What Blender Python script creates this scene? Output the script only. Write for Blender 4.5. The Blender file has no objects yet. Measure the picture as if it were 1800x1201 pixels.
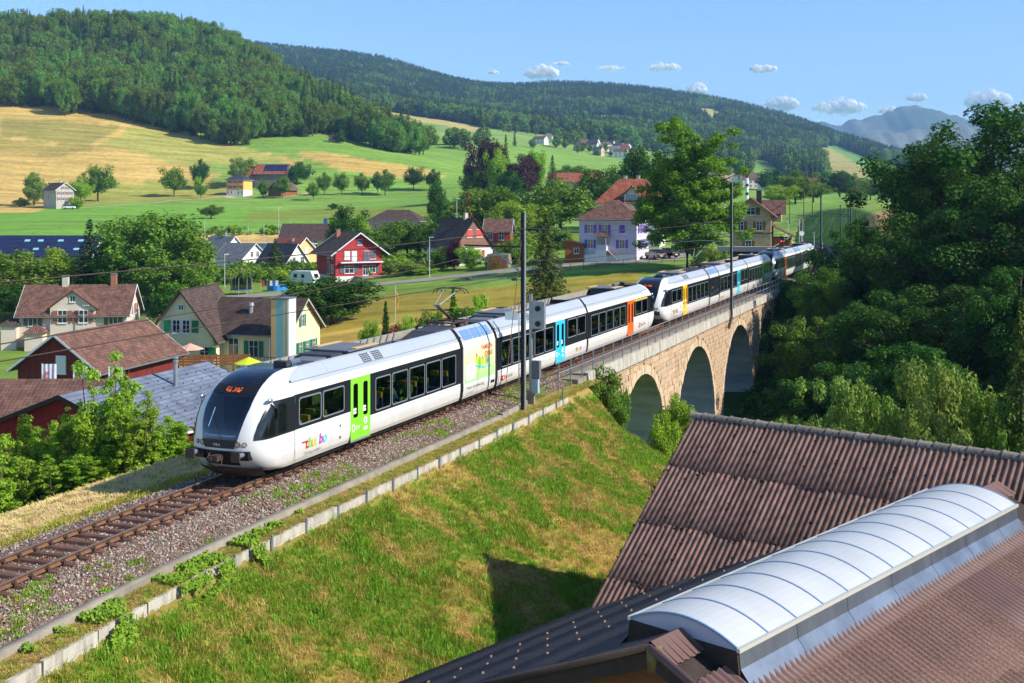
import bpy, bmesh, math, random
import numpy as np
from mathutils import Vector, Matrix
R = math.radians
S = bpy.context.scene
COL = S.collection
# ------------------------------------------------------------------ camera, world, sun, exposure
CAMZ, FPX, CX, HY = 9.4, 2050.0, 900.0, 358.0          # eye height above the rail, focal length and horizon in photo pixels
cam_d = bpy.data.cameras.new('camera'); cam = bpy.data.objects.new('camera', cam_d); COL.objects.link(cam)
cam.location = (0, 0, CAMZ); cam.rotation_euler = (R(90), 0, 0)
cam_d.sensor_width = 36; cam_d.lens = FPX / 1800 * 36; cam_d.shift_y = -(600.5 - HY) / 1800
cam_d.clip_start = 0.5; cam_d.clip_end = 60000
S.camera = cam
SUN_AZ, SUN_EL = R(108), R(36)                          # clockwise from +Y (the view direction)
wd = bpy.data.worlds.new('World'); S.world = wd; wd.use_nodes = True
_n = wd.node_tree.nodes; _l = wd.node_tree.links; _n.clear()
sky = _n.new('ShaderNodeTexSky'); sky.sky_type = 'NISHITA'; sky.sun_disc = False
sky.sun_elevation = SUN_EL; sky.sun_rotation = SUN_AZ
sky.altitude = 600; sky.air_density = 1.0; sky.dust_density = 0.05; sky.ozone_density = 6.0
bg = _n.new('ShaderNodeBackground'); bg.inputs[1].default_value = 0.13
wo = _n.new('ShaderNodeOutputWorld'); _l.new(sky.outputs[0], bg.inputs[0]); _l.new(bg.outputs[0], wo.inputs[0])
sd = bpy.data.lights.new('sun', 'SUN'); sun = bpy.data.objects.new('sun', sd); COL.objects.link(sun)
sd.energy = 5.0; sd.angle = R(0.5); sd.color = (1.0, 0.93, 0.82)
TOSUN = Vector((math.cos(SUN_EL) * math.sin(SUN_AZ), math.cos(SUN_EL) * math.cos(SUN_AZ), math.sin(SUN_EL)))
sun.rotation_euler = TOSUN.to_track_quat('Z', 'Y').to_euler(); sun.location = (60, -20, 60)
S.view_settings.view_transform = 'Standard'; S.view_settings.look = 'None'
S.view_settings.exposure = 0.65; S.view_settings.gamma = 1.0; S.view_settings.use_curve_mapping = False
cy = S.cycles; cy.max_bounces = 5; cy.diffuse_bounces = 3; cy.glossy_bounces = 2; cy.transmission_bounces = 4
cy.transparent_max_bounces = 48; cy.volume_bounces = 0; cy.use_denoising = True; cy.use_adaptive_sampling = True; cy.adaptive_threshold = .02; cy.caustics_reflective = False; cy.caustics_refractive = False
cy.sample_clamp_indirect = 4.0
# ------------------------------------------------------------------ small helpers
rng = np.random.default_rng(7); random.seed(7)
def W(px, py, Y): return Vector(((px - CX) / FPX * Y, Y, CAMZ - (py - HY) / FPX * Y))
def proj(p): return (CX + p[0] / p[1] * FPX, HY + (CAMZ - p[2]) / p[1] * FPX)
def srgb(r, g, b):
    f = lambda c: (c / 255 / 12.92) if c <= 10 else ((c / 255 + .055) / 1.055) ** 2.4
    return (f(r), f(g), f(b), 1.0)
def link(o, parent=None):
    COL.objects.link(o)
    if parent is not None: o.parent = parent
    return o
def tag(o, label=None, cat=None, group=None, kind=None):
    if label: o['label'] = label
    if cat: o['category'] = cat
    if group: o['group'] = group
    if kind: o['kind'] = kind
    return o
def thing(name, label, cat, loc=(0, 0, 0), rz=0.0, group=None):
    o = bpy.data.objects.new(name, None); o.empty_display_size = .2
    o.location = loc; o.rotation_euler = (0, 0, rz)
    return tag(link(o), label, cat, group)
def children_of(o): return [c for c in bpy.data.objects if c.parent == o]
def copy_tree(o, parent=None):
    c = o.copy(); link(c)
    c.parent = parent
    for ch in list(o.children): copy_tree(ch, c)
    return c
def np_mesh(name, V, F, mats, smooth=False, mi=None, uv=None):
    """V (n,3); F (m,k) all faces with the same number of corners"""
    V = np.asarray(V, np.float32); F = np.asarray(F, np.int32); m, k = F.shape
    me = bpy.data.meshes.new(name)
    me.vertices.add(len(V)); me.vertices.foreach_set('co', V.ravel())
    me.loops.add(m * k); me.loops.foreach_set('vertex_index', F.ravel())
    me.polygons.add(m); me.polygons.foreach_set('loop_start', np.arange(0, m * k, k, dtype=np.int32))
    if smooth: me.polygons.foreach_set('use_smooth', np.ones(m, bool))
    for t in (mats if isinstance(mats, (list, tuple)) else [mats]): me.materials.append(t)
    if mi is not None: me.polygons.foreach_set('material_index', np.asarray(mi, np.int32))
    if uv is not None:
        l = me.uv_layers.new(name='UVMap'); l.data.foreach_set('uv', np.asarray(uv, np.float32).ravel())
    me.update(calc_edges=True)
    return me
def obj(name, me, parent=None, loc=None, rot=None, scale=None):
    o = bpy.data.objects.new(name, me)
    if loc is not None: o.location = loc
    if rot is not None: o.rotation_euler = rot
    if scale is not None: o.scale = (scale,) * 3 if isinstance(scale, (int, float)) else scale
    return link(o, parent)
class MB:
    """collects faces and builds ONE mesh"""
    def __init__(s): s.v = []; s.f = []; s.m = []; s.u = {}
    def add(s, vs, fs, m=0):
        b = len(s.v); s.v += [tuple(v) for v in vs]
        for f in fs: s.f.append([b + i for i in f]); s.m.append(m)
    def box(s, x0, x1, y0, y1, z0, z1, m=0, T=None):
        vs = [Vector((x, y, z)) for z in (z0, z1) for y in (y0, y1) for x in (x0, x1)]
        if T is not None: vs = [T @ v for v in vs]
        s.add(vs, [(0, 2, 3, 1), (4, 5, 7, 6), (0, 1, 5, 4), (2, 6, 7, 3), (0, 4, 6, 2), (1, 3, 7, 5)], m); return s
    def hexa(s, p, m=0):   # p: bottom ring 4, top ring 4
        s.add(p, [(3, 2, 1, 0), (4, 5, 6, 7), (0, 1, 5, 4), (1, 2, 6, 5), (2, 3, 7, 6), (3, 0, 4, 7)], m); return s
    def poly(s, pts, m=0): s.add(pts, [tuple(range(len(pts)))], m); return s
    def prism(s, pts, d, m=0):  # polygon pts extruded by vector d
        d = Vector(d); n = len(pts); P = [Vector(p) for p in pts]
        s.add(P + [p + d for p in P], [tuple(reversed(range(n))), tuple(range(n, 2 * n))] + [(i, (i + 1) % n, n + (i + 1) % n, n + i) for i in range(n)], m); return s
    def tube(s, p0, p1, r0, r1=None, n=8, m=0, caps=True):
        p0, p1 = Vector(p0), Vector(p1); r1 = r0 if r1 is None else r1
        d = (p1 - p0).normalized(); a = d.orthogonal().normalized(); b = d.cross(a)
        vs = [p + (a * math.cos(2 * math.pi * i / n) + b * math.sin(2 * math.pi * i / n)) * r for p, r in ((p0, r0), (p1, r1)) for i in range(n)]
        fs = [(i, (i + 1) % n, n + (i + 1) % n, n + i) for i in range(n)]
        if caps: fs += [tuple(reversed(range(n))), tuple(range(n, 2 * n))]
        s.add(vs, fs, m); return s
    def path(s, pts, r, n=6, m=0):
        P = [Vector(p) for p in pts]; vs = []
        for i, p in enumerate(P):
            d = (P[min(i + 1, len(P) - 1)] - P[max(i - 1, 0)]).normalized()
            a = d.cross(Vector((0, 0, 1)))
            a = d.orthogonal().normalized() if a.length < 1e-3 else a.normalized()
            b = d.cross(a); ri = r[i] if isinstance(r, (list, tuple)) else r
            vs += [p + (a * math.cos(2 * math.pi * k / n) + b * math.sin(2 * math.pi * k / n)) * ri for k in range(n)]
        fs = [(i * n + k, i * n + (k + 1) % n, (i + 1) * n + (k + 1) % n, (i + 1) * n + k) for i in range(len(P) - 1) for k in range(n)]
        fs += [tuple(reversed(range(n))), tuple(range((len(P) - 1) * n, len(P) * n))]
        s.add(vs, fs, m); return s
    def ball(s, c, r, m=0, nu=10, nv=6):
        c = Vector(c); r = (r,) * 3 if isinstance(r, (int, float)) else r; vs = []
        for j in range(nv + 1):
            t = math.pi * j / nv
            for i in range(nu):
                a = 2 * math.pi * i / nu
                vs.append(c + Vector((r[0] * math.sin(t) * math.cos(a), r[1] * math.sin(t) * math.sin(a), r[2] * math.cos(t))))
        s.add(vs, [(j * nu + i, (j + 1) * nu + i, (j + 1) * nu + (i + 1) % nu, j * nu + (i + 1) % nu) for j in range(nv) for i in range(nu)], m); return s
    def mesh(s, name, mats, smooth=False):
        me = bpy.data.meshes.new(name); me.from_pydata(s.v, [], s.f)
        for t in (mats if isinstance(mats, (list, tuple)) else [mats]): me.materials.append(t)
        me.polygons.foreach_set('material_index', s.m)
        if smooth: me.polygons.foreach_set('use_smooth', [True] * len(s.f))
        me.update(); return me
    def build(s, name, mats, parent=None, smooth=False, loc=None, rot=None):
        return obj(name, s.mesh(name, mats, smooth), parent, loc, rot)
# ------------------------------------------------------------------ materials
_mc = {}
def nt(name):
    m = bpy.data.materials.new(name); m.use_nodes = True; m.node_tree.nodes.clear()
    t = m.node_tree
    def N(kind, **kw):
        n = t.nodes.new('ShaderNode' + kind)
        for k, v in kw.items():
            if k.startswith('i_'):
                key = k[2:]; n.inputs[int(key) if key.isdigit() else key].default_value = v
            else: setattr(n, k, v)
        return n
    return m, t, N, t.links.new
def mat(name, c, c2=None, scale=4.0, rough=.75, bump=0.0, bscale=30.0, metal=0.0, spec=.4, rand=0.0, coord='Object', stretch=None, c3=None, emit=0.0, contrast=.25, coat=0.0):
    """noise between two or three base colours, fine bump, optional per-object variation"""
    if name in _mc: return _mc[name]
    m, t, N, L = nt(name)
    out = N('OutputMaterial'); p = N('BsdfPrincipled'); L(p.outputs[0], out.inputs[0])
    p.inputs['Roughness'].default_value = rough; p.inputs['Metallic'].default_value = metal
    p.inputs['Specular IOR Level'].default_value = spec
    if coat: p.inputs['Coat Weight'].default_value = coat; p.inputs['Coat Roughness'].default_value = .05
    tc = N('TexCoord'); vec = tc.outputs[coord]
    if stretch:
        mp = N('Mapping'); mp.inputs['Scale'].default_value = stretch; L(vec, mp.inputs[0]); vec = mp.outputs[0]
    last = None
    if c2 is not None:
        n = N('TexNoise', i_Scale=scale, i_Detail=5.0, i_Roughness=.62); L(vec, n.inputs['Vector'])
        r = N('ValToRGB'); L(n.outputs['Fac'], r.inputs[0])
        e = r.color_ramp.elements; e[0].position = .5 - contrast; e[0].color = c; e[1].position = .5 + contrast; e[1].color = c2
        if c3 is not None:
            x = e.new(.5); x.color = c3
        last = r.outputs[0]
    if rand:
        if last is None:
            rgb = N('RGB'); rgb.outputs[0].default_value = c; last = rgb.outputs[0]
        oi = N('ObjectInfo'); mr = N('MapRange', i_3=1 - rand, i_4=1 + rand); L(oi.outputs['Random'], mr.inputs[0])
        hs = N('HueSaturation'); L(last, hs.inputs['Color']); L(mr.outputs[0], hs.inputs['Value'])
        last = hs.outputs[0]
    if last is None: p.inputs['Base Color'].default_value = c
    else: L(last, p.inputs['Base Color'])
    if bump:
        n2 = N('TexNoise', i_Scale=bscale, i_Detail=3.0); L(vec, n2.inputs['Vector'])
        b = N('Bump', i_Strength=bump, i_Distance=.03); L(n2.outputs['Fac'], b.inputs['Height']); L(b.outputs[0], p.inputs['Normal'])
    if emit:
        p.inputs['Emission Color'].default_value = c; p.inputs['Emission Strength'].default_value = emit
    _mc[name] = m; return m
def leafmat(name, c, c2, trans=.3, rand=.12, rough=.55):
    m, t, N, L = nt(name)
    out = N('OutputMaterial'); g = N('NewGeometry'); oi = N('ObjectInfo')
    r = N('ValToRGB'); L(g.outputs['Random Per Island'], r.inputs[0])
    e = r.color_ramp.elements; e[0].color = c; e[1].color = c2
    mr = N('MapRange', i_3=1 - rand, i_4=1 + rand); L(oi.outputs['Random'], mr.inputs[0])
    mh = N('MapRange', i_3=.5 - rand * .09, i_4=.5 + rand * .09); L(oi.outputs['Random'], mh.inputs[0])
    hs = N('HueSaturation'); L(r.outputs[0], hs.inputs['Color']); L(mr.outputs[0], hs.inputs['Value']); L(mh.outputs[0], hs.inputs['Hue'])
    p = N('BsdfPrincipled', i_Roughness=rough); p.inputs['Specular IOR Level'].default_value = .12
    L(hs.outputs[0], p.inputs['Base Color'])
    tr = N('BsdfTranslucent'); L(hs.outputs[0], tr.inputs[0])
    mx = N('MixShader', i_0=trans); L(p.outputs[0], mx.inputs[1]); L(tr.outputs[0], mx.inputs[2]); L(mx.outputs[0], out.inputs[0])
    _mc[name] = m; return m
def glassmat(name, tint, refl=.08, rough=.02):
    """tinted pane: see-through tint plus mirror reflection growing at grazing angles"""
    m, t, N, L = nt(name)
    out = N('OutputMaterial'); tr = N('BsdfTransparent'); tr.inputs[0].default_value = tint
    gl = N('BsdfGlossy', i_Roughness=rough); gl.inputs[0].default_value = (.9, .95, 1, 1)
    lw = N('LayerWeight', i_Blend=.5); pw = N('Math', operation='POWER', i_1=4.5); L(lw.outputs['Facing'], pw.inputs[0]); fr = N('Math', operation='MULTIPLY', i_1=.9); L(pw.outputs[0], fr.inputs[0]); ad = N('Math', operation='ADD', i_1=refl + .03); ad.use_clamp = True; L(fr.outputs[0], ad.inputs[0])
    mx = N('MixShader'); L(ad.outputs[0], mx.inputs[0]); L(tr.outputs[0], mx.inputs[1]); L(gl.outputs[0], mx.inputs[2]); L(mx.outputs[0], out.inputs[0])
    _mc[name] = m; return m
def tilemat(name, c, c2, tw=.3, th=.34, rough=.8, bump=.6, dark=.35, c3=None):
    """roof tiles from UV in metres: courses and columns with uneven colour"""
    m, t, N, L = nt(name)
    out = N('OutputMaterial'); p = N('BsdfPrincipled', i_Roughness=rough); p.inputs['Specular IOR Level'].default_value = .3
    L(p.outputs[0], out.inputs[0])
    uv = N('TexCoord'); br = N('TexBrick'); br.offset = 0.0; br.squash = 1.0
    br.inputs['Color1'].default_value = c; br.inputs['Color2'].default_value = c2
    br.inputs['Mortar'].default_value = tuple(x * dark for x in c[:3]) + (1,)
    br.inputs['Scale'].default_value = 1.0; br.inputs['Mortar Size'].default_value = .035; br.inputs['Mortar Smooth'].default_value = .6
    br.inputs['Brick Width'].default_value = tw; br.inputs['Row Height'].default_value = th
    L(uv.outputs['UV'], br.inputs['Vector'])
    no = N('TexNoise', i_Scale=.9, i_Detail=6.0); L(uv.outputs['UV'], no.inputs['Vector'])
    mr = N('MapRange', i_1=.3, i_2=.7, i_3=.68, i_4=1.3); L(no.outputs['Fac'], mr.inputs[0])
    mu = N('MixRGB', blend_type='MULTIPLY', i_0=1.0); L(br.outputs['Color'], mu.inputs[1]); L(mr.outputs[0], mu.inputs[2])
    L(mu.outputs[0], p.inputs['Base Color'])
    sp = N('SeparateXYZ'); L(uv.outputs['UV'], sp.inputs[0])
    sx = N('Math', operation='MULTIPLY', i_1=2 * math.pi / tw); L(sp.outputs[0], sx.inputs[0])
    si = N('Math', operation='SINE'); L(sx.outputs[0], si.inputs[0])
    fy = N('Math', operation='MULTIPLY', i_1=1 / th); L(sp.outputs[1], fy.inputs[0])
    fr = N('Math', operation='FRACT'); L(fy.outputs[0], fr.inputs[0])
    ad = N('Math', operation='MULTIPLY_ADD', i_1=.5); L(si.outputs[0], ad.inputs[0]); L(fr.outputs[0], ad.inputs[2])
    b = N('Bump', i_Strength=bump, i_Distance=.05); L(ad.outputs[0], b.inputs['Height']); L(b.outputs[0], p.inputs['Normal'])
    _mc[name] = m; return m
def boardmat(name, c, c2, pitch=.16, axis=0, rough=.8, bump=.5):
    """painted boards: grooves along one object axis; axis 0 = by x+y (vertical boards), 2 = by z (horizontal)"""
    m, t, N, L = nt(name)
    out = N('OutputMaterial'); p = N('BsdfPrincipled', i_Roughness=rough); p.inputs['Specular IOR Level'].default_value = .3
    L(p.outputs[0], out.inputs[0]); tc = N('TexCoord'); sp = N('SeparateXYZ'); L(tc.outputs['Object'], sp.inputs[0])
    if axis == 2: src = sp.outputs[2]
    else:
        a = N('Math', operation='ADD'); L(sp.outputs[0], a.inputs[0]); L(sp.outputs[1], a.inputs[1]); src = a.outputs[0]
    d = N('Math', operation='MULTIPLY', i_1=1 / pitch); L(src, d.inputs[0])
    f = N('Math', operation='FRACT'); L(d.outputs[0], f.inputs[0])
    fl = N('Math', operation='FLOOR'); L(d.outputs[0], fl.inputs[0])
    wn = N('TexWhiteNoise', noise_dimensions='1D'); L(fl.outputs[0], wn.inputs['W'])
    no = N('TexNoise', i_Scale=1.2, i_Detail=5.0); L(tc.outputs['Object'], no.inputs['Vector'])
    av = N('Math', operation='MULTIPLY_ADD', i_1=.5); L(wn.outputs['Value'], av.inputs[0]); L(no.outputs['Fac'], av.inputs[2])
    r = N('ValToRGB'); e = r.color_ramp.elements; e[0].position = .35; e[0].color = c; e[1].position = .95; e[1].color = c2
    L(av.outputs[0], r.inputs[0])
    g = N('Math', operation='GREATER_THAN', i_1=.9); L(f.outputs[0], g.inputs[0])
    mx = N('MixRGB', i_2=tuple(x * .45 for x in c[:3]) + (1,)); L(g.outputs[0], mx.inputs[0]); L(r.outputs[0], mx.inputs[1])
    L(mx.outputs[0], p.inputs['Base Color'])
    b = N('Bump', i_Strength=bump, i_Distance=.02); b.invert = True; L(g.outputs[0], b.inputs['Height']); L(b.outputs[0], p.inputs['Normal'])
    _mc[name] = m; return m
# ------------------------------------------------------------------ scatter: one 'stuff' object made of many instances
def scatter(name, pts, rots, scl, idx, protos, label, cat):
    c = bpy.data.collections.new(name + '_sources')
    for i, me in enumerate(protos):
        o = bpy.data.objects.new('%s_source_%03d' % (name, i), me); c.objects.link(o)
    me = bpy.data.meshes.new(name); n = len(pts)
    me.vertices.add(n); me.vertices.foreach_set('co', np.asarray(pts, np.float32).ravel())
    a = me.attributes.new('rot', 'FLOAT_VECTOR', 'POINT'); a.data.foreach_set('vector', np.asarray(rots, np.float32).ravel())
    a = me.attributes.new('scl', 'FLOAT_VECTOR', 'POINT')
    scl = np.asarray(scl, np.float32); scl = np.repeat(scl[:, None], 3, 1) if scl.ndim == 1 else scl
    a.data.foreach_set('vector', scl.ravel())
    a = me.attributes.new('idx', 'INT', 'POINT'); a.data.foreach_set('value', np.asarray(idx, np.int32))
    o = obj(name, me)
    ng = bpy.data.node_groups.new(name + '_nodes', 'GeometryNodeTree')
    ng.interface.new_socket('Geometry', in_out='INPUT', socket_type='NodeSocketGeometry')
    ng.interface.new_socket('Geometry', in_out='OUTPUT', socket_type='NodeSocketGeometry')
    gi = ng.nodes.new('NodeGroupInput'); go = ng.nodes.new('NodeGroupOutput')
    ci = ng.nodes.new('GeometryNodeCollectionInfo'); ci.inputs['Collection'].default_value = c
    ci.inputs['Separate Children'].default_value = True; ci.inputs['Reset Children'].default_value = True
    ip = ng.nodes.new('GeometryNodeInstanceOnPoints'); ip.inputs['Pick Instance'].default_value = True
    def attr(nm, dt):
        q = ng.nodes.new('GeometryNodeInputNamedAttribute'); q.data_type = dt; q.inputs['Name'].default_value = nm
        return q.outputs['Attribute']
    lk = ng.links.new
    lk(gi.outputs[0], ip.inputs['Points']); lk(ci.outputs[0], ip.inputs['Instance'])
    lk(attr('idx', 'INT'), ip.inputs['Instance Index']); lk(attr('scl', 'FLOAT_VECTOR'), ip.inputs['Scale'])
    er = ng.nodes.new('FunctionNodeEulerToRotation'); lk(attr('rot', 'FLOAT_VECTOR'), er.inputs[0]); lk(er.outputs[0], ip.inputs['Rotation'])
    lk(ip.outputs[0], go.inputs[0])
    md = o.modifiers.new('scatter', 'NODES'); md.node_group = ng
    return tag(o, label, cat, kind='stuff')
def vnoise(x, y, seed=0):
    """smooth value noise in 0..1 (numpy)"""
    xi = np.floor(x).astype(np.int64); yi = np.floor(y).astype(np.int64); fx = x - xi; fy = y - yi
    def h(a, b):
        n = (a * 374761393 + b * 668265263 + seed * 974711) & 0x7fffffff
        n = ((n ^ (n >> 13)) * 1274126177) & 0x7fffffff
        return ((n ^ (n >> 16)) & 0xffff) / 65535.0
    u = fx * fx * (3 - 2 * fx); w = fy * fy * (3 - 2 * fy)
    return (h(xi, yi) * (1 - u) + h(xi + 1, yi) * u) * (1 - w) + (h(xi, yi + 1) * (1 - u) + h(xi + 1, yi + 1) * u) * w
def fbm(x, y, seed=0, oct=4):
    s = 0; a = .5; t = 0
    for i in range(oct):
        s = s + a * vnoise(x * 2 ** i, y * 2 ** i, seed + i); t += a; a *= .5
    return s / t
# ------------------------------------------------------------------ railway alignment: s along the track, o to its sunny side
C0 = np.array((-10.05, 38.45)); TX, TY = .3692, .9293; NX, NY = .9293, -.3692
TRZ = math.atan2(TY, TX)
def dev(s): return np.where(s < 0, .004 * np.maximum(s, -45.) ** 2, np.where(s > 145, -.00106 * (s - 145) ** 2, 0.))
def P(s, o, z=0.0):
    s = float(s); d = float(dev(np.array(s))) + o
    return Vector((C0[0] + s * TX + d * NX, C0[1] + s * TY + d * NY, z))
def so(X, Y):
    s = (X - C0[0]) * TX + (Y - C0[1]) * TY; o = (X - C0[0]) * NX + (Y - C0[1]) * NY
    return s, o - dev(s)
# ------------------------------------------------------------------ land: heights by bearing (photo column) and distance
PXC = np.array([-900, -200, 0, 200, 400, 480, 560, 640, 700, 850, 1000, 1130, 1250, 1400, 1500, 1600, 1800, 2100, 2700], float)
_Z = [
 (6,   [-6] * 19),
 (30,  [-6] * 9 + [-6.5] * 10),
 (60,  [-9] * 10 + [-10] * 7 + [-9, -6]),
 (85,  [-10] * 9 + [-9, -10, -12, -12, -11, -9.5, -8, -6, -3, 0]),
 (110, [-10.5] * 5 + [-9.5, -8.5, -7, -6.3, -6.5, -8, -11, -13, -10, -7, -4.5, -1, 2, 3]),
 (140, [-10.2] * 4 + [-8.5, -7.5, -6.5, -5.8, -5.2, -5, -4.5, -3.5, -1.8, -.8, -2, -.5, 4, 6, 6]),
 (165, [-7.5] * 4 + [-6, -5.5, -5, -4.6, -4.4, -3.5, -2, -1, -.5, -.5, 1, 4, 7, 8, 8]),
 (185, [-6.3] * 4 + [-5, -4.6, -4.2, -3.7, -3.4, -2.2, -.3, .3, .2, -.3, 3, 6, 9, 10, 10]),
 (210, [-6] * 4 + [-5.2, -5, -4.8, -4.2, -2.6, -1.4, .5, .8, .6, .6, 6, 8, 10, 12, 12]),
 (260, [-6] * 4 + [-6, -6, -5.8, -3.5, -1, 1, 2, 2, 1.5, 3.5, 8, 9.5, 12, 14, 14]),
 (300, [-6.3] * 4 + [-6.5, -6.5, -5.5, -2, 2.0, 2.0, 3, 3, 2.5, 5, 9.6, 11, 13, 15, 15]),
 (330, [-2.5] * 4 + [-2.6, -2.4, -1.6, 0, 3, 2.6, 4, 4, 3, 5.5, 10.2, 12, 14, 16, 16]),
 (360, [1.8] * 6 + [2, 2.5, 4, 4, 5, 5, 4, 6, 9.5, 11.5, 14, 16, 16]),
]
_P = [
 (460,  [368, 368, 368, 366, 371, 372, 373, 370, 365, 352, 347, 345, 347, 352, 358, 358, 350, 345, 345]),
 (560,  [330, 330, 333, 338, 344, 346, 347, 347, 345, 332, 335, 338, 340, 346, 350, 350, 345, 335, 335]),
 (700,  [215, 215, 212, 222, 248, 245, 240, 250, 260, 300, 318, 325, 330, 340, 342, 342, 335, 320, 315]),
 (850,  [150, 150, 150, 160, 175, 178, 190, 240, 264, 268, 292, 305, 318, 332, 334, 334, 325, 310, 305]),
 (1000, [72, 70, 66, 50, 86, 140, 212, 250, 258, 252, 277, 298, 312, 326, 328, 326, 318, 300, 295]),
 (1250, [130, 125, 120, 115, 150, 190, 216, 226, 228, 234, 258, 274, 300, 318, 314, 314, 310, 290, 285]),
 (1500, [150, 150, 145, 140, 165, 175, 188, 200, 206, 223, 244, 257, 285, 304, 296, 300, 305, 285, 280]),
 (1800, [150, 145, 140, 135, 145, 150, 160, 176, 196, 220, 232, 240, 266, 290, 284, 306, 308, 280, 275]),
 (2100, [145, 140, 135, 130, 140, 150, 163, 178, 194, 214, 224, 218, 240, 264, 272, 300, 315, 280, 275]),
 (2600, [110, 108, 106, 104, 112, 120, 130, 140, 150, 176, 178, 186, 206, 236, 262, 302, 325, 290, 280]),
 (3200, [100, 95, 90, 84, 86, 93, 103, 108, 124, 172, 160, 168, 186, 219, 268, 313, 340, 300, 290]),
 (4200, [140, 135, 130, 125, 125, 130, 140, 150, 165, 205, 195, 205, 225, 262, 300, 335, 350, 330, 320]),
 (5500, [330] * 19), (20000, [352] * 19),
]
YR = np.array([r[0] for r in _Z] + [r[0] for r in _P], float)
ZT = np.array([r[1] for r in _Z] + [[CAMZ - (p - HY) / FPX * y for p in r] for y, r in _P], float)
# resample finely and soften the creases
_gx = np.arange(-900, 2701, 20.); _gy = np.arange(math.log(6), math.log(20000), .02)
_tmp = np.array([np.interp(_gx, PXC, row) for row in ZT])
TG = np.array([np.interp(_gy, np.log(YR), _tmp[:, j]) for j in range(len(_gx))]).T
for _ in range(3):
    a = np.pad(TG, ((1, 1), (2, 2)), 'edge')
    TG = (a[:-2, 2:-2] + 2 * a[1:-1, 2:-2] + a[2:, 2:-2]) / 4
    a = np.pad(TG, ((0, 0), (2, 2)), 'edge')
    TG = (a[:, :-4] + a[:, 1:-3] + 2 * a[:, 2:-2] + a[:, 3:-1] + a[:, 4:]) / 6
def sstep(a, b, x):
    t = np.clip((x - a) / (b - a), 0, 1); return t * t * (3 - 2 * t)
EO = [-60, -22, -14, -10, -6, -2.6, 2.6, 3.0, 3.9, 4.05, 16, 22, 60]
EZ = [-9.8, -8, -5, -2.2, -.9, -.55, -.55, -.55, -.68, -1.05, -7.6, -9.3, -10]
def gz(X, Y):
    X = np.asarray(X, float); Y = np.asarray(Y, float); Ys = np.maximum(Y, 6.)
    px = np.clip(CX + X / Ys * FPX, -900, 2699); ly = np.clip(np.log(Ys), _gy[0], _gy[-2])
    fx = (px + 900) / 20; ix = np.minimum(fx.astype(int), len(_gx) - 2); fx = fx - ix
    fy = (ly - _gy[0]) / .02; iy = np.minimum(fy.astype(int), len(_gy) - 2); fy = fy - iy
    z = (TG[iy, ix] * (1 - fx) + TG[iy, ix + 1] * fx) * (1 - fy) + (TG[iy + 1, ix] * (1 - fx) + TG[iy + 1, ix + 1] * fx) * fy
    amp = np.clip((Ys - 300) / 400, 0, 1)
    z = z + amp * (fbm(X / 90., Y / 90., 3) - .5) * 9 + np.clip((Ys - 60) / 60, 0, 1) * (1 - amp) * (fbm(X / 14., Y / 14., 5) - .5) * .5
    s, o = so(X, Y)
    # level bed of the line beyond the viaduct
    w = sstep(9, 4.2, np.abs(o)) * sstep(94, 101, s); w = np.where(s > 260, w * sstep(330, 260, s), w)
    z = z * (1 - w) + (-.6) * w
    # cutting bank on the far right of the line
    # embankment on the near side of the viaduct
    e = np.interp(o, EO, EZ) + (fbm(X / 2.3, Y / 2.3, 9) - .5) * .35 * np.clip((np.abs(o) - 4.2) / 2, 0, 1)
    d = np.where(o > 3, .62 * np.maximum(0, s - 26.5 - np.clip(6 - o, 0, 3) * 1.2), 0) + .95 * np.maximum(0, s - 31.5)
    e = np.where(s < 60, e - d, -50)
    return np.maximum(z, e)
def G(X, Y): return float(gz(np.array([X]), np.array([Y]))[0])
def on_ground(px, Y): X = (px - CX) / FPX * Y; return Vector((X, Y, G(X, Y)))
def at_px(px, py, z):  # point at height z seen at that pixel
    Y = FPX * (CAMZ - z) / (py - HY); return Vector(((px - CX) / FPX * Y, Y, z))
# ------------------------------------------------------------------ ground sheet with its real cover (meadow, mown hay, soil) and a touch of haze as colours
def inpoly(px, py, poly):
    c = np.zeros(px.shape, bool); n = len(poly)
    for i in range(n):
        x0, y0 = poly[i]; x1, y1 = poly[(i + 1) % n]
        if y0 == y1: continue
        c ^= ((y0 > py) != (y1 > py)) & (px < (x1 - x0) * (py - y0) / (y1 - y0) + x0)
    return c
cols = np.concatenate([np.arange(-2600, -300, 100.), np.arange(-300, 2100, 9.), np.arange(2100, 4600, 100.)])
rows = np.concatenate([[2.], np.exp(np.arange(math.log(5), math.log(90), .016)), np.exp(np.arange(math.log(90), math.log(5600), .0125)), np.exp(np.arange(math.log(5700), math.log(20000), .12))])
GY, GX = np.meshgrid(rows, cols, indexing='ij'); XX = (GX - CX) / FPX * GY
ZZ = gz(XX, GY)
PY = HY + (CAMZ - ZZ) / GY * FPX
jx = GX + (fbm(XX / 25, GY / 25, 31) - .5) * 16 ; jy = PY + (fbm(XX / 25, GY / 25, 37) - .5) * 7
def lin(r, g, b): return np.array(srgb(r, g, b)[:3])
colr = np.empty(XX.shape + (3,)); colr[:] = lin(112, 138, 52)
def paint(mask, c, a=1.0):
    m = mask.astype(float) * a; colr[:] = colr * (1 - m[..., None]) + c * m[..., None]
far = GY > 310
paint(far, lin(116, 150, 60))
paint(far & (GY < 480) & (GX < 900), lin(108, 150, 52))
paint(far & inpoly(jx, jy, [(-700, 120), (110, 180), (210, 203), (330, 236), (440, 264), (540, 284), (470, 290), (400, 306), (330, 330), (150, 346), (60, 372), (-700, 372)]), lin(186, 158, 88))
paint(far & inpoly(jx, jy, [(-60, 232), (160, 262), (110, 275), (-60, 262)]), lin(158, 142, 74))
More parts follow.
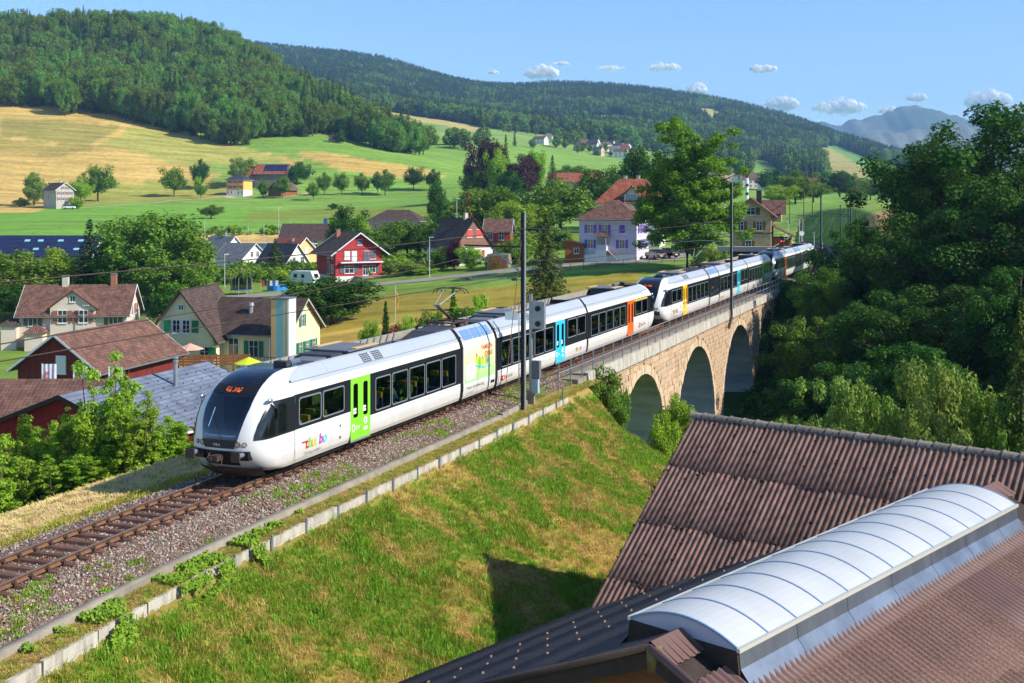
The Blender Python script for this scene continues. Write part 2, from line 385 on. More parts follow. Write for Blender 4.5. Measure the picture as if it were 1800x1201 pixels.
paint(far & inpoly(jx, jy, [(0, 206), (120, 212), (215, 222), (150, 258), (0, 236)]), lin(150, 140, 72))
paint(far & inpoly(jx, jy, [(170, 258), (240, 222), (330, 246), (460, 268), (520, 290), (330, 292), (240, 268)]), lin(158, 155, 78))
paint(far & inpoly(jx, jy, [(330, 292), (480, 286), (560, 300), (420, 312), (330, 306)]), lin(122, 146, 64))
paint(far & inpoly(jx, jy, [(60, 330), (330, 318), (420, 318), (420, 345), (150, 362)]), lin(146, 146, 66))
paint(far & inpoly(jx, jy, [(505, 266), (620, 276), (720, 291), (795, 311), (720, 316), (640, 308), (570, 290)]), lin(186, 156, 84))
paint(far & inpoly(jx, jy, [(430, 372), (860, 358), (860, 378), (430, 392)]), lin(120, 138, 48))
paint(far & (GY > 1150) & (GY < 1750) & (GX > 640) & (GX < 1180), lin(122, 150, 72))  # middle meadows paler and bluer, distance haze put into the colour
paint(far & inpoly(jx, jy, [(670, 196), (760, 203), (860, 226), (840, 232), (740, 214), (670, 208)]), lin(176, 160, 96))
paint(far & inpoly(jx, jy, [(1020, 222), (1040, 206), (1090, 206), (1125, 228), (1080, 232)]), lin(178, 158, 92))
paint(far & inpoly(jx, jy, [(1205, 178), (1262, 178), (1275, 200), (1245, 226), (1230, 205)]), lin(160, 158, 84))
paint(far & inpoly(jx, jy, [(1432, 262), (1470, 256), (1600, 306), (1600, 335), (1460, 335), (1446, 290)]), lin(100, 142, 62))
paint(far & inpoly(jx, jy, [(1434, 262), (1456, 258), (1530, 306), (1510, 322), (1460, 306)]), lin(160, 152, 84))
# bank of bare soil and mown verge behind the new houses
paint((GY > 318) & (GY < 350) & (GX > 330) & (GX < 600), lin(192, 160, 98))
paint((GY > 310) & (GY < 322) & (GX > 400) & (GX < 560), lin(150, 140, 70))
SS, OO = so(XX, GY)
near = GY < 300
patch = fbm(XX / 3.1, GY / 3.1, 51)
vp = sstep(.42, .62, patch)
emb_r = near & (OO > 3.9) & (SS < 42)
colr = np.where(emb_r[..., None], lin(112, 116, 42) * (1 - vp[..., None]) + lin(150, 132, 62) * vp[..., None], colr)
paint(near & (OO > 2.4) & (OO < 4.1) & (SS < 34), lin(142, 120, 70))
hay = near & (OO < -1.8) & (OO > -11) & (SS < 30)
colr = np.where(hay[..., None], lin(206, 176, 118), colr)
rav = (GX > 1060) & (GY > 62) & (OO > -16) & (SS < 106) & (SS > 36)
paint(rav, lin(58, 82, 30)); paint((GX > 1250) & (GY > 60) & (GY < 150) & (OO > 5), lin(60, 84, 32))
# dry hay meadow on the slope below the lane
hm = near & (GY > 118) & (GY < 172) & (GX > 560) & (GX < 1130)
hmv = sstep(.3, .7, fbm(XX / 9, GY / 5, 61) * .5 + sstep(168, 120, GY) * .5)
colr = np.where(hm[..., None], lin(140, 128, 46) * (1 - hmv[..., None]) + lin(190, 158, 78) * hmv[..., None], colr)
paint((GY > 205) & (GY < 320) & (GX > 1380), lin(128, 152, 62))
paint((GY > 180) & (GY < 236) & (GX > 1395) & (OO > 5) & (OO < 26), lin(176, 146, 88))
tone = .82 + .36 * fbm(XX / 17, GY / 17, 71) ; colr = colr * tone[..., None]
nr, nc = XX.shape
I = np.arange(nr * nc).reshape(nr, nc)
F = np.stack([I[:-1, :-1], I[:-1, 1:], I[1:, 1:], I[1:, :-1]], -1).reshape(-1, 4)
m, t, N, L = nt('ground_cover')
out = N('OutputMaterial'); p = N('BsdfPrincipled', i_Roughness=.95); p.inputs['Specular IOR Level'].default_value = .15; L(p.outputs[0], out.inputs[0])
at = N('Attribute', attribute_name='cover'); tc = N('TexCoord')
n1 = N('TexNoise', i_Scale=.35, i_Detail=8.0, i_Roughness=.7); L(tc.outputs['Object'], n1.inputs['Vector'])
mp = N('Mapping'); mp.inputs['Rotation'].default_value = (0, 0, R(25)); mp.inputs['Scale'].default_value = (.03, .22, .1); L(tc.outputs['Object'], mp.inputs[0])
n2 = N('TexNoise', i_Scale=1.0, i_Detail=4.0); L(mp.outputs[0], n2.inputs['Vector'])
ad = N('Math', operation='ADD'); L(n1.outputs['Fac'], ad.inputs[0]); L(n2.outputs['Fac'], ad.inputs[1])
mr = N('MapRange', i_1=.72, i_2=1.28, i_3=.62, i_4=1.34); L(ad.outputs[0], mr.inputs[0])
mu = N('MixRGB', blend_type='MULTIPLY', i_0=1.0); L(at.outputs['Color'], mu.inputs[1]); L(mr.outputs[0], mu.inputs[2]); L(mu.outputs[0], p.inputs['Base Color'])
b = N('Bump', i_Strength=.5, i_Distance=.3); L(n1.outputs['Fac'], b.inputs['Height']); L(b.outputs[0], p.inputs['Normal'])
GROUND = m
me = np_mesh('ground', np.stack([XX, GY, ZZ], -1).reshape(-1, 3), F, GROUND, smooth=True)
ca = me.color_attributes.new('cover', 'FLOAT_COLOR', 'POINT')
ca.data.foreach_set('color', np.concatenate([colr.reshape(-1, 3), np.ones((nr * nc, 1))], 1).astype(np.float32).ravel())
tag(obj('ground', me), 'rolling valley ground of meadows, hay fields and grassy railway embankment', 'ground', kind='structure')
# ------------------------------------------------------------------ blue ranges far beyond
def mountain(name, Y0, depth, ridge, colour, c2, label, seed, rough):
    rx = np.array([r[0] for r in ridge], float); ry = np.array([r[1] for r in ridge], float)
    pxs = np.arange(rx[0], rx[-1] + 1, 6.); vs = np.linspace(-1, 1, 46)
    V, PX = np.meshgrid(vs, pxs, indexing='ij'); Y = Y0 + V * depth; X = (PX - CX) / FPX * Y0
    top = CAMZ - (np.interp(PX, rx, ry) - HY) / FPX * Y0
    top = top + (fbm(PX / 13, PX * 0 + seed, seed + 3, 4) - .5) * 70 * rough
    sh = 1 - np.abs(V) ** 1.15
    nz = fbm(X / (depth * .22) + 5, Y / (depth * .3), seed, 6)
    z = -60 + (top + 60) * sh * (1 - rough * (1 - sh) * 1.2 * (nz)) + (np.abs(fbm(X / (depth * .12), Y / (depth * .12), seed + 9, 5) - .5)) * rough * -430 * sh * (.25 + np.abs(V))
    a, c = X.shape; I = np.arange(a * c).reshape(a, c)
    F = np.stack([I[:-1, :-1], I[:-1, 1:], I[1:, 1:], I[1:, :-1]], -1).reshape(-1, 4)
    mt = mat(name + '_cover', colour, c2, scale=.0022, rough=.95, spec=.1, contrast=.12)
    tag(obj(name, np_mesh(name, np.stack([X, Y, z], -1).reshape(-1, 3), F, mt, smooth=True)), label, 'mountain', kind='structure')
mountain('mountain', 7200, 1200, [(900, 300), (1100, 262), (1250, 232), (1330, 212), (1400, 205), (1440, 212), (1470, 214), (1490, 209), (1515, 203), (1532, 200), (1548, 202), (1562, 194), (1580, 185), (1600, 180), (1612, 180), (1630, 185), (1652, 190), (1672, 200), (1700, 207), (1760, 206), (1800, 204), (1900, 215), (2100, 205), (2400, 225), (2800, 260)], srgb(128, 128, 120), srgb(70, 86, 60), 'bare rocky summit rising blue in the far distance', 21, .55)
mountain('mountain', 5300, 700, [(1000, 330), (1200, 300), (1350, 276), (1430, 254), (1485, 238), (1540, 228), (1590, 224), (1640, 218), (1680, 212), (1760, 226), (1830, 220), (2000, 232), (2300, 250), (2700, 280)], srgb(38, 62, 30), srgb(62, 84, 40), 'dark wooded ridge below the rocky summit', 33, .4)
mountain('mountain', 4800, 400, [(1150, 345), (1300, 318), (1400, 290), (1450, 276), (1500, 268), (1560, 262), (1610, 264), (1660, 262), (1720, 270), (1800, 276), (1950, 285), (2300, 310)], srgb(150, 150, 90), srgb(46, 72, 34), 'lower foothill with pale clearings in front of the mountains', 41, .3)
# ------------------------------------------------------------------ materials of the line
M_RAIL = mat('rail_rust', srgb(120, 84, 56), srgb(92, 62, 44), scale=6, rough=.7, bump=.2, bscale=60)
M_RAILTOP = mat('rail_worn_steel', srgb(165, 168, 175), srgb(120, 118, 118), scale=3, rough=.3, metal=.8)
M_SLEEPER = mat('sleeper_rust', srgb(108, 72, 56), srgb(82, 56, 46), scale=3, rough=.85, bump=.25, rand=.18)
M_BALLAST = mat('ballast_bed', srgb(120, 104, 94), srgb(84, 72, 64), scale=14, rough=.95, bump=1.0, bscale=22, c3=srgb(104, 88, 78))
M_STONE = [mat('ballast_stone_%s' % k, srgb(*a), srgb(*b_), scale=9, rough=.9, rand=.3) for k, a, b_ in (('grey', (136, 126, 116), (104, 94, 86)), ('rusty', (140, 106, 86), (104, 76, 60)), ('pale', (188, 174, 158), (150, 134, 118)))]
M_CONC = mat('weathered_concrete', srgb(150, 142, 128), srgb(104, 98, 88), scale=1.6, rough=.92, bump=.4, bscale=18, c3=srgb(132, 124, 110))
M_CONCW = mat('pale_streaked_concrete', srgb(196, 190, 178), srgb(124, 118, 106), scale=2.2, rough=.92, bump=.3, bscale=14, stretch=(1.6, 1.6, .35), c3=srgb(172, 166, 152))
M_GALV = mat('galvanised_steel', srgb(168, 174, 178), srgb(138, 145, 150), scale=8, rough=.42, metal=.5)
M_DARKSTEEL = mat('dark_painted_steel', srgb(58, 52, 50), srgb(84, 66, 56), scale=5, rough=.6, metal=.2)
# ------------------------------------------------------------------ track
def strip(svals, prof):
    V = []; F = []; n = len(prof)
    for i, s in enumerate(svals):
        for o, z in prof:
            q = P(s, o, z); V.append(q)
        if i:
            for k in range(n - 1): F.append(((i - 1) * n + k, (i - 1) * n + k + 1, i * n + k + 1, i * n + k))
    return V, F
TRACK = thing('railway_track', None, None); TRACK['kind'] = 'structure'; TRACK['label'] = 'single railway track on steel sleepers and grey brown ballast'
sv = np.concatenate([np.arange(-45, 36, .6), np.arange(36, 300, 3.)])
V, F = strip(sv, [(-2.75, -.64), (-2.3, -.42), (-1.6, -.225), (0, -.25), (1.6, -.225), (2.1, -.3), (2.86, -.5)])
V = np.array([tuple(v) for v in V]); V[:, 2] += (rng.random(len(V)) - .5) * .05
obj('ballast_bed', np_mesh('ballast_bed', V, F, M_BALLAST, smooth=True), TRACK)
rp = [(-.07, -.15), (-.07, -.135), (-.012, -.115), (-.012, -.05), (-.036, -.04), (-.036, -.004), (-.03, 0), (.03, 0), (.036, -.004), (.036, -.04), (.012, -.05), (.012, -.115), (.07, -.135), (.07, -.15)]
for c in (-.753, .753):
    V, F = strip(np.concatenate([np.arange(-45, 10, 1.), np.arange(10, 145, 5.), np.arange(145, 300, 3.)]), [(c + a, b) for a, b in rp])
    mi = [1 if (i % 13) == 6 else 0 for i in range(len(F))]
    obj('rail', np_mesh('rail', V, F, [M_RAIL, M_RAILTOP], mi=mi), TRACK)
mb = MB(); mb.hexa([(-.13, -1.2, -.26), (.13, -1.2, -.26), (.13, 1.2, -.26), (-.13, 1.2, -.26), (-.085, -1.16, -.155), (.085, -1.16, -.155), (.085, 1.16, -.155), (-.085, 1.16, -.155)])
ME_SLP = mb.mesh('sleeper', M_SLEEPER)
mb = MB(); mb.box(-.05, .05, -.035, .035, -.157, -.09); mb.box(-.035, .035, -.02, .02, -.09, -.045); mb.tube((0, 0, -.05), (0, 0, .01), .018, n=6)
ME_CLIP = mb.mesh('rail_clip', M_DARKSTEEL)
def track_rz(s):
    a = P(s - .5, 0); b = P(s + .5, 0); return math.atan2(b.y - a.y, b.x - a.x)
s = -15.0; ns = 0
while s < 165 and ns < 296:
    z = TRACK; p = P(s, 0); rz = track_rz(s)
    obj('sleeper', ME_SLP, TRACK, (p.x, p.y, 0), (0, 0, rz + random.uniform(-.01, .01))); ns += 1
    if s < 24:
        for c in ((.753 + .105,) if s > 2 else (-.753 - .105, -.753 + .105, .753 - .105, .753 + .105)):
            q = P(s, c); obj('rail_clip', ME_CLIP, TRACK, (q.x, q.y, 0), (0, 0, rz))
    s += .61
# loose ballast stones
def stone_proto(seed, m):
    r = np.random.default_rng(seed); bm = bmesh.new(); bmesh.ops.create_icosphere(bm, subdivisions=1, radius=.5)
    for v in bm.verts: v.co *= float(r.uniform(.72, 1.15))
    for v in bm.verts: v.co.z *= .75
    me = bpy.data.meshes.new('ballast_stone'); bm.to_mesh(me); bm.free(); me.materials.append(m); return me
protos = [stone_proto(i, M_STONE[i % 3]) for i in range(6)]
def ballast_z(o): return np.interp(o, [-2.75, -2.3, -1.6, 0, 1.6, 2.1, 2.86], [-.64, -.42, -.225, -.25, -.225, -.3, -.5])
n = 46000
ss = -15 + 47 * rng.random(n) ** 1.15; oo = np.where(rng.random(n) < .62, rng.uniform(.8, 2.86, n), rng.uniform(-2.75, .8, n))
dv = dev(ss); pts = np.stack([C0[0] + ss * TX + (oo + dv) * NX, C0[1] + ss * TY + (oo + dv) * NY, ballast_z(oo) + rng.uniform(-.015, .03, n)], 1)
scatter('ballast_gravel', pts, rng.uniform(0, 6.28, (n, 3)), rng.uniform(.035, .10, n), rng.integers(0, 6, n), protos, 'loose grey and rusty ballast stones around the rails and sleepers', 'gravel')
# ------------------------------------------------------------------ concrete edge beam and low retaining wall
sv = np.concatenate([np.arange(-45, 18.1, .5)])
def wob(s, k): return float(fbm(np.array([s * .8 + k]), np.array([k * 3.3]), 5)[0] - .5)
V = []; F = []
def kerb_o(s): return 2.9 + (0 if s < 18 else (s - 18) * 0)
prof = [(0, -1.0), (0, -.42), (.03, -.39), (.24, -.39), (.27, -.42), (.27, -1.0)]
for i, s in enumerate(sv):
    for k, (a, z) in enumerate(prof): V.append(P(s, 2.9 + a + wob(s, k) * .05, z + (wob(s, 7) * .06)))
    if i:
        for k in range(5): F.append(((i - 1) * 6 + k, (i - 1) * 6 + k + 1, i * 6 + k + 1, i * 6 + k))
tag(obj('concrete_kerb', np_mesh('concrete_kerb', V, F, M_CONC)), 'long weathered concrete edge beam beside the ballast', 'kerb', kind='structure')
V = []; F = []   # the beam turns in towards the viaduct past the signal
for i, (s, o) in enumerate([(18.1, 2.9), (20, 2.86), (22.2, 2.6), (24.6, 2.25), (26.5, 2.1), (30.8, 2.1)]):
    for a, z in [(0, -1.0), (0, -.36), (.26, -.36), (.26, -1.0)]: V.append(P(s, o + a, z))
    if i:
        for k in range(3): F.append(((i - 1) * 4 + k, (i - 1) * 4 + k + 1, i * 4 + k + 1, i * 4 + k))
tag(obj('concrete_kerb', np_mesh('concrete_kerb', V, F, M_CONC)), 'concrete edge beam bending in towards the viaduct past the signal', 'kerb', kind='structure')
WALL = thing('retaining_wall', 'low wall of pale concrete slabs between steel posts along the embankment top', 'wall')
s = -20.0; i = 0
while s < 24.2:
    ln = 1.96; a = P(s + .04, 3.98); b_ = P(s + ln - .04, 3.98); d = (b_ - a).normalized(); nrm = Vector((d.y, -d.x, 0))
    h = .47 + random.uniform(-.03, .03); zt = -.6 + random.uniform(-.03, .02); th = .09; tl = random.uniform(0, .05)
    if True:
        mb = MB()
        for z0, z1 in ((zt - h * .45 - .30, zt - h * .52), (zt - h * .50, zt)):
            A = [a + nrm * (-th), b_ + nrm * (-th), b_ + nrm * tl, a + nrm * tl]
            mb.hexa([Vector((q.x, q.y, z0)) for q in A] + [Vector((q.x, q.y, z1)) for q in A])
        mb.build('concrete_slab', M_CONCW, WALL)
    if s > -4.5:
        q = P(s, 4.04); mb = MB(); mb.box(-.035, .035, -.03, .03, -1.2, zt + .12); mb.build('post', M_GALV, WALL, loc=(q.x, q.y, 0), rot=(0, 0, TRZ))
    s += ln; i += 1
q = P(24.2, 4.0); mb = MB(); mb.box(-.03, .03, -.03, .03, -1.4, .05); mb.build('post', M_GALV, WALL, loc=(q.x, q.y, 0), rot=(0, 0, TRZ))
# ------------------------------------------------------------------ viaduct
M_MORTAR = mat('lime_mortar', srgb(190, 160, 122), srgb(150, 122, 92), scale=3, rough=.95, bump=.4, bscale=25)
M_SAND = mat('warm_sandstone', srgb(196, 170, 138), srgb(162, 136, 108), scale=5, rough=.9, bump=.5, bscale=14, rand=.16)
M_VOUS = mat('pale_arch_stone', srgb(206, 184, 152), srgb(176, 152, 122), scale=4, rough=.9, bump=.4, bscale=16, rand=.1)
M_BARREL = mat('board_marked_concrete', srgb(196, 194, 188), srgb(128, 128, 126), scale=.55, rough=.95, bump=.35, bscale=3, stretch=(.35, .35, 2.2), c3=srgb(168, 166, 160))
VIA = thing('viaduct', 'curved arch railway viaduct of warm sandstone blocks with a concrete deck', 'viaduct')
VIA['label'] = 'sandstone railway viaduct with four tall arches and a concrete deck'
FO = 2.95; ARCH = [(43.2, 6.0), (59.4, 6.8), (77.1, 7.4), (93.3, 6.0)]; CROWN = -1.95; S0, S1 = 31.0, 104.0
def intr(s):
    for c, r in ARCH:
        if abs(s - c) < r: return CROWN - r + math.sqrt(r * r - (s - c) ** 2), CROWN - r
    return None
bp = {S0, S1}
for c, r in ARCH:
    for k in range(33): bp.add(c - r * math.cos(math.pi * k / 32))
bp = sorted(bp)
for side in (1, -1):
    mb = MB(); fo = side * FO
    for a, b_ in zip(bp[:-1], bp[1:]):
        mid = (a + b_) / 2; q = intr(mid)
        za = zb = -18.
        if q:
            za = (intr(a) or (CROWN - [r for c, r in ARCH if abs(mid - c) < r][0],) * 2)[0]
            zb = (intr(b_) or (CROWN - [r for c, r in ARCH if abs(mid - c) < r][0],) * 2)[0]
        mb.poly([P(a, fo, -.74), P(b_, fo, -.74), P(b_, fo, zb), P(a, fo, za)])
    mb.build('spandrel_wall', M_MORTAR, VIA)
for c, r in ARCH:
    mb = MB(); ring = [(c - r, -18.)] + [(c - r * math.cos(math.pi * k / 32), CROWN - r + r * math.sin(math.pi * k / 32)) for k in range(33)] + [(c + r, -18.)]
    for (a, za), (b_, zb) in zip(ring[:-1], ring[1:]):
        mb.poly([P(a, FO, za), P(b_, FO, zb), P(b_, -FO, zb), P(a, -FO, za)])
    mb.build('arch_barrel', M_BARREL, VIA)
mb = MB(); mb.box(-.5, .5, -.5, .5, -.5, .5); bm = bmesh.new(); bm.from_mesh(mb.mesh('t', M_SAND)); bmesh.ops.bevel(bm, geom=bm.edges[:], offset=.06, segments=1, affect='EDGES')
ME_ST = []
for k in range(4):
    me = bpy.data.meshes.new('stone'); b2 = bm.copy()
    for v in b2.verts: v.co += Vector((random.uniform(-.03, .03), random.uniform(-.1, .1), random.uniform(-.04, .04)))
    b2.to_mesh(me); me.materials.append(M_SAND); ME_ST.append(me)
stones = []; z = -.80
while z > -11:
    h = random.uniform(.34, .42); zm = z - h / 2
    free = [(S0 + .02, S1)]
    for c, r in ARCH:
        ro = r + .62; dz = zm - (CROWN - r)
        hw = ro if dz <= 0 else (math.sqrt(ro * ro - dz * dz) if dz < ro else 0)
        if hw > 0:
            nf = []
            for a, b_ in free:
                if c - hw > a + .2: nf.append((a, min(b_, c - hw)))
                if c + hw < b_ - .2: nf.append((max(a, c + hw), b_))
                if c - hw >= b_ or c + hw <= a: nf = [x for x in nf if x != (a, b_)] + [(a, b_)]
            free = sorted(set((round(a, 3), round(b_, 3)) for a, b_ in nf if b_ > a))
    for a, b_ in free:
        x = a
        while x < b_ - .15:
            w = min(random.uniform(.5, 1.0), b_ - x)
            if b_ - x - w < .25: w = b_ - x
            stones.append((x, w, zm, h)); x += w
    z -= h
def stone_at(s, w, zm, h, pr): p = P(s + w / 2, FO + pr, zm); return p
order = []
for (x, w, zm, h) in stones:
    p = P(x + w / 2, FO, zm); q = proj(p)
    vis = zm > G(p.x + .3, p.y - .3) - .3 and not (zm < -9.5) and x < 99
    order.append((not vis, p.y, (x, w, zm, h)))
order.sort(key=lambda t: (t[0], t[1]))
mbr = MB()
for k, (hid, y, (x, w, zm, h)) in enumerate(order):
    pr = random.uniform(-.02, .03)
    if k < 292 and not hid:
        p = P(x + w / 2, FO + pr, zm); o = obj('stone', ME_ST[k % 4], VIA, p, (0, 0, TRZ)); o.scale = (w - .03, .2, h - .03)
    else:
        T = Matrix.Translation(P(x + w / 2, FO + pr, zm)) @ Matrix.Rotation(TRZ, 4, 'Z') @ Matrix.Diagonal((w - .03, .2, h - .03, 1))
        mbr.add([T @ v.co for v in ME_ST[k % 4].vertices], [tuple(pl.vertices) for pl in ME_ST[k % 4].polygons])
o = mbr.build('stone_facing', M_SAND, VIA); o['kind'] = 'stuff'
for c, r in ARCH:   # voussoirs and jamb stones
    nv = int(math.pi * (r + .3) / .62)
    pieces = [('a', k) for k in range(nv)] + [('j', sd, k) for sd in (-1, 1) for k in range(5)]
    for q in pieces:
        mb = MB(); pr = random.uniform(0, .05)
        if q[0] == 'a':
            t0 = math.pi * (q[1] + .03) / nv; t1 = math.pi * (q[1] + .97) / nv
            ring = [(c - rr * math.cos(t), CROWN - r + rr * math.sin(t)) for rr, t in ((r - .01, t0), (r - .01, t1), (r + .58, t1), (r + .58, t0))]
        else:
            zt = CROWN - r - q[2] * .6; e = c + q[1] * r; f = c + q[1] * (r + (.58 if q[2] % 2 else .45))
            ring = [(e, zt - .57), (f, zt - .57), (f, zt - .02), (e, zt - .02)]
        mb.hexa([P(a, FO - .05, z_) for a, z_ in ring] + [P(a, FO + .06 + pr, z_) for a, z_ in ring])
        mb.build('arch_stone', M_VOUS, VIA)
# deck: fascia segments, walkway, far edge
mb = MB(); mb.box(S0, S1, -3.1, 3.0, -.74, -.62); 
V = []
for (x0, x1, y0, y1, z0, z1) in [(S0 - .4, S1, -3.1, 3.0, -.74, -.64), (S0 - .4, S1, 2.15, 3.12, -.64, -.2), (S0 - .4, S1, -3.1, -2.3, -.64, -.2)]: V.append((x0, x1, y0, y1, z0, z1))
mb = MB()
for x0, x1, y0, y1, z0, z1 in V:
    mb.hexa([P(x0, y0, z0), P(x1, y0, z0), P(x1, y1, z0), P(x0, y1, z0), P(x0, y0, z1), P(x1, y0, z1), P(x1, y1, z1), P(x0, y1, z1)])
mb.build('deck_slab', M_CONC, VIA)
s = S0 - .4; k = 0
while s < S1 - .6:
    mb = MB(); dz = random.uniform(-.012, .012); pr = random.uniform(0, .02)
    mb.hexa([P(s + .015, 3.0, -.86), P(s + .985, 3.0, -.86), P(s + .985, 3.3 + pr, -.86), P(s + .015, 3.3 + pr, -.86), P(s + .015, 3.0, -.14 + dz), P(s + .985, 3.0, -.14 + dz), P(s + .985, 3.26 + pr, -.14 + dz), P(s + .015, 3.26 + pr, -.14 + dz)])
    mb.build('fascia_slab', M_CONCW, VIA); s += 1.0
RAILING = thing('railing', 'galvanised steel railing along the viaduct walkway', 'railing')
s = 26.0
while s < 104:
    q = P(s, 3.12); mb = MB(); zb = -.14 if s > S0 - .4 else -.9
    mb.box(-.03, .03, -.03, .03, zb, 1.0); mb.build('post', M_GALV, RAILING, loc=q, rot=(0, 0, TRZ)); s += 2.0
for z in (1.0, .45):
    mb = MB(); mb.path([P(26, 3.12, z), P(60, 3.12, z), P(104, 3.12, z)], .028, n=6); mb.build('rail_bar', M_GALV, RAILING)
# abutment block at the near end of the deck
mb = MB()
mb.hexa([P(29.0, 2.2, -2.2), P(30.55, 2.2, -2.2), P(30.55, 3.2, -2.2), P(29.0, 3.2, -2.2), P(29.0, 2.2, -.3), P(30.55, 2.2, -.3), P(30.55, 3.2, -.3), P(29.0, 3.2, -.3)])
mb.build('abutment_block', M_CONC, VIA)
# ------------------------------------------------------------------ trains
M_WHITE = mat('train_white_paint', srgb(216, 216, 213), srgb(204, 204, 202), scale=.8, rough=.28, spec=.5, contrast=.35)
_t = M_WHITE.node_tree; _p = [n for n in _t.nodes if n.type == 'BSDF_PRINCIPLED'][0]; _c = _p.inputs['Base Color'].links[0].from_socket   # road film rising from the skirt
_tc = [n for n in _t.nodes if n.type == 'TEX_COORD'][0]; _s = _t.nodes.new('ShaderNodeSeparateXYZ'); _t.links.new(_tc.outputs['Object'], _s.inputs[0]); _n2 = _t.nodes.new('ShaderNodeTexNoise'); _n2.inputs['Scale'].default_value = 1.7; _n2.inputs['Detail'].default_value = 6; _t.links.new(_tc.outputs['Object'], _n2.inputs['Vector'])
_a = _t.nodes.new('ShaderNodeMath'); _a.operation = 'MULTIPLY_ADD'; _a.inputs[1].default_value = -.55; _t.links.new(_n2.outputs['Fac'], _a.inputs[0]); _t.links.new(_s.outputs[2], _a.inputs[2]); _r = _t.nodes.new('ShaderNodeMapRange'); _r.inputs[1].default_value = 0.0; _r.inputs[2].default_value = .75; _r.inputs[3].default_value = .5; _r.inputs[4].default_value = 0; _t.links.new(_a.outputs[0], _r.inputs[0])
_m = _t.nodes.new('ShaderNodeMixRGB'); _m.inputs[2].default_value = srgb(150, 132, 108); _t.links.new(_r.outputs[0], _m.inputs[0]); _t.links.new(_c, _m.inputs[1]); _t.links.new(_m.outputs[0], _p.inputs['Base Color'])
M_ROOFG = mat('train_roof_grey_white', srgb(160, 168, 179), srgb(150, 158, 169), scale=.7, rough=.4, contrast=.35)
M_BAND = mat('train_charcoal_band', srgb(34, 38, 42), srgb(28, 31, 35), scale=1.2, rough=.22, spec=.5)
M_BLACK = mat('train_black', srgb(20, 21, 23), rough=.45)
M_RUBBER = mat('black_rubber_bellows', srgb(24, 24, 25), srgb(36, 36, 37), scale=20, rough=.8)
M_NAVY = mat('windscreen_navy_surround', srgb(16, 20, 32), rough=.12, spec=.6, coat=.5)
M_UNDER = mat('underframe_grime', srgb(30, 27, 25), srgb(52, 46, 40), scale=4, rough=.85)
M_DECK = mat('train_roof_deck', srgb(76, 80, 86), srgb(58, 61, 66), scale=1.5, rough=.75)
M_EQUIP = mat('roof_equipment_grey', srgb(108, 114, 122), srgb(88, 93, 100), scale=2, rough=.6)
M_EQDARK = mat('roof_equipment_dark', srgb(48, 50, 56), srgb(64, 66, 70), scale=3, rough=.6)
M_PARAP = mat('parapet_inner_beige', srgb(178, 172, 158), srgb(150, 146, 134), scale=2, rough=.7)
M_TAN = mat('walkway_board_tan', srgb(212, 178, 124), srgb(190, 154, 104), scale=5, rough=.8)
M_FRAME = mat('window_rubber_grey', srgb(112, 118, 126), rough=.5)
M_SEAT = mat('seat_blue_fabric', srgb(40, 58, 92), srgb(52, 66, 98), scale=20, rough=.9)
M_HEAD_Y = mat('headrest_yellow', srgb(206, 160, 30), rough=.7)
M_HEAD_G = mat('headrest_green', srgb(120, 160, 30), rough=.7)
M_FLOORIN = mat('cabin_floor', srgb(70, 72, 76), rough=.8)
M_CEIL = mat('cabin_ceiling', srgb(120, 122, 124), rough=.8)
M_GLASS = glassmat('tinted_train_glass', (.66, .70, .68, 1), refl=.01)
M_SCREEN = glassmat('windscreen_glass', (.46, .56, .68, 1), refl=.05)
M_LAMP = mat('lamp_glass', srgb(190, 180, 170), srgb(120, 90, 80), scale=9, rough=.1, spec=.8)
M_CHROME = mat('polished_metal', srgb(200, 204, 208), rough=.2, metal=.9)
M_LED = mat('amber_led', srgb(255, 110, 30), rough=.5, emit=1.6)
DOORC = {k: mat('door_' + k, srgb(*v), rough=.32) for k, v in dict(green=(126, 202, 54), cyan=(50, 182, 214), orange=(226, 100, 30), yellow=(240, 186, 20), leaf=(70, 170, 50)).items()}
M_TXTW = mat('white_lettering', srgb(236, 240, 236), rough=.5)
M_TXTG = mat('grey_lettering', srgb(120, 122, 126), rough=.5)
M_TXTR = mat('red_lettering', srgb(222, 62, 36), rough=.5)
M_TXTP = mat('purple_lettering', srgb(170, 60, 130), rough=.5)
M_TXTD = mat('dark_lettering', srgb(64, 66, 70), rough=.5)
LOGO = [mat('logo_' + k, srgb(*v), rough=.4) for k, v in (('red', (226, 46, 26)), ('green', (120, 196, 80)), ('yellow', (244, 190, 24)), ('silver', (196, 198, 200)), ('purple', (178, 58, 160)), ('blue', (70, 190, 236)))]
_tm = {}
def text_mesh(txt, size, m, shear=0.0, bold=0.0, sx=1.0):
    k_ = (txt, size, m.name, shear, bold, sx)
    if k_ not in _tm: _tm[k_] = _text_mesh(txt, size, m, shear, bold, sx)
    return _tm[k_]
def _text_mesh(txt, size, m, shear, bold, sx):
    c = bpy.data.curves.new('lettering', 'FONT'); c.body = txt; c.size = size; c.shear = shear; c.offset = bold; c.resolution_u = 2; c.fill_mode = 'BOTH'
    o = bpy.data.objects.new('lettering', c); me = bpy.data.meshes.new_from_object(o); bpy.data.objects.remove(o)
    me.materials.clear(); me.materials.append(m)
    if sx != 1.0: me.transform(Matrix.Diagonal((sx, 1, 1, 1)))
    return me
def text_w(me): xs = [v.co.x for v in me.vertices]; return (min(xs), max(xs)) if xs else (0, 0)
def side_text(txt, size, m, x, z, parent, side=-1, y=1.475, name='lettering', **kw):
    """lettering on a car side; reads left to right seen from outside. x = left edge seen from that side"""
    me = text_mesh(txt, size, m, **kw)
    if side < 0: return obj(name, me, parent, (x, -y, z), (R(90), 0, 0))
    return obj(name, me, parent, (x, y, z), (R(90), 0, R(180)))
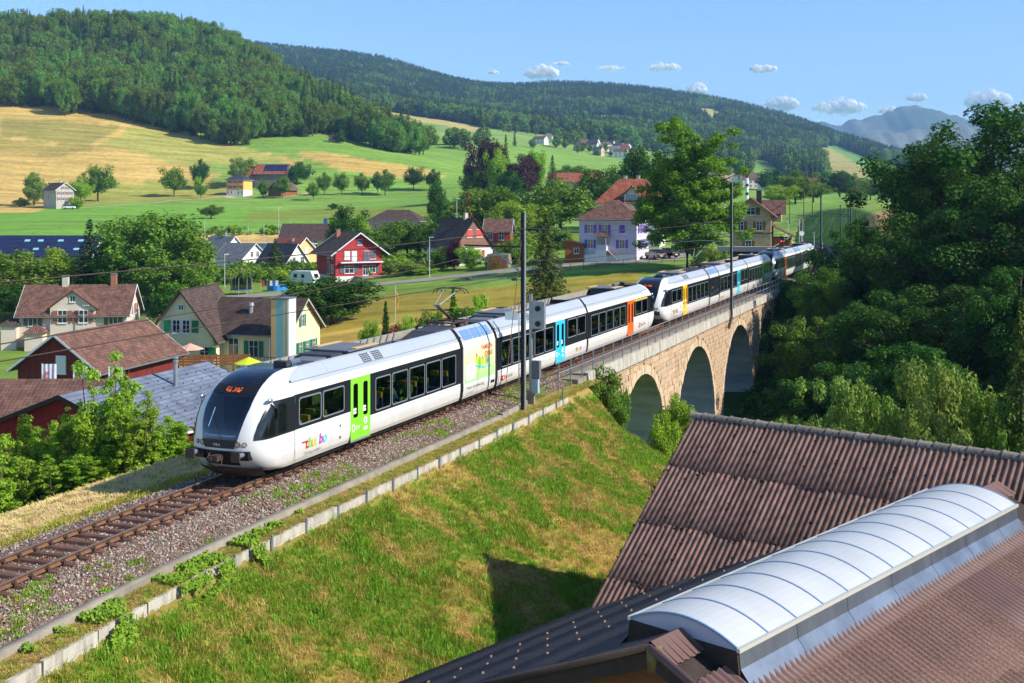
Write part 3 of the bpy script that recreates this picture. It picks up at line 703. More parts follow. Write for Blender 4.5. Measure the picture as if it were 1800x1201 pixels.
WP = [(.30, 1.36), (.45, 1.42), (.8, 1.46), (2.4, 1.46), (2.72, 1.44), (3.0, 1.35), (3.15, 1.28), (3.35, 1.13), (3.52, .98), (3.56, .90)]
def wz(z): return float(np.interp(z, [a for a, _ in WP], [b for _, b in WP]))
NXF = [(.30, 1.55), (.42, 1.15), (.6, .92), (.8, .76), (1.0, .66), (1.2, .63), (1.5, .65), (1.8, .71), (2.1, .81), (2.4, .97), (2.7, 1.19), (3.0, 1.48), (3.2, 1.76), (3.35, 2.05), (3.48, 2.45), (3.56, 3.0)]
def xf(z): return float(np.interp(z, [a for a, _ in NXF], [b for _, b in NXF]))
def nl(z): return float(np.interp(z, [.3, 1.2, 2.2, 3.0, 3.56], [1.3, 1.0, 1.05, 1.2, 1.1]))
NE = 2.7
def side_y(x, z):
    u = (x - xf(z)) / nl(z)
    if u >= 1: return wz(z)
    u = max(u, 0); return wz(z) * (1 - (1 - u) ** NE) ** (1 / NE)
def front_x(y, z):
    v = min(abs(y) / wz(z), .9999); return xf(z) + nl(z) * (1 - (1 - v ** NE) ** (1 / NE))
def rrect(x0, x1, z0, z1, r, k=4):
    pts = []
    for cx, cz, a0 in ((x1 - r, z1 - r, 0), (x0 + r, z1 - r, 90), (x0 + r, z0 + r, 180), (x1 - r, z0 + r, 270)):
        for i in range(k + 1):
            a = R(a0 + 90 * i / k); pts.append((cx + r * math.cos(a), cz + r * math.sin(a)))
    return pts
def ring_mesh(mb, outer, inner, y0, y1, m=0):
    n = len(outer)
    for i in range(n):
        a, b, c, d = outer[i], outer[(i + 1) % n], inner[(i + 1) % n], inner[i]
        mb.poly([(a[0], y1, a[1]), (b[0], y1, b[1]), (c[0], y1, c[1]), (d[0], y1, d[1])], m)
        mb.poly([(a[0], y0, a[1]), (b[0], y0, b[1]), (b[0], y1, b[1]), (a[0], y1, a[1])], m)
def band(parent, x0, x1, z0, z1, wins, name='window_band', ):
    """charcoal side panel with window openings, both sides; panes and frames on each"""
    for sd in (-1, 1):
        mb = MB(); Y = sd * 1.462
        def q(a, b, c, d):
            if b - a > 1e-3 and d - c > 1e-3: mb.box(a, b, min(Y, Y - sd * .03), max(Y, Y - sd * .03), c, d)
        x = x0
        for (wx0, wx1, wz0, wz1) in wins:
            q(x, wx0, z0, z1); q(wx0, wx1, z0, wz0); q(wx0, wx1, wz1, z1); x = wx1
        q(x, x1, z0, z1)
        mb.build(name, M_BAND, parent)
        for (wx0, wx1, wz0, wz1) in wins:
            mb = MB(); oo_ = rrect(wx0 - .02, wx1 + .02, wz0 - .02, wz1 + .02, .12); ii = rrect(wx0 + .03, wx1 - .03, wz0 + .03, wz1 - .03, .09)
            if sd > 0: oo_ = oo_[::-1]; ii = ii[::-1]
            ring_mesh(mb, oo_, ii, Y, Y + sd * .012)
            fr = mb.build('window_frame', M_FRAME, parent)
            mb = MB(); mb.box(wx0, wx1, min(Y - sd * .02, Y - sd * .012), max(Y - sd * .02, Y - sd * .012), wz0, wz1); mb.build('window_pane', M_GLASS, parent)
def doors(parent, x0, x1, col, z0=.36):
    xm = (x0 + x1) / 2
    for sd in (-1, 1):
        for a, b in ((x0, xm - .006), (xm + .006, x1)):
            mb = MB(); Y = sd * 1.47; w = rrect(a + .2, b - .2, 1.2, 2.5, .1)
            outer = [(b, z0 + 2.36) if (u > (a + b) / 2 and v > 1.8) else (a, z0 + 2.36) if (v > 1.8) else (a, z0) if u < (a + b) / 2 else (b, z0) for u, v in w]
            if sd > 0: w = w[::-1]; outer = outer[::-1]
            ring_mesh(mb, outer, w, Y - sd * .04, Y)
            mb.build('door_leaf', DOORC[col], parent)
            mb = MB(); mb.box(a + .18, b - .18, min(Y - sd * .03, Y - sd * .02), max(Y - sd * .03, Y - sd * .02), 1.18, 2.52); mb.build('door_window', M_GLASS, parent)
        mb = MB(); mb.box(x0, x1, min(sd * 1.40, sd * 1.478), max(sd * 1.40, sd * 1.478), .29, .355); mb.build('door_step', M_GALV, parent)
        mb = MB(); mb.box(x0 - .03, x1 + .03, min(sd * 1.40, sd * 1.43), max(sd * 1.40, sd * 1.43), .33, 2.74); mb.build('door_recess', M_BLACK, parent)
        if sd < 0:
            for dx, dz in ((.12, .25), (.12, .37), (.24, .25), (.24, .37), (.87, .25), (.87, .37), (.99, .25), (.99, .37)):
                mb = MB(); mb.box(x0 + dx + .09, x0 + dx + .18, -1.474, -1.446, 1.1 + dz, 1.19 + dz); mb.build('pictogram', M_TXTW, parent)
            side_text('ZVV', .2, M_TXTW, x0 + .34, .74, parent, name='door_lettering', shear=.2)
            mb = MB(); ring_mesh(mb, [(x0 + .2 + .12 * math.cos(a), .82 + .15 * math.sin(a)) for a in np.linspace(0, 6.28, 13)[:-1]], [(x0 + .2 + .085 * math.cos(a), .82 + .11 * math.sin(a)) for a in np.linspace(0, 6.28, 13)[:-1]], -1.472, -1.478); mb.build('door_emblem', M_TXTW, parent)
            mb = MB(); ring_mesh(mb, [(xm + .38 + (.17 if k % 2 else .11) * math.cos(k * math.pi / 5), .98 + (.17 if k % 2 else .11) * math.sin(k * math.pi / 5)) for k in range(10)], [(xm + .38 + .07 * math.cos(k * math.pi / 5), .98 + .07 * math.sin(k * math.pi / 5)) for k in range(10)], -1.472, -1.478); mb.build('door_emblem', M_TXTW, parent)
            for dz in (.62, .70): 
                mb = MB(); mb.box(xm + .22, xm + .54, -1.478, -1.472, dz, dz + .035); mb.build('door_lettering', M_TXTW, parent)
def shell(parent, x0, x1, low, name='car_body', gap=None, xr=None):
    """white sides, grey-white roof shoulders, sunken roof deck with inner parapets; low=[(xa,xb,ztop)] lower white panels"""
    mb = MB(); xe0 = x0; xr = x0 if xr is None else xr
    for sd in (-1, 1):
        x0 = xe0
        for xa, xb, zt in low:
            zs = [.30, .45, .8, zt]
            for za, zb in zip(zs[:-1], zs[1:]):
                mb.poly([(xa, sd * wz(za), za), (xb, sd * wz(za), za), (xb, sd * wz(zb), zb), (xa, sd * wz(zb), zb)][::-sd], 0)
            mb.poly([(xa, sd * wz(zt), zt), (xb, sd * wz(zt), zt), (xb, sd * 1.3, zt), (xa, sd * 1.3, zt)][::-sd], 0)
        zs = [2.70, 2.86, 3.0, 3.15, 3.35, 3.52, 3.56]; x0 = xr
        for za, zb in zip(zs[:-1], zs[1:]):
            mb.poly([(x0, sd * (wz(za) + (.012 if zb <= 3.01 else 0)), za), (x1, sd * (wz(za) + (.012 if zb <= 3.01 else 0)), za), (x1, sd * (wz(zb) + (.012 if zb <= 3.01 else 0)), zb), (x0, sd * (wz(zb) + (.012 if zb <= 3.01 else 0)), zb)][::-sd], 0 if zb <= 3.01 else 1)
        mb.poly([(x0, sd * .90, 3.56), (x1, sd * .90, 3.56), (x1, sd * .86, 3.56), (x0, sd * .86, 3.56)][::-sd], 1)
        mb.poly([(x0, sd * .86, 3.56), (x1, sd * .86, 3.56), (x1, sd * .98, 3.2), (x0, sd * .98, 3.2)][::-sd], 3)
    mb.poly([(x0, -.99, 3.205), (x1, -.99, 3.205), (x1, .99, 3.205), (x0, .99, 3.205)], 2)
    x0 = xe0; b = mb.build(name, [M_WHITE, M_ROOFG, M_DECK, M_PARAP], parent)
    # thin seams on the roof shoulder, ribs on the inner parapet, floor and ceiling inside
    for sd in (-1, 1):
        mb = MB(); mb.box(x0, x1, min(sd * 1.285, sd * 1.30), max(sd * 1.285, sd * 1.30), 3.135, 3.15); mb.build('roof_seam', M_FRAME, b)
        mb = MB(); mb.box(x0, x1, min(sd * 1.45, sd * 1.467), max(sd * 1.45, sd * 1.467), .985, .993); mb.build('panel_seam', M_FRAME, b)
    mb = MB(); mb.box(x0 + .05, x1 - .05, -1.3, 1.3, .5, .58); mb.build('cabin_floor', M_FLOORIN, b)
    mb = MB(); mb.box(x0 + .05, x1 - .05, -1.35, 1.35, 2.74, 2.78); mb.build('cabin_ceiling', M_CEIL, b)
    mb = MB(); mb.box(x0 + .3, x1 - .3, -1.15, 1.15, .12, .48); mb.build('underframe', M_UNDER, b)
    for xe in (x0, x1):
        mb = MB(); mb.box(xe - .04, xe + .04, -1.28, 1.28, .35, 3.2); mb.build('end_wall', M_BLACK, b)
    return b
def ribs(parent, x0, x1, step=.62):
    x = x0
    while x < x1:
        mb = MB()
        for sd in (1,): mb.hexa([(x, sd * .93, 3.21), (x + .07, sd * .93, 3.21), (x + .07, sd * .97, 3.21), (x, sd * .97, 3.21), (x, sd * .83, 3.55), (x + .07, sd * .83, 3.55), (x + .07, sd * .87, 3.55), (x, sd * .87, 3.55)])
        mb.build('parapet_rib', M_FRAME, parent); x += step
def vents(parent, x):
    for sd in (-1,):
        for k in range(2):
            for i in range(4):
                for j in range(5):
                    xa = x + k * .95 + i * .18; za = 3.165 + j * .035 + 0; f = lambda z_: sd * (wz(z_) + .006)
                    z0, z1 = 3.17 + j * .066, 3.17 + j * .066 + .045
                    mb = MB(); mb.poly([(xa, f(z0), z0), (xa + .14, f(z0), z0), (xa + .14, f(z1), z1), (xa, f(z1), z1)][::-sd]); mb.build('vent_slot', M_BLACK, parent)
def ac_unit(parent, x0, x1):
    mb = MB(); mb.hexa([(x0, -.78, 3.21), (x1, -.78, 3.21), (x1, .78, 3.21), (x0, .78, 3.21), (x0 + .15, -.72, 3.62), (x1 - .1, -.72, 3.62), (x1 - .1, .72, 3.62), (x0 + .15, .72, 3.62)]); mb.build('roof_unit', M_EQDARK, parent)
    mb = MB(); mb.box(x0 + 1.0, x1, -.98, .98, 3.64, 3.70); mb.build('roof_unit_cover', M_EQUIP, parent)
    for y in (-.99, .72):
        mb = MB(); mb.box(x0 + 1.6, x1 + .1, y, y + .27, 3.705, 3.73); mb.build('walkway_board', M_TAN, parent)
    mb = MB(); mb.hexa([(x0 - .9, -.62, 3.21), (x0 + .8, -.62, 3.21), (x0 + .8, .62, 3.21), (x0 - .9, .62, 3.21), (x0 - .75, -.5, 3.5), (x0 + .75, -.5, 3.56), (x0 + .75, .5, 3.56), (x0 - .75, .5, 3.5)]); mb.build('duct_cover', M_EQUIP, parent)
mb = MB(); mb.box(-.25, .25, -.45, .45, .38, .5); mb.box(.18, .3, -.45, .45, .5, 1.0); mb.box(-.05, .25, -.4, .4, .0, .38)
ME_SEAT = mb.mesh('seat', M_SEAT)
mb = MB(); mb.box(.16, .30, -.42, -.06, 1.0, 1.22); mb.box(.16, .30, .06, .42, 1.0, 1.22); ME_HR = [mb.mesh('headrest', M_HEAD_Y), mb.mesh('headrest', M_HEAD_G)]
def seats(parent, xs, z=.58, rot=0):
    for i, x in enumerate(xs):
        for y in (-.88, .88):
            obj('seat', ME_SEAT, parent, (x, y, z), (0, 0, R(180) if i % 2 else 0))
            obj('headrest', ME_HR[(i + (y > 0)) % 2], parent, (x, y, z), (0, 0, R(180) if i % 2 else 0))
def bogie(parent, x):
    for dx in (-1.0, 1.0):
        for sd in (-1, 1):
            mb = MB(); mb.tube((x + dx, sd * .69, .38), (x + dx, sd * .80, .38), .38, n=20); mb.tube((x + dx, sd * .8, .38), (x + dx, sd * .86, .38), .14, n=12); mb.build('wheel', M_UNDER, parent, smooth=False)
    for sd in (-1, 1):
        mb = MB(); mb.box(x - 1.3, x + 1.3, sd * .95 - .06, sd * .95 + .06, .30, .46); mb.build('bogie_frame', M_UNDER, parent)
def patch_front(fn, ys, zs, off):
    """grid patch on the nose seen from the front: y range ys(z) -> (ya, yb)"""
    V = []; F = []; n = 17
    for j, z in enumerate(zs):
        ya, yb = ys(z)
        for i in range(n):
            y = ya + (yb - ya) * i / (n - 1); x = front_x(y, z) - off
            V.append((x, y, z + off * max(0, (z - 2.7)) * 2.2))
        if j:
            for i in range(n - 1): F.append(((j - 1) * n + i, j * n + i, j * n + i + 1, (j - 1) * n + i + 1))
    return V, F
def cab_car(U, rearcol, zfront=1.49, logo=True, number='798-0', poster=None, detail=True, cabwin=2, firstclass=False, zvv=True):
    """end car with driver's cab at local x=0 .. 17.1; returns its root (car_body with children)"""
    b = shell(U, 3.0, 17.1, [(3.0, 6.92, zfront), (8.45, 17.1, 1.09)], xr=4.2)
    # ---- nose
    yw = lambda z: float(np.interp(z, [1.22, 1.4, 2.0, 2.5, 3.0, 3.3, 3.52], [.58, .67, .80, .88, .88, .86, .80]))
    zs = [.30, .36, .42, .5, .6, .7, .8, .9, 1.0, 1.1, 1.2, 1.35, 1.5, 1.65, 1.8, 1.95, 2.1, 2.25, 2.4, 2.55, 2.7, 2.85, 3.0, 3.1, 3.2, 3.28, 3.35, 3.42, 3.48, 3.52, 3.56]
    nth = 41; V = []; F = []; mi = []
    for j, z in enumerate(zs):
        for i in range(nth):
            th = -math.pi / 2 + math.pi * i / (nth - 1); sgn = 1 if th >= 0 else -1; a = abs(th)
            y = sgn * wz(z) * math.sin(a) ** (2 / NE); x = xf(z) + nl(z) * (1 - math.cos(a) ** (2 / NE))
            x = min(x, 4.2)
            V.append((x, y, z))
        if j:
            for i in range(nth - 1):
                q_ = ((j - 1) * nth + i, j * nth + i, j * nth + i + 1, (j - 1) * nth + i + 1); zc = (z + zs[j - 1]) / 2
                if 1.58 < zc < 2.86 and max(abs(V[k_][1]) for k_ in q_) < yw(zc) * .98: continue   # opening for the windscreen
                F.append(q_); mi.append(0)
    nose = obj('nose', np_mesh('nose', V, F, M_WHITE, smooth=True, mi=mi), b)
    # straight sides between the nose curve and the first seam
    for sd in (-1, 1):
        mb = MB()
        for za, zb in zip(zs[:-1], zs[1:]):
            xa = min(xf(za) + nl(za), 4.2); xb = min(xf(zb) + nl(zb), 4.2); xe = 4.2 if za >= 2.69 else 3.02
            if xa < xe or xb < xe:
                mb.poly([(xa, sd * wz(za), za), (xe, sd * wz(za), za), (xe, sd * wz(zb), zb), (xb, sd * wz(zb), zb)][::-sd], 0 if zb < 3.16 else 1)
        mb.build('cab_side', [M_WHITE, M_ROOFG], b)
    mb = MB(); top = V[-nth:]; mb.poly([(x_, y_, z_ + .002) for x_, y_, z_ in top] + [(4.4, .9, 3.562), (4.4, -.9, 3.562)]); mb.build('cab_roof', M_NAVY, b)
    # ---- windscreen and black front
    def fp(name, z0, z1, m, off, w=None, n=14, ofs=0):
        V, F = patch_front(None, (lambda z: (-yw(z) * 1.0, yw(z) * 1.0)) if w is None else (lambda z: w), np.linspace(z0, z1, n), off)
        return obj(name, np_mesh(name, V, F, m, smooth=True), b)
    fp('front_panel', 1.22, 1.52, M_BLACK, .012)
    fp('windscreen_surround', 2.84, 3.555, M_NAVY, .010, n=16); fp('windscreen_surround', 1.50, 1.60, M_NAVY, .012, n=4)
    for sg_ in (-1, 1):
        V, F = patch_front(None, lambda z: (sg_ * yw(z) * .84, sg_ * yw(z)) if sg_ > 0 else (-yw(z), -yw(z) * .84), np.linspace(1.58, 2.88, 14), .010); obj('windscreen_surround', np_mesh('windscreen_surround', V, F, M_NAVY, smooth=True), b)
    fp('windscreen', 1.54, 2.86, M_SCREEN, .022)
    fp('display_panel', 2.90, 3.16, M_BLACK, .02)
    if detail:
        # amber destination display: rows of small lamps
        mbd = MB(); r_ = random.Random(4)
        for g0, gn in ((-.42, 7), (-.10, 4), (.06, 6)):
            pass
        for row in range(5):
            for cidx in range(24):
                if cidx in (8, 9, 10) or r_.random() < .38: continue
                y = .30 - cidx * .026; z = 2.985 + row * .028; x = front_x(y, z) - .03
                mb = mbd; mb.poly([(x, y, z), (x, y - .02, z), (x + .006, y - .02, z + .02), (x + .006, y, z + .02)])
        mbd.build('destination_display', M_LED, b)
        mbn = text_mesh(number, .12, M_TXTW); x = front_x(0, 1.33) - .025
        obj('number', mbn, b, (x, .22, 1.29), (R(90), 0, R(-90)))
        V, F = patch_front(None, lambda z: (-.34 + (3.42 - z) * -.25, .18 + (3.42 - z) * .5), np.linspace(3.22, 3.42, 6), .02)
        obj('top_light_window', np_mesh('top_light_window', V, F, M_SCREEN, smooth=True), b)
        mb = MB(); yy = -.02; 
        mb.path([(front_x(-.1, 1.5) - .05, -.1, 1.48), (front_x(.1, 1.9) - .05, .12, 1.9), (front_x(.42, 2.25) - .05, .40, 2.25)], .012, n=5); mb.build('wiper_arm', M_BLACK, b)
        mb = MB(); mb.path([(front_x(.46, 1.9) - .06, .46, 1.9), (front_x(.42, 2.5) - .06, .40, 2.5)], .016, n=5); mb.build('wiper_blade', M_CHROME, b)
        # cab inside: desk, back wall, seat
        mb = MB(); mb.hexa([(1.1, -1.0, .9), (1.9, -1.2, .9), (1.9, 1.2, .9), (1.1, 1.0, .9), (1.05, -.9, 1.55), (1.75, -1.1, 1.62), (1.75, 1.1, 1.62), (1.05, .9, 1.55)]); mb.build('driver_desk', M_EQUIP, b)
        mb = MB(); mb.box(2.95, 2.99, -1.38, 1.38, .5, 2.75); mb.build('cab_wall', M_FLOORIN, b)
        obj('driver_seat', ME_SEAT, b, (2.4, .1, .75), (0, 0, 0))
    # ---- lamps
    for sd in (-1, 1):
        for y, r0 in ((.70, .10), (.93, .085)):
            z = 1.36; x = front_x(sd * y, z); dx = front_x(sd * (y + .03), z) - x
            nrm = Vector((-.03, sd * dx, 0)).normalized() if dx > 0 else Vector((-1, 0, 0)); nrm = Vector((-.03, sd * abs(dx), 0)).normalized()
            c = Vector((x, sd * y, z)); mb = MB(); mb.tube(c - nrm * .03, c + nrm * .018, r0, n=16); hl = mb.build('headlight', M_DARKSTEEL, b)
            mb = MB(); mb.tube(c + nrm * .012, c + nrm * .026, r0 * .78, n=16); mb.build('lamp', M_LAMP, b)
    # ---- cab side windows (dark panels follow the curved side) 
    def side_patch(name, fx0, x1, z0, z1, m, off, nx=12, nz=10, fz=None):
        for sd in (-1, 1):
            V = []; F = []
            for j in range(nz):
                z = z0 + (z1 - z0) * j / (nz - 1); xa = fx0(z)
                for i in range(nx):
                    x = xa + (x1 - xa) * i / (nx - 1); V.append((x, sd * (side_y(x, z) + off), z))
                if j:
                    for i in range(nx - 1):
                        q = ((j - 1) * nx + i, (j - 1) * nx + i + 1, j * nx + i + 1, j * nx + i); F.append(q if sd < 0 else q[::-1])
            obj(name, np_mesh(name, V, F, m, smooth=True), b)
    arc = lambda z: float(np.interp(z, [1.49, 1.7, 2.0, 2.3, 2.55, 2.70], [.90, .95, 1.08, 1.28, 1.5, 1.80]))
    side_patch('cab_side_panel', arc, 3.0, 1.49, 2.70, M_BAND, .02, nx=44, nz=14)
    side_patch('cab_window', lambda z: arc(z) + .10, 1.76, 1.58, 2.5, M_GLASS, .032, nx=30)
    side_patch('cab_door_window', lambda z: 1.94, 2.46, 1.58, 2.55, M_GLASS, .022, nx=4)
    # ---- mirror
    for sd in (-1, 1):
        mb = MB(); y = side_y(1.62, 2.62); mb.ball((1.60, sd * (y + .06), 2.74), (.14, .08, .08)); mb.path([(1.62, sd * (y + .1), 2.68), (1.70, sd * (y + .16), 2.54), (1.80, sd * (y + .17), 2.42)], .02, n=5); mb.build('mirror_arm', M_CHROME, b, smooth=True)
        mb = MB(); mb.box(1.77, 1.86, sd * (y + .2) - .05, sd * (y + .2) + .05, 2.12, 2.44); mb.build('mirror', M_BLACK, b)
    # ---- buffers, coupler, apron
    for sd in (-1, 1):
        mb = MB(); mb.tube((.30, sd * .90, 1.04), (.80, sd * .90, 1.04), .085, n=12, m=0); mb.build('buffer', M_EQUIP, b, smooth=False)
        mb = MB(); pts = [(y, z) for y, z in rrect(sd * .90 - .17, sd * .90 + .17, .87, 1.21, .06)]; mb.prism([(.27, y, z) for y, z in pts], (.05, 0, 0)); mb.build('buffer_head', M_DARKSTEEL, b)
        V = []; F = []
        mb = MB(); mb.hexa([(.66, sd * .62, .84), (.95, sd * .62, .84), (1.1, sd * 1.12, .84), (.74, sd * 1.10, .84), (.63, sd * .62, 1.14), (.95, sd * .62, 1.14), (1.1, sd * 1.12, 1.14), (.72, sd * 1.09, 1.14)]); mb.build('buffer_pocket', M_BLACK, b)
    V, F = patch_front(None, lambda z: (-.66, .66), np.linspace(.62, 1.14, 6), .02); obj('coupler_recess', np_mesh('coupler_recess', V, F, M_BLACK), b)
    mb = MB(); mb.box(.42, .8, -.12, .12, .82, 1.02); mb.box(.30, .44, -.16, .16, .82, 1.02); mb.tube((.26, .1, .9), (.5, .1, .9), .08, n=10); mb.path([(.5, -.25, 1.0), (.34, -.3, .72), (.45, -.1, .64), (.5, .2, .66), (.4, .32, .85), (.55, .3, 1.05)], .022, n=5); mb.build('coupler', M_DARKSTEEL, b)
    V = []; F = []
    for j, (z, k) in enumerate(((.52, .02), (.4, .10), (.28, .3), (.16, .5))):
        for i in range(17):
            y = -1.3 + 2.6 * i / 16; V.append((.86 + .45 * (abs(y) / 1.3) ** 3 + k - .04, y * (1 - .04 * j), z))
        if j:
            for i in range(16): F.append(((j - 1) * 17 + i, j * 17 + i, j * 17 + i + 1, (j - 1) * 17 + i + 1))
    obj('snow_plough', np_mesh('snow_plough', V, F, M_DARKSTEEL, smooth=True), b)
    # ---- sides
    z0w, z1w = 1.20, 2.48
    band(b, 3.0, 6.92, zfront, 2.72, [(3.28, 4.76, 1.62, 2.56), (4.90, 6.42, 1.62, 2.56)])
    band(b, 8.45, 17.1, 1.09, 2.72, [(8.90, 10.18, z0w, z1w), (10.32, 11.72, z0w, z1w), (11.88, 13.32, z0w, z1w), (13.48, 14.94, z0w, z1w), (15.08, 16.56, z0w, z1w)])
    doors(b, 6.92, 8.45, rearcol)
    if firstclass:
        for sd in (-1, 1):
            mb = MB(); mb.box(3.3, 6.85, min(sd * 1.463, sd * 1.474), max(sd * 1.463, sd * 1.474), 2.58, 2.68); mb.build('first_class_stripe', DOORC['yellow'], b)
    seats(b, [4.0, 5.6, 9.5, 11.0, 12.6, 14.2, 15.8])
    bogie(b, 14.9 if True else 0); bogie(b, 4.6)
    # ---- roof
    ac_unit(b, 6.6, 10.0); vents(b, 8.3); ribs(b, 4.4, 15.4)
    mb = MB(); mb.tube((13.9, .2, 3.2), (13.9, .2, 3.36), .22, n=14); mb.build('antenna_dome', M_EQUIP, b)
    mb = MB(); mb.box(3.9, 4.2, -.55, .0, 3.3, 3.72); mb.build('horn_box', M_EQDARK, b)
    mb = MB(); mb.tube((4.3, -.4, 3.6), (4.9, -.4, 3.6), .13, n=10); mb.build('horn', M_CHROME, b)
    for xx in (5.6, 9.2, 12.9):
        for sd in (-1,):
            mb = MB(); zz = [3.16, 3.35, 3.52]
            for za, zb in zip(zz[:-1], zz[1:]): mb.poly([(xx, sd * (wz(za) + .004), za), (xx + .012, sd * (wz(za) + .004), za), (xx + .012, sd * (wz(zb) + .004), zb), (xx, sd * (wz(zb) + .004), zb)])
            mb.build('roof_seam', M_FRAME, b)
    for sd in (-1, 1):
        mb = MB(); y = sd * 1.467; mb.box(2.995, 3.006, min(y - .01, y), max(y - .01, y), .35, 2.7); mb.build('cab_seam', M_FRAME, b)
    return b
def thurbo(parent, x, z, h, side=-1, sub=True):
    """the operator's coloured wordmark"""
    cx = x; sg = 1 if side < 0 else -1
    for ch, m in zip('thurbo', (LOGO[0], LOGO[1], LOGO[2], LOGO[3], LOGO[4], LOGO[5])):
        me = text_mesh(ch, h, m, shear=.12, bold=h * .022); a, e = text_w(me)
        obj('logo_letter', me, parent, (cx - sg * a, side * 1.476, z), (R(90), 0, 0 if side < 0 else R(180)))
        if ch == 't':
            mb = MB(); xa, xb = sorted((cx - sg * h * .42, cx + sg * h * .05)); mb.box(xa, xb, side * 1.474 - .004, side * 1.474 + .004, z + h * .40, z + h * .50); mb.build('logo_bar', LOGO[0], parent)
        cx += sg * ((e - a) * 1.0 + h * .02)
    if sub: side_text('Die Regionalbahn.', h * .3, M_TXTG, x + sg * -.05, z - h * .42, parent, side=side, y=1.476)
def sbb(parent, x, z, h, side=-1):
    sg = 1 if side < 0 else -1; xa, xb = sorted((x, x + sg * h * 1.5))
    mb = MB(); mb.box(xa, xb, side * 1.472 - .004, side * 1.472 + .004, z, z + h); mb.build('emblem', LOGO[0], parent)
    c = (xa + xb) / 2
    for w_, t_ in ((.62, .17), (.17, .62)):
        mb = MB(); mb.box(c - h * w_ / 2, c + h * w_ / 2, side * 1.479 - .003, side * 1.479 + (.003 if w_ > .3 else .001), z + h / 2 - h * t_ / 2, z + h / 2 + h * t_ / 2); mb.build('emblem_cross', M_TXTW, parent)
    side_text('SBB CFF FFS', h * .8, M_TXTD, x + sg * h * 1.75, z + h * .2, parent, side=side, y=1.476)
def module(U, x0, poster):
    """short powered section with the pantograph; poster side or black side"""
    L_ = 3.85; b = shell(U, x0, x0 + L_, [(x0, x0 + L_, 1.0)], name='power_module')
    for sd in (-1, 1):
        mb = MB(); Y = sd * 1.46
        mb.box(x0, x0 + L_, min(Y, Y - sd * .03), max(Y, Y - sd * .03), 1.0, 2.72); mb.build('side_panel', M_WHITE if poster else M_BAND, b)
        for k in range(3):   # sloping roof windows
            xa = x0 + .28 + k * 1.13; zz = (2.98, 3.44); f = lambda z_: sd * (wz(z_) + .014)
            mb = MB(); mb.poly([(xa, f(zz[0]), zz[0]), (xa + 1.02, f(zz[0]), zz[0]), (xa + 1.02, f(3.15), 3.15), (xa, f(3.15), 3.15)][::-sd]); mb.poly([(xa, f(3.15), 3.15), (xa + 1.02, f(3.15), 3.15), (xa + 1.02, f(3.35), 3.35), (xa, f(3.35), 3.35)][::-sd]); mb.poly([(xa, f(3.35), 3.35), (xa + 1.02, f(3.35), 3.35), (xa + 1.02, f(zz[1]), zz[1]), (xa, f(zz[1]), zz[1])][::-sd])
            mb.build('roof_window', M_SKYWIN, b)
    if poster:
        mb = MB(); mb.box(x0 + .12, x0 + L_ - .1, -1.468, -1.461, 1.02, 2.70); mb.build('poster', M_POSTER, b)
        side_text('FAMILIEN', .34, M_TXTR, x0 + 2.1, 2.36, b, bold=.008, sx=.95); side_text('(S)PASS', .34, M_TXTR, x0 + 2.45, 2.02, b, bold=.008, sx=.95)
        mb = MB(); pts = rrect(x0 + .28, x0 + 1.35, 1.12, 1.86, .12); mb.prism([(a, -1.468, z) for a, z in pts], (0, -.006, 0)); mb.build('speech_bubble', M_TXTW, b)
        mb = MB(); mb.prism([(x0 + .75, -1.469, 1.85), (x0 + 1.0, -1.469, 1.85), (x0 + .98, -1.469, 2.05)], (0, -.004, 0)); mb.build('speech_bubble_tail', M_TXTW, b)
        side_text('KOMM MIT', .16, M_TXTP, x0 + .42, 1.62, b, y=1.477); side_text('AUF REISEN!', .15, M_TXTP, x0 + .36, 1.43, b, y=1.477); side_text('THURBO.CH/BAHN', .08, M_TXTD, x0 + .36, 1.27, b, y=1.477)
        side_text('Thurbo - der Familien-Zug', .19, M_TXTD, x0 + .35, .70, b, y=1.476); side_text('thurbo.ch/familien', .11, M_TXTG, x0 + .35, .5, b, y=1.476)
        mb = MB(); mb.box(x0 + 3.3, x0 + 3.7, -1.472, -1.462, .62, .74); mb.build('number_plate', M_BLACK, b)
        for k in range(26):   # small printed squiggles and a track line across the poster
            mb = MB(); xa = x0 + .3 + random.random() * 3.2; za = 1.1 + random.random() * 1.5
            if xa < x0 + 1.45 and za < 1.95: continue
            mb.box(xa, xa + .05, -1.4735, -1.469, za, za + .015); mb.build('printed_mark', random.choice([M_TXTD, LOGO[5], LOGO[4], LOGO[1]]), b)
        mb = MB(); mb.path([(x0 + 1.3, -1.468, 1.72), (x0 + 1.8, -1.468, 1.62), (x0 + 2.4, -1.468, 1.5), (x0 + 2.9, -1.468, 1.55), (x0 + 3.2, -1.468, 1.5)], .03, n=5); mb.build('printed_river', LOGO[5], b)
        for cx_, cz_, r_, m_ in ((1.6, 1.95, .24, LOGO[2]), (1.85, 1.78, .3, LOGO[1]), (2.3, 1.8, .2, LOGO[2]), (2.75, 1.85, .26, LOGO[1]), (1.5, 2.16, .12, LOGO[4]), (2.2, 1.95, .1, LOGO[0]), (2.85, 1.78, .12, LOGO[4])):
            mb = MB(); mb.prism([(x0 + cx_ + r_ * math.cos(a) * .8, -1.4685 - cx_ * .001, cz_ + r_ * math.sin(a)) for a in np.linspace(0, 6.28, 15)[:-1]], (0, -.002, 0)); mb.build('printed_blob', m_, b)
    else:
        for k in range(3):
            mb = MB(); mb.box(x0 + .3 + k * 1.15, x0 + 1.3 + k * 1.15, -1.466, -1.461, 1.25 + .1 * k, 1.27 + .1 * k); mb.build('printed_line', M_TXTG, b)
        side_text('Ostwind', .26, M_TXTG, x0 + .5, 1.75, b, y=1.47)
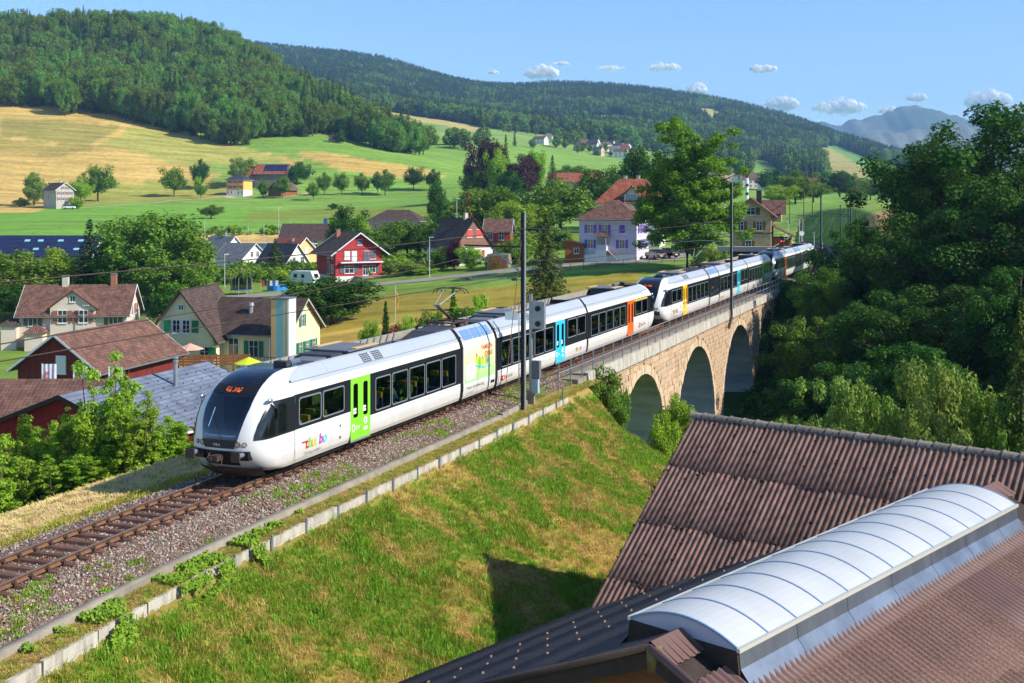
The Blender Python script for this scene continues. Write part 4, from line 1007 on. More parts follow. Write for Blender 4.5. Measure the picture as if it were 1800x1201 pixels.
    # roof: pantograph gear
    mb = MB(); mb.hexa([(x0 - 1.9, -.8, 3.22), (x0 + 1.2, -.8, 3.22), (x0 + 1.2, .8, 3.22), (x0 - 1.9, .8, 3.22), (x0 - 1.2, -.6, 3.55), (x0 + .9, -.6, 3.6), (x0 + .9, .6, 3.6), (x0 - 1.2, .6, 3.55)]); mb.build('roof_hood', M_EQDARK, b)
    for dx, dy in ((.7, -.6), (.7, .6), (2.1, -.6), (2.1, .6), (1.3, -.75), (2.9, -.3)):
        mb = MB()
        for k in range(5): mb.tube((x0 + dx, dy, 3.3 + k * .075), (x0 + dx, dy, 3.345 + k * .075), .13, n=10); mb.tube((x0 + dx, dy, 3.34 + k * .075), (x0 + dx, dy, 3.38 + k * .075), .07, n=8)
        mb.build('insulator', M_INSUL, b)
    mb = MB(); fz = 3.72
    for dy in (-.6, .6): mb.box(x0 + .5, x0 + 2.4, dy - .04, dy + .04, fz, fz + .07)
    for dx in (.55, 1.5, 2.3): mb.box(x0 + dx, x0 + dx + .07, -.6, .6, fz, fz + .07)
    mb.build('pantograph_base', M_DARKSTEEL, b)
    k0 = (x0 + 1.9, 0, fz + .1); kn = (x0 + .2, 0, 4.62); hd = (x0 + 1.75, 0, 5.3)
    mb = MB(); mb.tube(k0, kn, .06, .05, n=8); mb.tube((x0 + 2.0, .12, fz + .05), (kn[0] + .1, .1, kn[2] - .08), .02, n=6); mb.build('lower_arm', M_DARKSTEEL, b)
    mb = MB()
    for sy in (-.38, .38): mb.tube((kn[0], sy * .3, kn[2]), (hd[0], sy, hd[2] - .08), .028, n=6)
    mb.tube((kn[0], -.16, kn[2]), (kn[0], .16, kn[2]), .05, n=8); mb.build('upper_arm', M_GALV, b)
    for dx in (-.2, .2):
        mb = MB(); mb.path([(hd[0] + dx, -.86, hd[2] - .22), (hd[0] + dx, -.72, hd[2] - .04), (hd[0] + dx, -.5, hd[2] + .02), (hd[0] + dx, 0, hd[2] + .03), (hd[0] + dx, .5, hd[2] + .02), (hd[0] + dx, .72, hd[2] - .04), (hd[0] + dx, .86, hd[2] - .22)], .025, n=6); mb.build('collector_bow', M_DARKSTEEL, b)
    mb = MB(); mb.tube((hd[0] - .25, -.4, hd[2] - .1), (hd[0] + .25, -.4, hd[2] - .1), .03, n=6); mb.tube((hd[0] - .25, .4, hd[2] - .1), (hd[0] + .25, .4, hd[2] - .1), .03, n=6); mb.build('bow_carrier', M_DARKSTEEL, b)
    bogie(b, x0 + L_ / 2)
    return b
def mid_car(U, x0, col, logo=True):
    L_ = 14.3; d0, d1 = x0 + 8.6, x0 + 10.2
    b = shell(U, x0, x0 + L_, [(x0, d0, 1.09), (d1, x0 + L_, 1.12)], name='middle_car')
    w = lambda a, e, z0=1.2, z1=2.48: (x0 + a, x0 + e, z0, z1)
    band(b, x0, d0, 1.09, 2.72, [w(.44, 1.8), w(1.98, 3.46), w(3.62, 5.1), w(5.26, 6.72), w(6.86, 8.2)])
    band(b, d1, x0 + L_, 1.12, 2.72, [w(10.7, 12.3, 1.56, 2.62), w(12.5, 14.0, 1.56, 2.62)])
    doors(b, d0, d1, col); seats(b, [x0 + k for k in (1.2, 2.7, 4.3, 5.8, 7.4, 11.4, 13.1)]); bogie(b, x0 + 11.5)
    ac_unit(b, x0 + 1.6, x0 + 5.0); vents(b, x0 + 4.6); ribs(b, x0 + .2, x0 + 14)
    mb = MB(); mb.box(x0 + 6.5, x0 + 8.2, -.5, .5, 3.21, 3.4); mb.build('roof_box', M_EQDARK, b)
    return b
def bellows(U, x):
    mb = MB()
    for k, r_ in enumerate((1.0, .94, 1.0, .94)):
        pass
    ring = [(-1.42, .4), (-1.43, 2.7), (-1.3, 3.1), (-.95, 3.45), (.95, 3.45), (1.3, 3.1), (1.43, 2.7), (1.42, .4)]
    for k in range(3):
        f = 1.0 if k % 2 == 0 else .955
        mb.prism([(x + k * .11, y * f, z if z < 1 else z * (1 if f == 1 else .985)) for y, z in ring], (.11, 0, 0))
    mb.build('gangway_bellows', M_RUBBER, U)
M_SKYWIN = mat('roof_window_blue_glass', srgb(96, 130, 180), srgb(120, 150, 196), scale=.6, rough=.06, spec=.9, coat=.6)
M_INSUL = mat('brown_porcelain', srgb(120, 100, 92), srgb(92, 76, 70), scale=4, rough=.35)
m, t, N, L = nt('poster_print')   # pale yellow sky over a green meadow, printed
out = N('OutputMaterial'); p = N('BsdfPrincipled', i_Roughness=.4); L(p.outputs[0], out.inputs[0])
tc = N('TexCoord'); sp = N('SeparateXYZ'); L(tc.outputs['Object'], sp.inputs[0])
r = N('ValToRGB'); mr = N('MapRange', i_1=1.0, i_2=2.7); L(sp.outputs[2], mr.inputs[0]); L(mr.outputs[0], r.inputs[0])
e = r.color_ramp.elements; e[0].color = srgb(160, 205, 130); e[1].color = srgb(232, 230, 190); x = e.new(.5); x.color = srgb(190, 214, 150)
L(r.outputs[0], p.inputs['Base Color']); M_POSTER = m
def unit(s_nose, label, group, cols, mid=True, poster=False, detail=True, fc=False, logo2=True):
    o = P(s_nose, 0); U = thing('railcar', label, 'train', (o.x, o.y, 0), TRZ, group)
    b = cab_car(U, cols[0], detail=detail)
    thurbo(b, 3.7, .72, .52)
    for q in ((6.1, 1.05), (6.1, .62)):
        mb = MB(); mb.box(q[0], q[0] + .07, -1.475, -1.46, q[1], q[1] + .09); mb.build('marking', M_TXTD, b)
    bellows(U, 17.1); module(U, 17.45, poster); bellows(U, 21.3); x = 21.62
    if mid:
        b = mid_car(U, x, cols[1]); sbb(b, x + .55, .52, .24); thurbo(b, x + 12.3, .62, .36, sub=False); x += 14.3; bellows(U, x); x += .33
    b = cab_car(U, cols[2], detail=detail, firstclass=fc)
    b.location = (x + 17.1, 0, 0); b.rotation_euler = (0, 0, R(180))
    sbb(b, 5.6, .66, .3, side=1)
    return U
T1 = unit(0.0, 'white regional railcar with green door and family poster, leading the train', 'coupled white railcars on the line', ('green', 'cyan', 'orange'), poster=True, fc=True)
T2 = unit(54.2, 'white regional railcar with yellow front door on the viaduct', 'coupled white railcars on the line', ('yellow', 'cyan', 'leaf'), fc=True, detail=True)
T3 = unit(108.4, 'white regional railcar with orange front door at the tail by the station', 'coupled white railcars on the line', ('orange', 'cyan', 'leaf'), mid=False, detail=False)
# ------------------------------------------------------------------ the farm building in front: two corrugated roofs and a barrel rooflight
M_SHEET = mat('mossy_red_brown_fibre_cement', srgb(148, 112, 98), srgb(80, 60, 52), scale=2.4, rough=.9, bump=.5, bscale=36, rand=.14, c3=srgb(124, 94, 82), contrast=.2)
M_SHEETD = mat('dark_grey_brown_fibre_cement', srgb(96, 86, 86), srgb(66, 58, 58), scale=3, rough=.92, bump=.4, bscale=40, rand=.08)  # left slope sheets, darker and greyer than those of the right slope
M_SHEETS = mat('speckled_brown_fibre_cement', srgb(130, 106, 94), srgb(80, 64, 56), scale=22, rough=.92, bump=.3, bscale=60, rand=.08, contrast=.2, c3=srgb(118, 90, 80))
M_SHEETN = mat('newer_brown_sheet', srgb(112, 84, 78), srgb(98, 74, 68), scale=2, rough=.6, rand=.05)
M_RIDGE = mat('lichen_ridge_cap', srgb(104, 92, 86), srgb(64, 56, 52), scale=6, rough=.95, bump=.6, bscale=30, c3=srgb(130, 122, 112), rand=.2)
M_BARGE = mat('dark_barge_board', srgb(66, 54, 48), srgb(44, 37, 34), scale=4, rough=.9, bump=.4)
M_TIMBER = mat('weathered_timber', srgb(128, 88, 56), srgb(92, 62, 42), scale=3, rough=.85, stretch=(1, 1, 6))
m, t, N, L = nt('opal_rooflight_sheet')
out = N('OutputMaterial'); p = N('BsdfPrincipled', i_Roughness=.35); p.inputs['Base Color'].default_value = srgb(200, 204, 206); p.inputs['Specular IOR Level'].default_value = .35
n_ = N('TexNoise', i_Scale=.8, i_Detail=4.0); tc = N('TexCoord'); L(tc.outputs['Object'], n_.inputs['Vector']); r = N('ValToRGB'); L(n_.outputs['Fac'], r.inputs[0])
e = r.color_ramp.elements; e[0].position = .3; e[0].color = srgb(190, 195, 198); e[1].position = .7; e[1].color = srgb(206, 208, 209); L(r.outputs[0], p.inputs['Base Color'])
tr = N('BsdfTranslucent'); tr.inputs[0].default_value = srgb(210, 220, 228); mx = N('MixShader', i_0=.2); L(p.outputs[0], mx.inputs[1]); L(tr.outputs[0], mx.inputs[2]); L(mx.outputs[0], out.inputs[0])
M_OPAL = m
M_ZINC = mat('zinc_flashing', srgb(140, 150, 162), srgb(96, 104, 116), scale=1.3, rough=.35, metal=.75, stretch=(1, 1, .3))
M_BLUEBAR = mat('blue_grey_glazing_bar', srgb(120, 146, 178), rough=.45, metal=.3)
def sheet_mesh(wd, ln, mt, seed, waves):
    k = waves * 8; V = []; r_ = np.random.default_rng(seed)
    for y, dz in ((0, .012), (ln * .5, .004), (ln, .0)):
        for i in range(k + 1):
            x = wd * i / k; V.append((x, y, .033 * math.sin(2 * math.pi * i / 8 - math.pi / 2) + .033 + dz + (.010 if y == ln else 0)))
    F = [(j * (k + 1) + i, j * (k + 1) + i + 1, (j + 1) * (k + 1) + i + 1, (j + 1) * (k + 1) + i) for j in range(2) for i in range(k)]
    b0 = len(V)
    for i in range(k + 1): x, y, z = V[2 * (k + 1) + i]; V.append((x, y, z - .016))
    F += [(2 * (k + 1) + i, 2 * (k + 1) + i + 1, b0 + i + 1, b0 + i) for i in range(k)]
    F = [f[::-1] for f in F]
    return np_mesh('roof_sheet', V, F, mt, smooth=False)
def roof_frame(A, along, down):
    """matrix with x along the ridge, y down the slope, z outward"""
    x = along.normalized(); y = down.normalized(); z = x.cross(y)
    if z.z < 0: z = -z
    return Matrix(((x.x, y.x, z.x, A.x), (x.y, y.y, z.y, A.y), (x.z, y.z, z.z, A.z), (0, 0, 0, 1)))
FARM = thing('farm_building', 'farm building with brown corrugated roofs and a long white rooflight', 'building', (0, 0, 0))
# -- far wing: ridge from A to the right, slope towards the camera
u1 = Vector((.787, -.617, 0)).normalized(); d1 = Vector((-u1.y * -1, 0, 0)); d1 = Vector((u1.y, -u1.x, 0)).normalized()   # horizontal, down-slope
A = Vector((6.04, 38.7, 2.3)); p1 = .776; sl = math.hypot(1, p1)
LEN1, W1 = 17.2, 6.2
dn1 = (d1 + Vector((0, 0, -p1))).normalized(); T1m = roof_frame(A, u1, dn1)
rows1 = [(0, 2.2), (2.2, 2.2), (4.4, 2.2), (6.6, 1.24)]
me_a = [sheet_mesh(.885, 2.32, M_SHEET, i, 5) for i in range(2)]; me_b = sheet_mesh(.885, 1.26, M_SHEET, 5, 5)
def lay(rows, ncol, T, meshes, parent, off=.0, skip=None, base=.06):
    for j, (y0, ln) in enumerate(rows):
        for i in range(ncol):
            if skip and skip(i, j): continue
            me = meshes[j] if isinstance(meshes, dict) else meshes
            q = T @ Matrix.Translation((i * .885 + off, y0, base + random.uniform(0, .006)))
            o = obj('roof_sheet', me[(i * 7 + j) % len(me)] if isinstance(me, list) else me, parent); o.matrix_local = q @ Matrix.Rotation(random.uniform(-.002, .002), 4, 'Z')
lay(rows1, 20, T1m, {0: me_a, 1: me_a, 2: me_a, 3: [me_b]}, FARM)
# back slope of the far wing and solid body beneath
db = -d1; dnb = (db + Vector((0, 0, -p1))).normalized()
mb = MB(); e1 = A + u1 * LEN1
def slab(mb, A_, B_, dn, ln, th):
    n_ = (B_ - A_).cross(dn).normalized(); n_ = n_ if n_.z > 0 else -n_
    mb.hexa([A_ - n_ * th, B_ - n_ * th, B_ + dn * ln - n_ * th, A_ + dn * ln - n_ * th, A_, B_, B_ + dn * ln, A_ + dn * ln])
slab(mb, A - u1 * .0, e1, dn1, W1 * sl, .08); slab(mb, A, e1, dnb, W1 * sl, .08); mb.build('roof_deck', M_BARGE, FARM)
mb = MB(); 
for sgn, dd in ((1, d1), (-1, db)): pass
gA = A + u1 * .35; foot = -7.5
pts = [gA + d1 * 5.7 + Vector((0, 0, -p1 * 5.7 - .12)), gA + Vector((0, 0, -.15)), gA + db * 5.7 + Vector((0, 0, -p1 * 5.7 - .12))]
ring = [Vector((pts[0].x, pts[0].y, foot)), pts[0], pts[1], pts[2], Vector((pts[2].x, pts[2].y, foot))]
mb.prism(ring, u1 * (LEN1 - .8)); mb.build('wall', M_TIMBER, FARM)
# ridge caps of the far wing: overlapping half-round pieces
mb = MB(); k = 9
for i in range(k):
    a0, a1 = math.pi * i / k, math.pi * (i + 1) / k
    for (x0, r0, x1, r1) in ((0, .17, .50, .145), (0, .19, .06, .18)):
        mb.poly([(x0, r0 * 1.2 * math.cos(a0), r0 * math.sin(a0)), (x1, r1 * 1.2 * math.cos(a0), r1 * math.sin(a0)), (x1, r1 * 1.2 * math.cos(a1), r1 * math.sin(a1)), (x0, r0 * 1.2 * math.cos(a1), r0 * math.sin(a1))])
ME_CAP = mb.mesh('ridge_cap', M_RIDGE, smooth=True)
rz1 = math.atan2(u1.y, u1.x)
for i in range(36):
    q = A + u1 * (i * .47 - .05); obj('ridge_cap', ME_CAP, FARM, (q.x, q.y, q.z + .02 + random.uniform(-.01, .01)), (0, random.uniform(-.02, .02), rz1))
# -- near wing: ridge from N towards the far wing, rooflight on it
u2 = Vector((.68, .733, 0)).normalized(); v2 = Vector((-u2.y, u2.x, 0)); Nn = Vector((2.44, 20.0, 1.73)); p2 = .443; sl2 = math.hypot(1, p2); W2 = 9.5
dl = (v2 + Vector((0, 0, -p2))).normalized(); dr = (-v2 + Vector((0, 0, -p2))).normalized()
TL = roof_frame(Nn, u2, dl); TR_ = roof_frame(Nn, u2, dr)
sd_ = [sheet_mesh(.885, 2.32, M_SHEETD, 11, 5)]; ss_ = [sheet_mesh(.885, 2.32, M_SHEETS, 12, 5)]; sn_ = [sheet_mesh(.885, 2.32, M_SHEETN, 13, 5)]
rows2 = [(0.25, 2.2), (2.45, 2.2), (4.65, 2.2), (6.85, 2.2), (9.05, 1.3)]
def inside_far(i, j):   # left slope runs out where it meets the far wing
    q = TL @ Vector((i * .885 + .45, rows2[j][0] + 1.1, 0)); w_ = (q - A).dot(d1); return (A.z - p1 * w_) > q.z + .35 and (q - A).dot(u1) > 0
lay(rows2[:4] + [(9.05, 1.3)], 21, TL, sd_, FARM, skip=inside_far)
rowsR = [(1.55, 2.2), (3.75, 2.2), (5.95, 2.2), (8.15, 2.2)]
lay(rowsR[:1], 17, TR_, ss_, FARM, skip=lambda i, j: i >= 9 and i in (10, 11)); lay(rowsR[1:], 19, TR_, ss_, FARM, skip=lambda i, j: i == 11 and j < 1)
lay([(1.5, 2.2)], 2, TR_ @ Matrix.Translation((10 * .885, 0, .0)), sn_, FARM, base=.075); lay([(3.7, 2.2)], 1, TR_ @ Matrix.Translation((11 * .885, 0, .0)), sn_, FARM, base=.075)
mb = MB(); e2 = Nn + u2 * 15.6
slab(mb, Nn + u2 * .1, e2, dl, W2 * sl2, .1); slab(mb, Nn + u2 * .1, e2, dr, W2 * sl2, .1); mb.build('roof_deck', M_BARGE, FARM)
g0 = Nn + u2 * .5; wv = W2 - .5
ring = [Vector((*(g0 + v2 * wv).xy, foot)), g0 + v2 * wv + Vector((0, 0, -p2 * wv - .16)), g0 + Vector((0, 0, -.16)), g0 - v2 * wv + Vector((0, 0, -p2 * wv - .16)), Vector((*(g0 - v2 * wv).xy, foot))]
mb = MB(); mb.prism(ring, u2 * 14.6); mb.build('wall', M_TIMBER, FARM)
for dn, nm in ((dl, 'l'), (dr, 'r')):   # barge boards and verge trims of the gable
    q0 = Nn - u2 * .06; mb = MB(); up = Vector((0, 0, 1)); ln = W2 * sl2
    mb.hexa([q0 - u2 * .05 + up * -.26, q0 + up * -.26, q0 + dn * ln + up * -.26, q0 + dn * ln - u2 * .05 + up * -.26, q0 - u2 * .05 + up * .06, q0 + up * .06, q0 + dn * ln + up * .06, q0 + dn * ln - u2 * .05 + up * .06]); mb.build('barge_board', M_BARGE, FARM)
    mb = MB(); q1 = q0 - u2 * .08; mb.path([q1 + up * .10, q1 + dn * ln + up * .10], .07, n=8); mb.build('verge_cap', M_SHEETN if nm == 'r' else M_BARGE, FARM, smooth=True)
for r0_, r1_ in ((-.1, .8), (13.95, 15.7)):   # ridge hood pieces before and after the rooflight
    mb = MB()
    for dn in (dl, dr):
        pts = []
        n_ = 10
        for i in range(n_):
            xa = r0_ + (r1_ - r0_) * i / n_; xb = r0_ + (r1_ - r0_) * (i + 1) / n_; h0 = .13 + (.02 if i % 2 else 0); 
            mb.poly([Nn + u2 * xa + Vector((0, 0, .19)), Nn + u2 * xb + Vector((0, 0, .19)), Nn + u2 * xb + dn * .55 + Vector((0, 0, h0)), Nn + u2 * xa + dn * .55 + Vector((0, 0, h0))])
    mb.build('ridge_hood', M_SHEETN, FARM)
mb = MB(); mb.hexa([Nn + Vector((a_, b_, c_)) for c_, k_ in ((-.32, .8), (.12, 1.0)) for a_, b_ in ((-.16 * k_, -.16 * k_), (.1 * k_, -.2 * k_), (.14 * k_, .02), (-.1 * k_, .05))]); mb.build('finial', mat('yellow_lichen_concrete', srgb(128, 116, 60), srgb(84, 78, 68), scale=9, rough=.95, bump=.5), FARM, smooth=True)
# gable soffit boards showing under the verge
# snow stops on the left slope
mb = MB(); mb.box(-.025, .025, -.05, .05, .03, .06); mb.box(-.035, .035, .03, .05, .03, .12); ME_SNOW = mb.mesh('snow_stop', mat('tan_snow_stop', srgb(116, 92, 74), rough=.8))
for j in range(4):
    for i in range(15):
        x = .9 + i * 1.03 + (.33 * j % 1.03); y = 4.4 + j * 1.3
        if inside_far(int(x / .885), 1): continue
        q = TL @ Vector((x, y, 0)); w_ = (q - A).dot(d1)
        if (A.z - p1 * w_) > q.z + .2 and (q - A).dot(u1) > 0: continue
        o = obj('snow_stop', ME_SNOW, FARM); o.matrix_local = TL @ Matrix.Translation((x, y, .05))
# rooflight: curb, bars and opal panels
RL = thing('rooflight', 'long curved white rooflight with thin blue bars along the roof ridge', 'rooflight', Nn, math.atan2(u2.y, u2.x))
r0_, r1_, hb, zb = .84, 13.86, 1.14, .09; nb = 13; bw = (r1_ - r0_) / nb
def arc(y): return zb + .30 * (1 - (y / hb) ** 2)
ysamp = np.linspace(-hb, hb, 15)
for i in range(nb):
    mb = MB(); xa, xb = r0_ + i * bw + .012, r0_ + (i + 1) * bw - .012
    for y0, y1 in zip(ysamp[:-1], ysamp[1:]): mb.poly([(xa, y0, arc(y0)), (xb, y0, arc(y0)), (xb, y1, arc(y1)), (xa, y1, arc(y1))])
    mb.build('opal_panel', M_OPAL, RL, smooth=True)
for i in range(nb + 1):
    mb = MB(); x = r0_ + i * bw; w_ = .018
    for y0, y1 in zip(ysamp[:-1], ysamp[1:]): mb.hexa([(x - w_, y0, arc(y0) - .03), (x + w_, y0, arc(y0) - .03), (x + w_, y1, arc(y1) - .03), (x - w_, y1, arc(y1) - .03), (x - w_, y0, arc(y0) + .014), (x + w_, y0, arc(y0) + .014), (x + w_, y1, arc(y1) + .014), (x - w_, y1, arc(y1) + .014)])
    mb.build('glazing_bar', M_BLUEBAR, RL)
for x in (r0_ + .01, r1_ - .01):
    mb = MB(); mb.poly([(x, y, arc(y) - .02) for y in ysamp] + [(x, hb, zb - .06), (x, -hb, zb - .06)]); mb.build('end_panel', mat('lilac_opal_end', srgb(176, 176, 190), rough=.4), RL)
    mb = MB(); mb.hexa([(x - .05, -hb - .06, -p2 * hb + .05), (x, -hb - .06, -p2 * hb + .05), (x, hb + .06, -p2 * hb + .05), (x - .05, hb + .06, -p2 * hb + .05), (x - .05, -hb, zb - .05), (x, -hb, zb - .05), (x, hb, zb - .05), (x - .05, hb, zb - .05)]); mb.build('end_curb', M_BLACKMETAL if False else M_BARGE, RL)
for sd in (-1, 1):
    mb = MB(); mb.box(r0_ - .03, r1_ + .03, min(sd * (hb - .02), sd * (hb + .05)), max(sd * (hb - .02), sd * (hb + .05)), zb - .06, zb + .012); mb.build('eaves_profile', mat('pale_aluminium', srgb(206, 204, 190), rough=.4, metal=.4), RL)
    x = r0_
    while x < r1_ - .1:
        xe = min(x + 1.95, r1_); mb = MB()
        a_, b_, c_ = (hb + .02, zb - .06), (hb + .05, zb - .34), (hb + .30, -p2 * (hb + .30) + .10)
        for (ya, za), (yb, zb_) in ((a_, b_), (b_, c_)): mb.poly([(x + .008, sd * ya, za), (xe - .008, sd * ya, za), (xe - .008, sd * yb, zb_), (x + .008, sd * yb, zb_)][::sd])
        mb.build('curb_flashing', M_ZINC, RL); x += 1.95
# scalloped upstand sheets under the curb on the right slope
lay([(.92, .9)], 16, TR_, [sheet_mesh(.885, .85, M_SHEETN, 21, 5)], FARM, base=.085)

# moss along the sheet joints of the far wing
r_ = np.random.default_rng(66); V = []
for j in range(1, 4):
    for k in range(150):
        if r_.random() < .6: V.append((r_.uniform(0, 17), rows1[j][0] + r_.normal() * .06, .10, r_.uniform(.03, .075)))
for i in range(20):
    for k in range(46):
        if r_.random() < .55: V.append((i * .885 + r_.normal() * .02, r_.uniform(0, 7.7), .085, r_.uniform(.025, .06)))
V = np.array(V); q = np.array([tuple(T1m @ Vector(v[:3])) for v in V]); mm = mat('roof_moss', srgb(74, 54, 30), srgb(44, 36, 26), scale=9, rough=1.0)
scatter('roof_moss', q, r_.uniform(0, 6.28, (len(V), 3)), V[:, 3] * 2, np.zeros(len(V), int), [stone_proto(81, mm)], 'dark moss cushions along the corrugated sheet joints', 'moss')
# ------------------------------------------------------------------ houses
TILE_BROWN = tilemat('brown_clay_tiles', srgb(126, 92, 78), srgb(96, 68, 58))
TILE_RED = tilemat('red_clay_tiles', srgb(166, 98, 70), srgb(132, 74, 54))
TILE_DARK = tilemat('dark_brown_tiles', srgb(92, 74, 66), srgb(72, 58, 54))
TILE_ANTH = tilemat('anthracite_tiles', srgb(66, 68, 76), srgb(54, 56, 64), bump=.4)
TILE_GREY = tilemat('grey_slate_tiles', srgb(122, 126, 128), srgb(104, 108, 112), tw=.4, th=.3, bump=.4)
TILE_BLUE = tilemat('blue_grey_metal_tiles', srgb(112, 120, 136), srgb(104, 112, 128), tw=2.4, th=.4, bump=.5, rough=.5)
TILE_MOSS = tilemat('mossy_old_tiles', srgb(120, 96, 60), srgb(104, 110, 58))
def wallm(n, r, g, b, k=.93): return mat('render_' + n, srgb(r, g, b), srgb(int(r * k), int(g * k), int(b * k)), scale=.7, rough=.9, bump=.15, bscale=12)
W_WHITE = wallm('white', 226, 226, 222); W_CREAM = wallm('cream', 232, 220, 176); W_BEIGE = wallm('beige', 214, 200, 184); W_YEL = wallm('yellow', 226, 182, 96); W_PEACH = wallm('peach', 230, 190, 136)
W_PINK = wallm('pink', 206, 164, 158); W_LEMON = wallm('lemon', 212, 206, 150); W_CYAN = wallm('pale_blue', 150, 196, 212); W_GREY = wallm('grey', 176, 172, 160)
W_RED = boardmat('red_boards', srgb(166, 48, 52), srgb(184, 60, 62), pitch=.18, axis=2); W_DKRED = boardmat('dark_red_boards', srgb(96, 34, 30), srgb(118, 44, 38), pitch=.22)
W_FARMRED = boardmat('crimson_boards', srgb(122, 22, 28), srgb(140, 30, 36), pitch=.2); W_LILAC = boardmat('lilac_shingles', srgb(198, 188, 214), srgb(214, 206, 226), pitch=.2, axis=2, bump=.8)
W_BROWN = boardmat('brown_shingles', srgb(128, 92, 80), srgb(142, 104, 92), pitch=.25, axis=2); W_WOOD = boardmat('brown_timber_boards', srgb(120, 74, 44), srgb(142, 92, 56), pitch=.2); W_OLD = boardmat('silver_old_boards', srgb(140, 132, 120), srgb(112, 104, 94), pitch=.18)
m, t, N, L = nt('ashlar_sandstone')
out = N('OutputMaterial'); p = N('BsdfPrincipled', i_Roughness=.92); L(p.outputs[0], out.inputs[0]); tc = N('TexCoord'); sp = N('SeparateXYZ'); L(tc.outputs['Object'], sp.inputs[0])
a_ = N('Math', operation='ADD'); L(sp.outputs[0], a_.inputs[0]); L(sp.outputs[1], a_.inputs[1]); cb = N('CombineXYZ'); L(a_.outputs[0], cb.inputs[0]); L(sp.outputs[2], cb.inputs[1])
br = N('TexBrick', i_Scale=1.0); br.inputs['Color1'].default_value = srgb(196, 176, 140); br.inputs['Color2'].default_value = srgb(172, 150, 116); br.inputs['Mortar'].default_value = srgb(120, 104, 82); br.inputs['Brick Width'].default_value = .7; br.inputs['Row Height'].default_value = .33; br.inputs['Mortar Size'].default_value = .025
L(cb.outputs[0], br.inputs['Vector']); L(br.outputs['Color'], p.inputs['Base Color']); nz_ = N('TexNoise', i_Scale=7.0, i_Detail=4.0); L(tc.outputs['Object'], nz_.inputs['Vector'])
b_ = N('Bump', i_Strength=.8, i_Distance=.06); L(nz_.outputs['Fac'], b_.inputs['Height']); L(b_.outputs[0], p.inputs['Normal']); W_STONE = m
M_PANE = mat('window_glass_dark', srgb(52, 62, 74), srgb(36, 42, 50), scale=.8, rough=.08, spec=.8)
M_WFRAME = mat('white_window_frame', srgb(224, 226, 228), rough=.5)
SH = {k: mat('shutter_' + k, srgb(*v), rough=.6) for k, v in dict(green=(24, 112, 74), brown=(128, 80, 56), dkbrown=(92, 62, 52), rust=(150, 88, 74), violet=(112, 78, 178), red=(196, 40, 44), grey=(88, 92, 104), brightred=(214, 70, 62), white=(214, 214, 214), olive=(86, 90, 68), blue=(120, 160, 200)).items()}
M_TRIM = mat('white_trim', srgb(214, 218, 222), rough=.6); M_GUTTER = mat('zinc_gutter', srgb(130, 136, 142), rough=.45, metal=.5)
M_CHIM = mat('chimney_brick', srgb(170, 110, 84), srgb(140, 92, 72), scale=6, rough=.9); M_CHIMW = mat('chimney_render', srgb(206, 200, 186), srgb(176, 168, 152), scale=4, rough=.9)
_wm = {}
def win_meshes(w, h, cross=True):
    k = (round(w, 2), round(h, 2), cross)
    if k in _wm: return _wm[k]
    f = .07; mb = MB()   # outward = -y
    for (a, b, c, d) in ((-w / 2 - f, w / 2 + f, -f, 0), (-w / 2 - f, w / 2 + f, h, h + f), (-w / 2 - f, -w / 2, 0, h), (w / 2, w / 2 + f, 0, h)): mb.box(a, b, -.07, .02, c, d)
    if cross:
        mb.box(-.03, .03, -.05, .02, 0, h)
        if h > 1.0: mb.box(-w / 2, -.03, -.045, .02, h * .62, h * .62 + .04); mb.box(.03, w / 2, -.045, .02, h * .62, h * .62 + .04)
    mb.box(-w / 2 - .12, w / 2 + .12, -.12, .0, -f - .06, -f)
    fm = mb.mesh('window', M_WFRAME)
    mb = MB(); mb.box(-w / 2, w / 2, -.025, .0, 0, h); pm = mb.mesh('pane', M_PANE)
    _wm[k] = (fm, pm); return _wm[k]
_sm = {}
def shutter_mesh(w, h, c):
    k = (round(w, 2), round(h, 2), c)
    if k not in _sm: mb = MB(); mb.box(-w / 2, w / 2, -.10, -.05, 0, h); _sm[k] = mb.mesh('shutter', SH[c])
    return _sm[k]
def put_window(root, face, L_, Wd, u, v, w, h, sh=None, closed=False, cross=True):
    """face S N E W; u measured left to right as seen from outside"""
    base = {'S': ((u, -Wd / 2), 0), 'N': ((-u, Wd / 2), math.pi), 'E': ((L_ / 2, u), math.pi / 2), 'W': ((-L_ / 2, -u), -math.pi / 2)}[face]
    fm, pm = win_meshes(w, h, cross); (x, y), rz = base
    o = obj('window', fm, root, (x, y, v), (0, 0, rz)); obj('pane', pm, o)
    if sh:
        sw = w / 2 + .04
        if closed:
            for sx in (-sw / 2, sw / 2): obj('shutter', shutter_mesh(sw, h, sh), o, (sx, 0, 0))
        else:
            for sx in (-w / 2 - .1 - sw / 2, w / 2 + .1 + sw / 2): obj('shutter', shutter_mesh(sw, h, sh), o, (sx, 0, 0))
    return o
def set_uv(me, O, ux, uy):
    l = me.uv_layers.new(name='UVMap')
    for lp in me.loops:
        d = me.vertices[lp.vertex_index].co - O; l.data[lp.index].uv = (d.dot(ux), d.dot(uy))
def slope(root, a, b, dn, ln, m, th=.16, name='roof_slope'):
    """roof slab between ridge points a-b, running down along dn for ln"""
    a, b, dn = Vector(a), Vector(b), Vector(dn).normalized(); ux = (b - a).normalized(); n_ = ux.cross(dn); n_ = n_ if n_.z > 0 else -n_
    mb = MB(); mb.hexa([a - n_ * th, b - n_ * th, b + dn * ln - n_ * th, a + dn * ln - n_ * th, a, b, b + dn * ln, a + dn * ln])
    me = mb.mesh(name, m); set_uv(me, a, ux, dn); return obj(name, me, root)
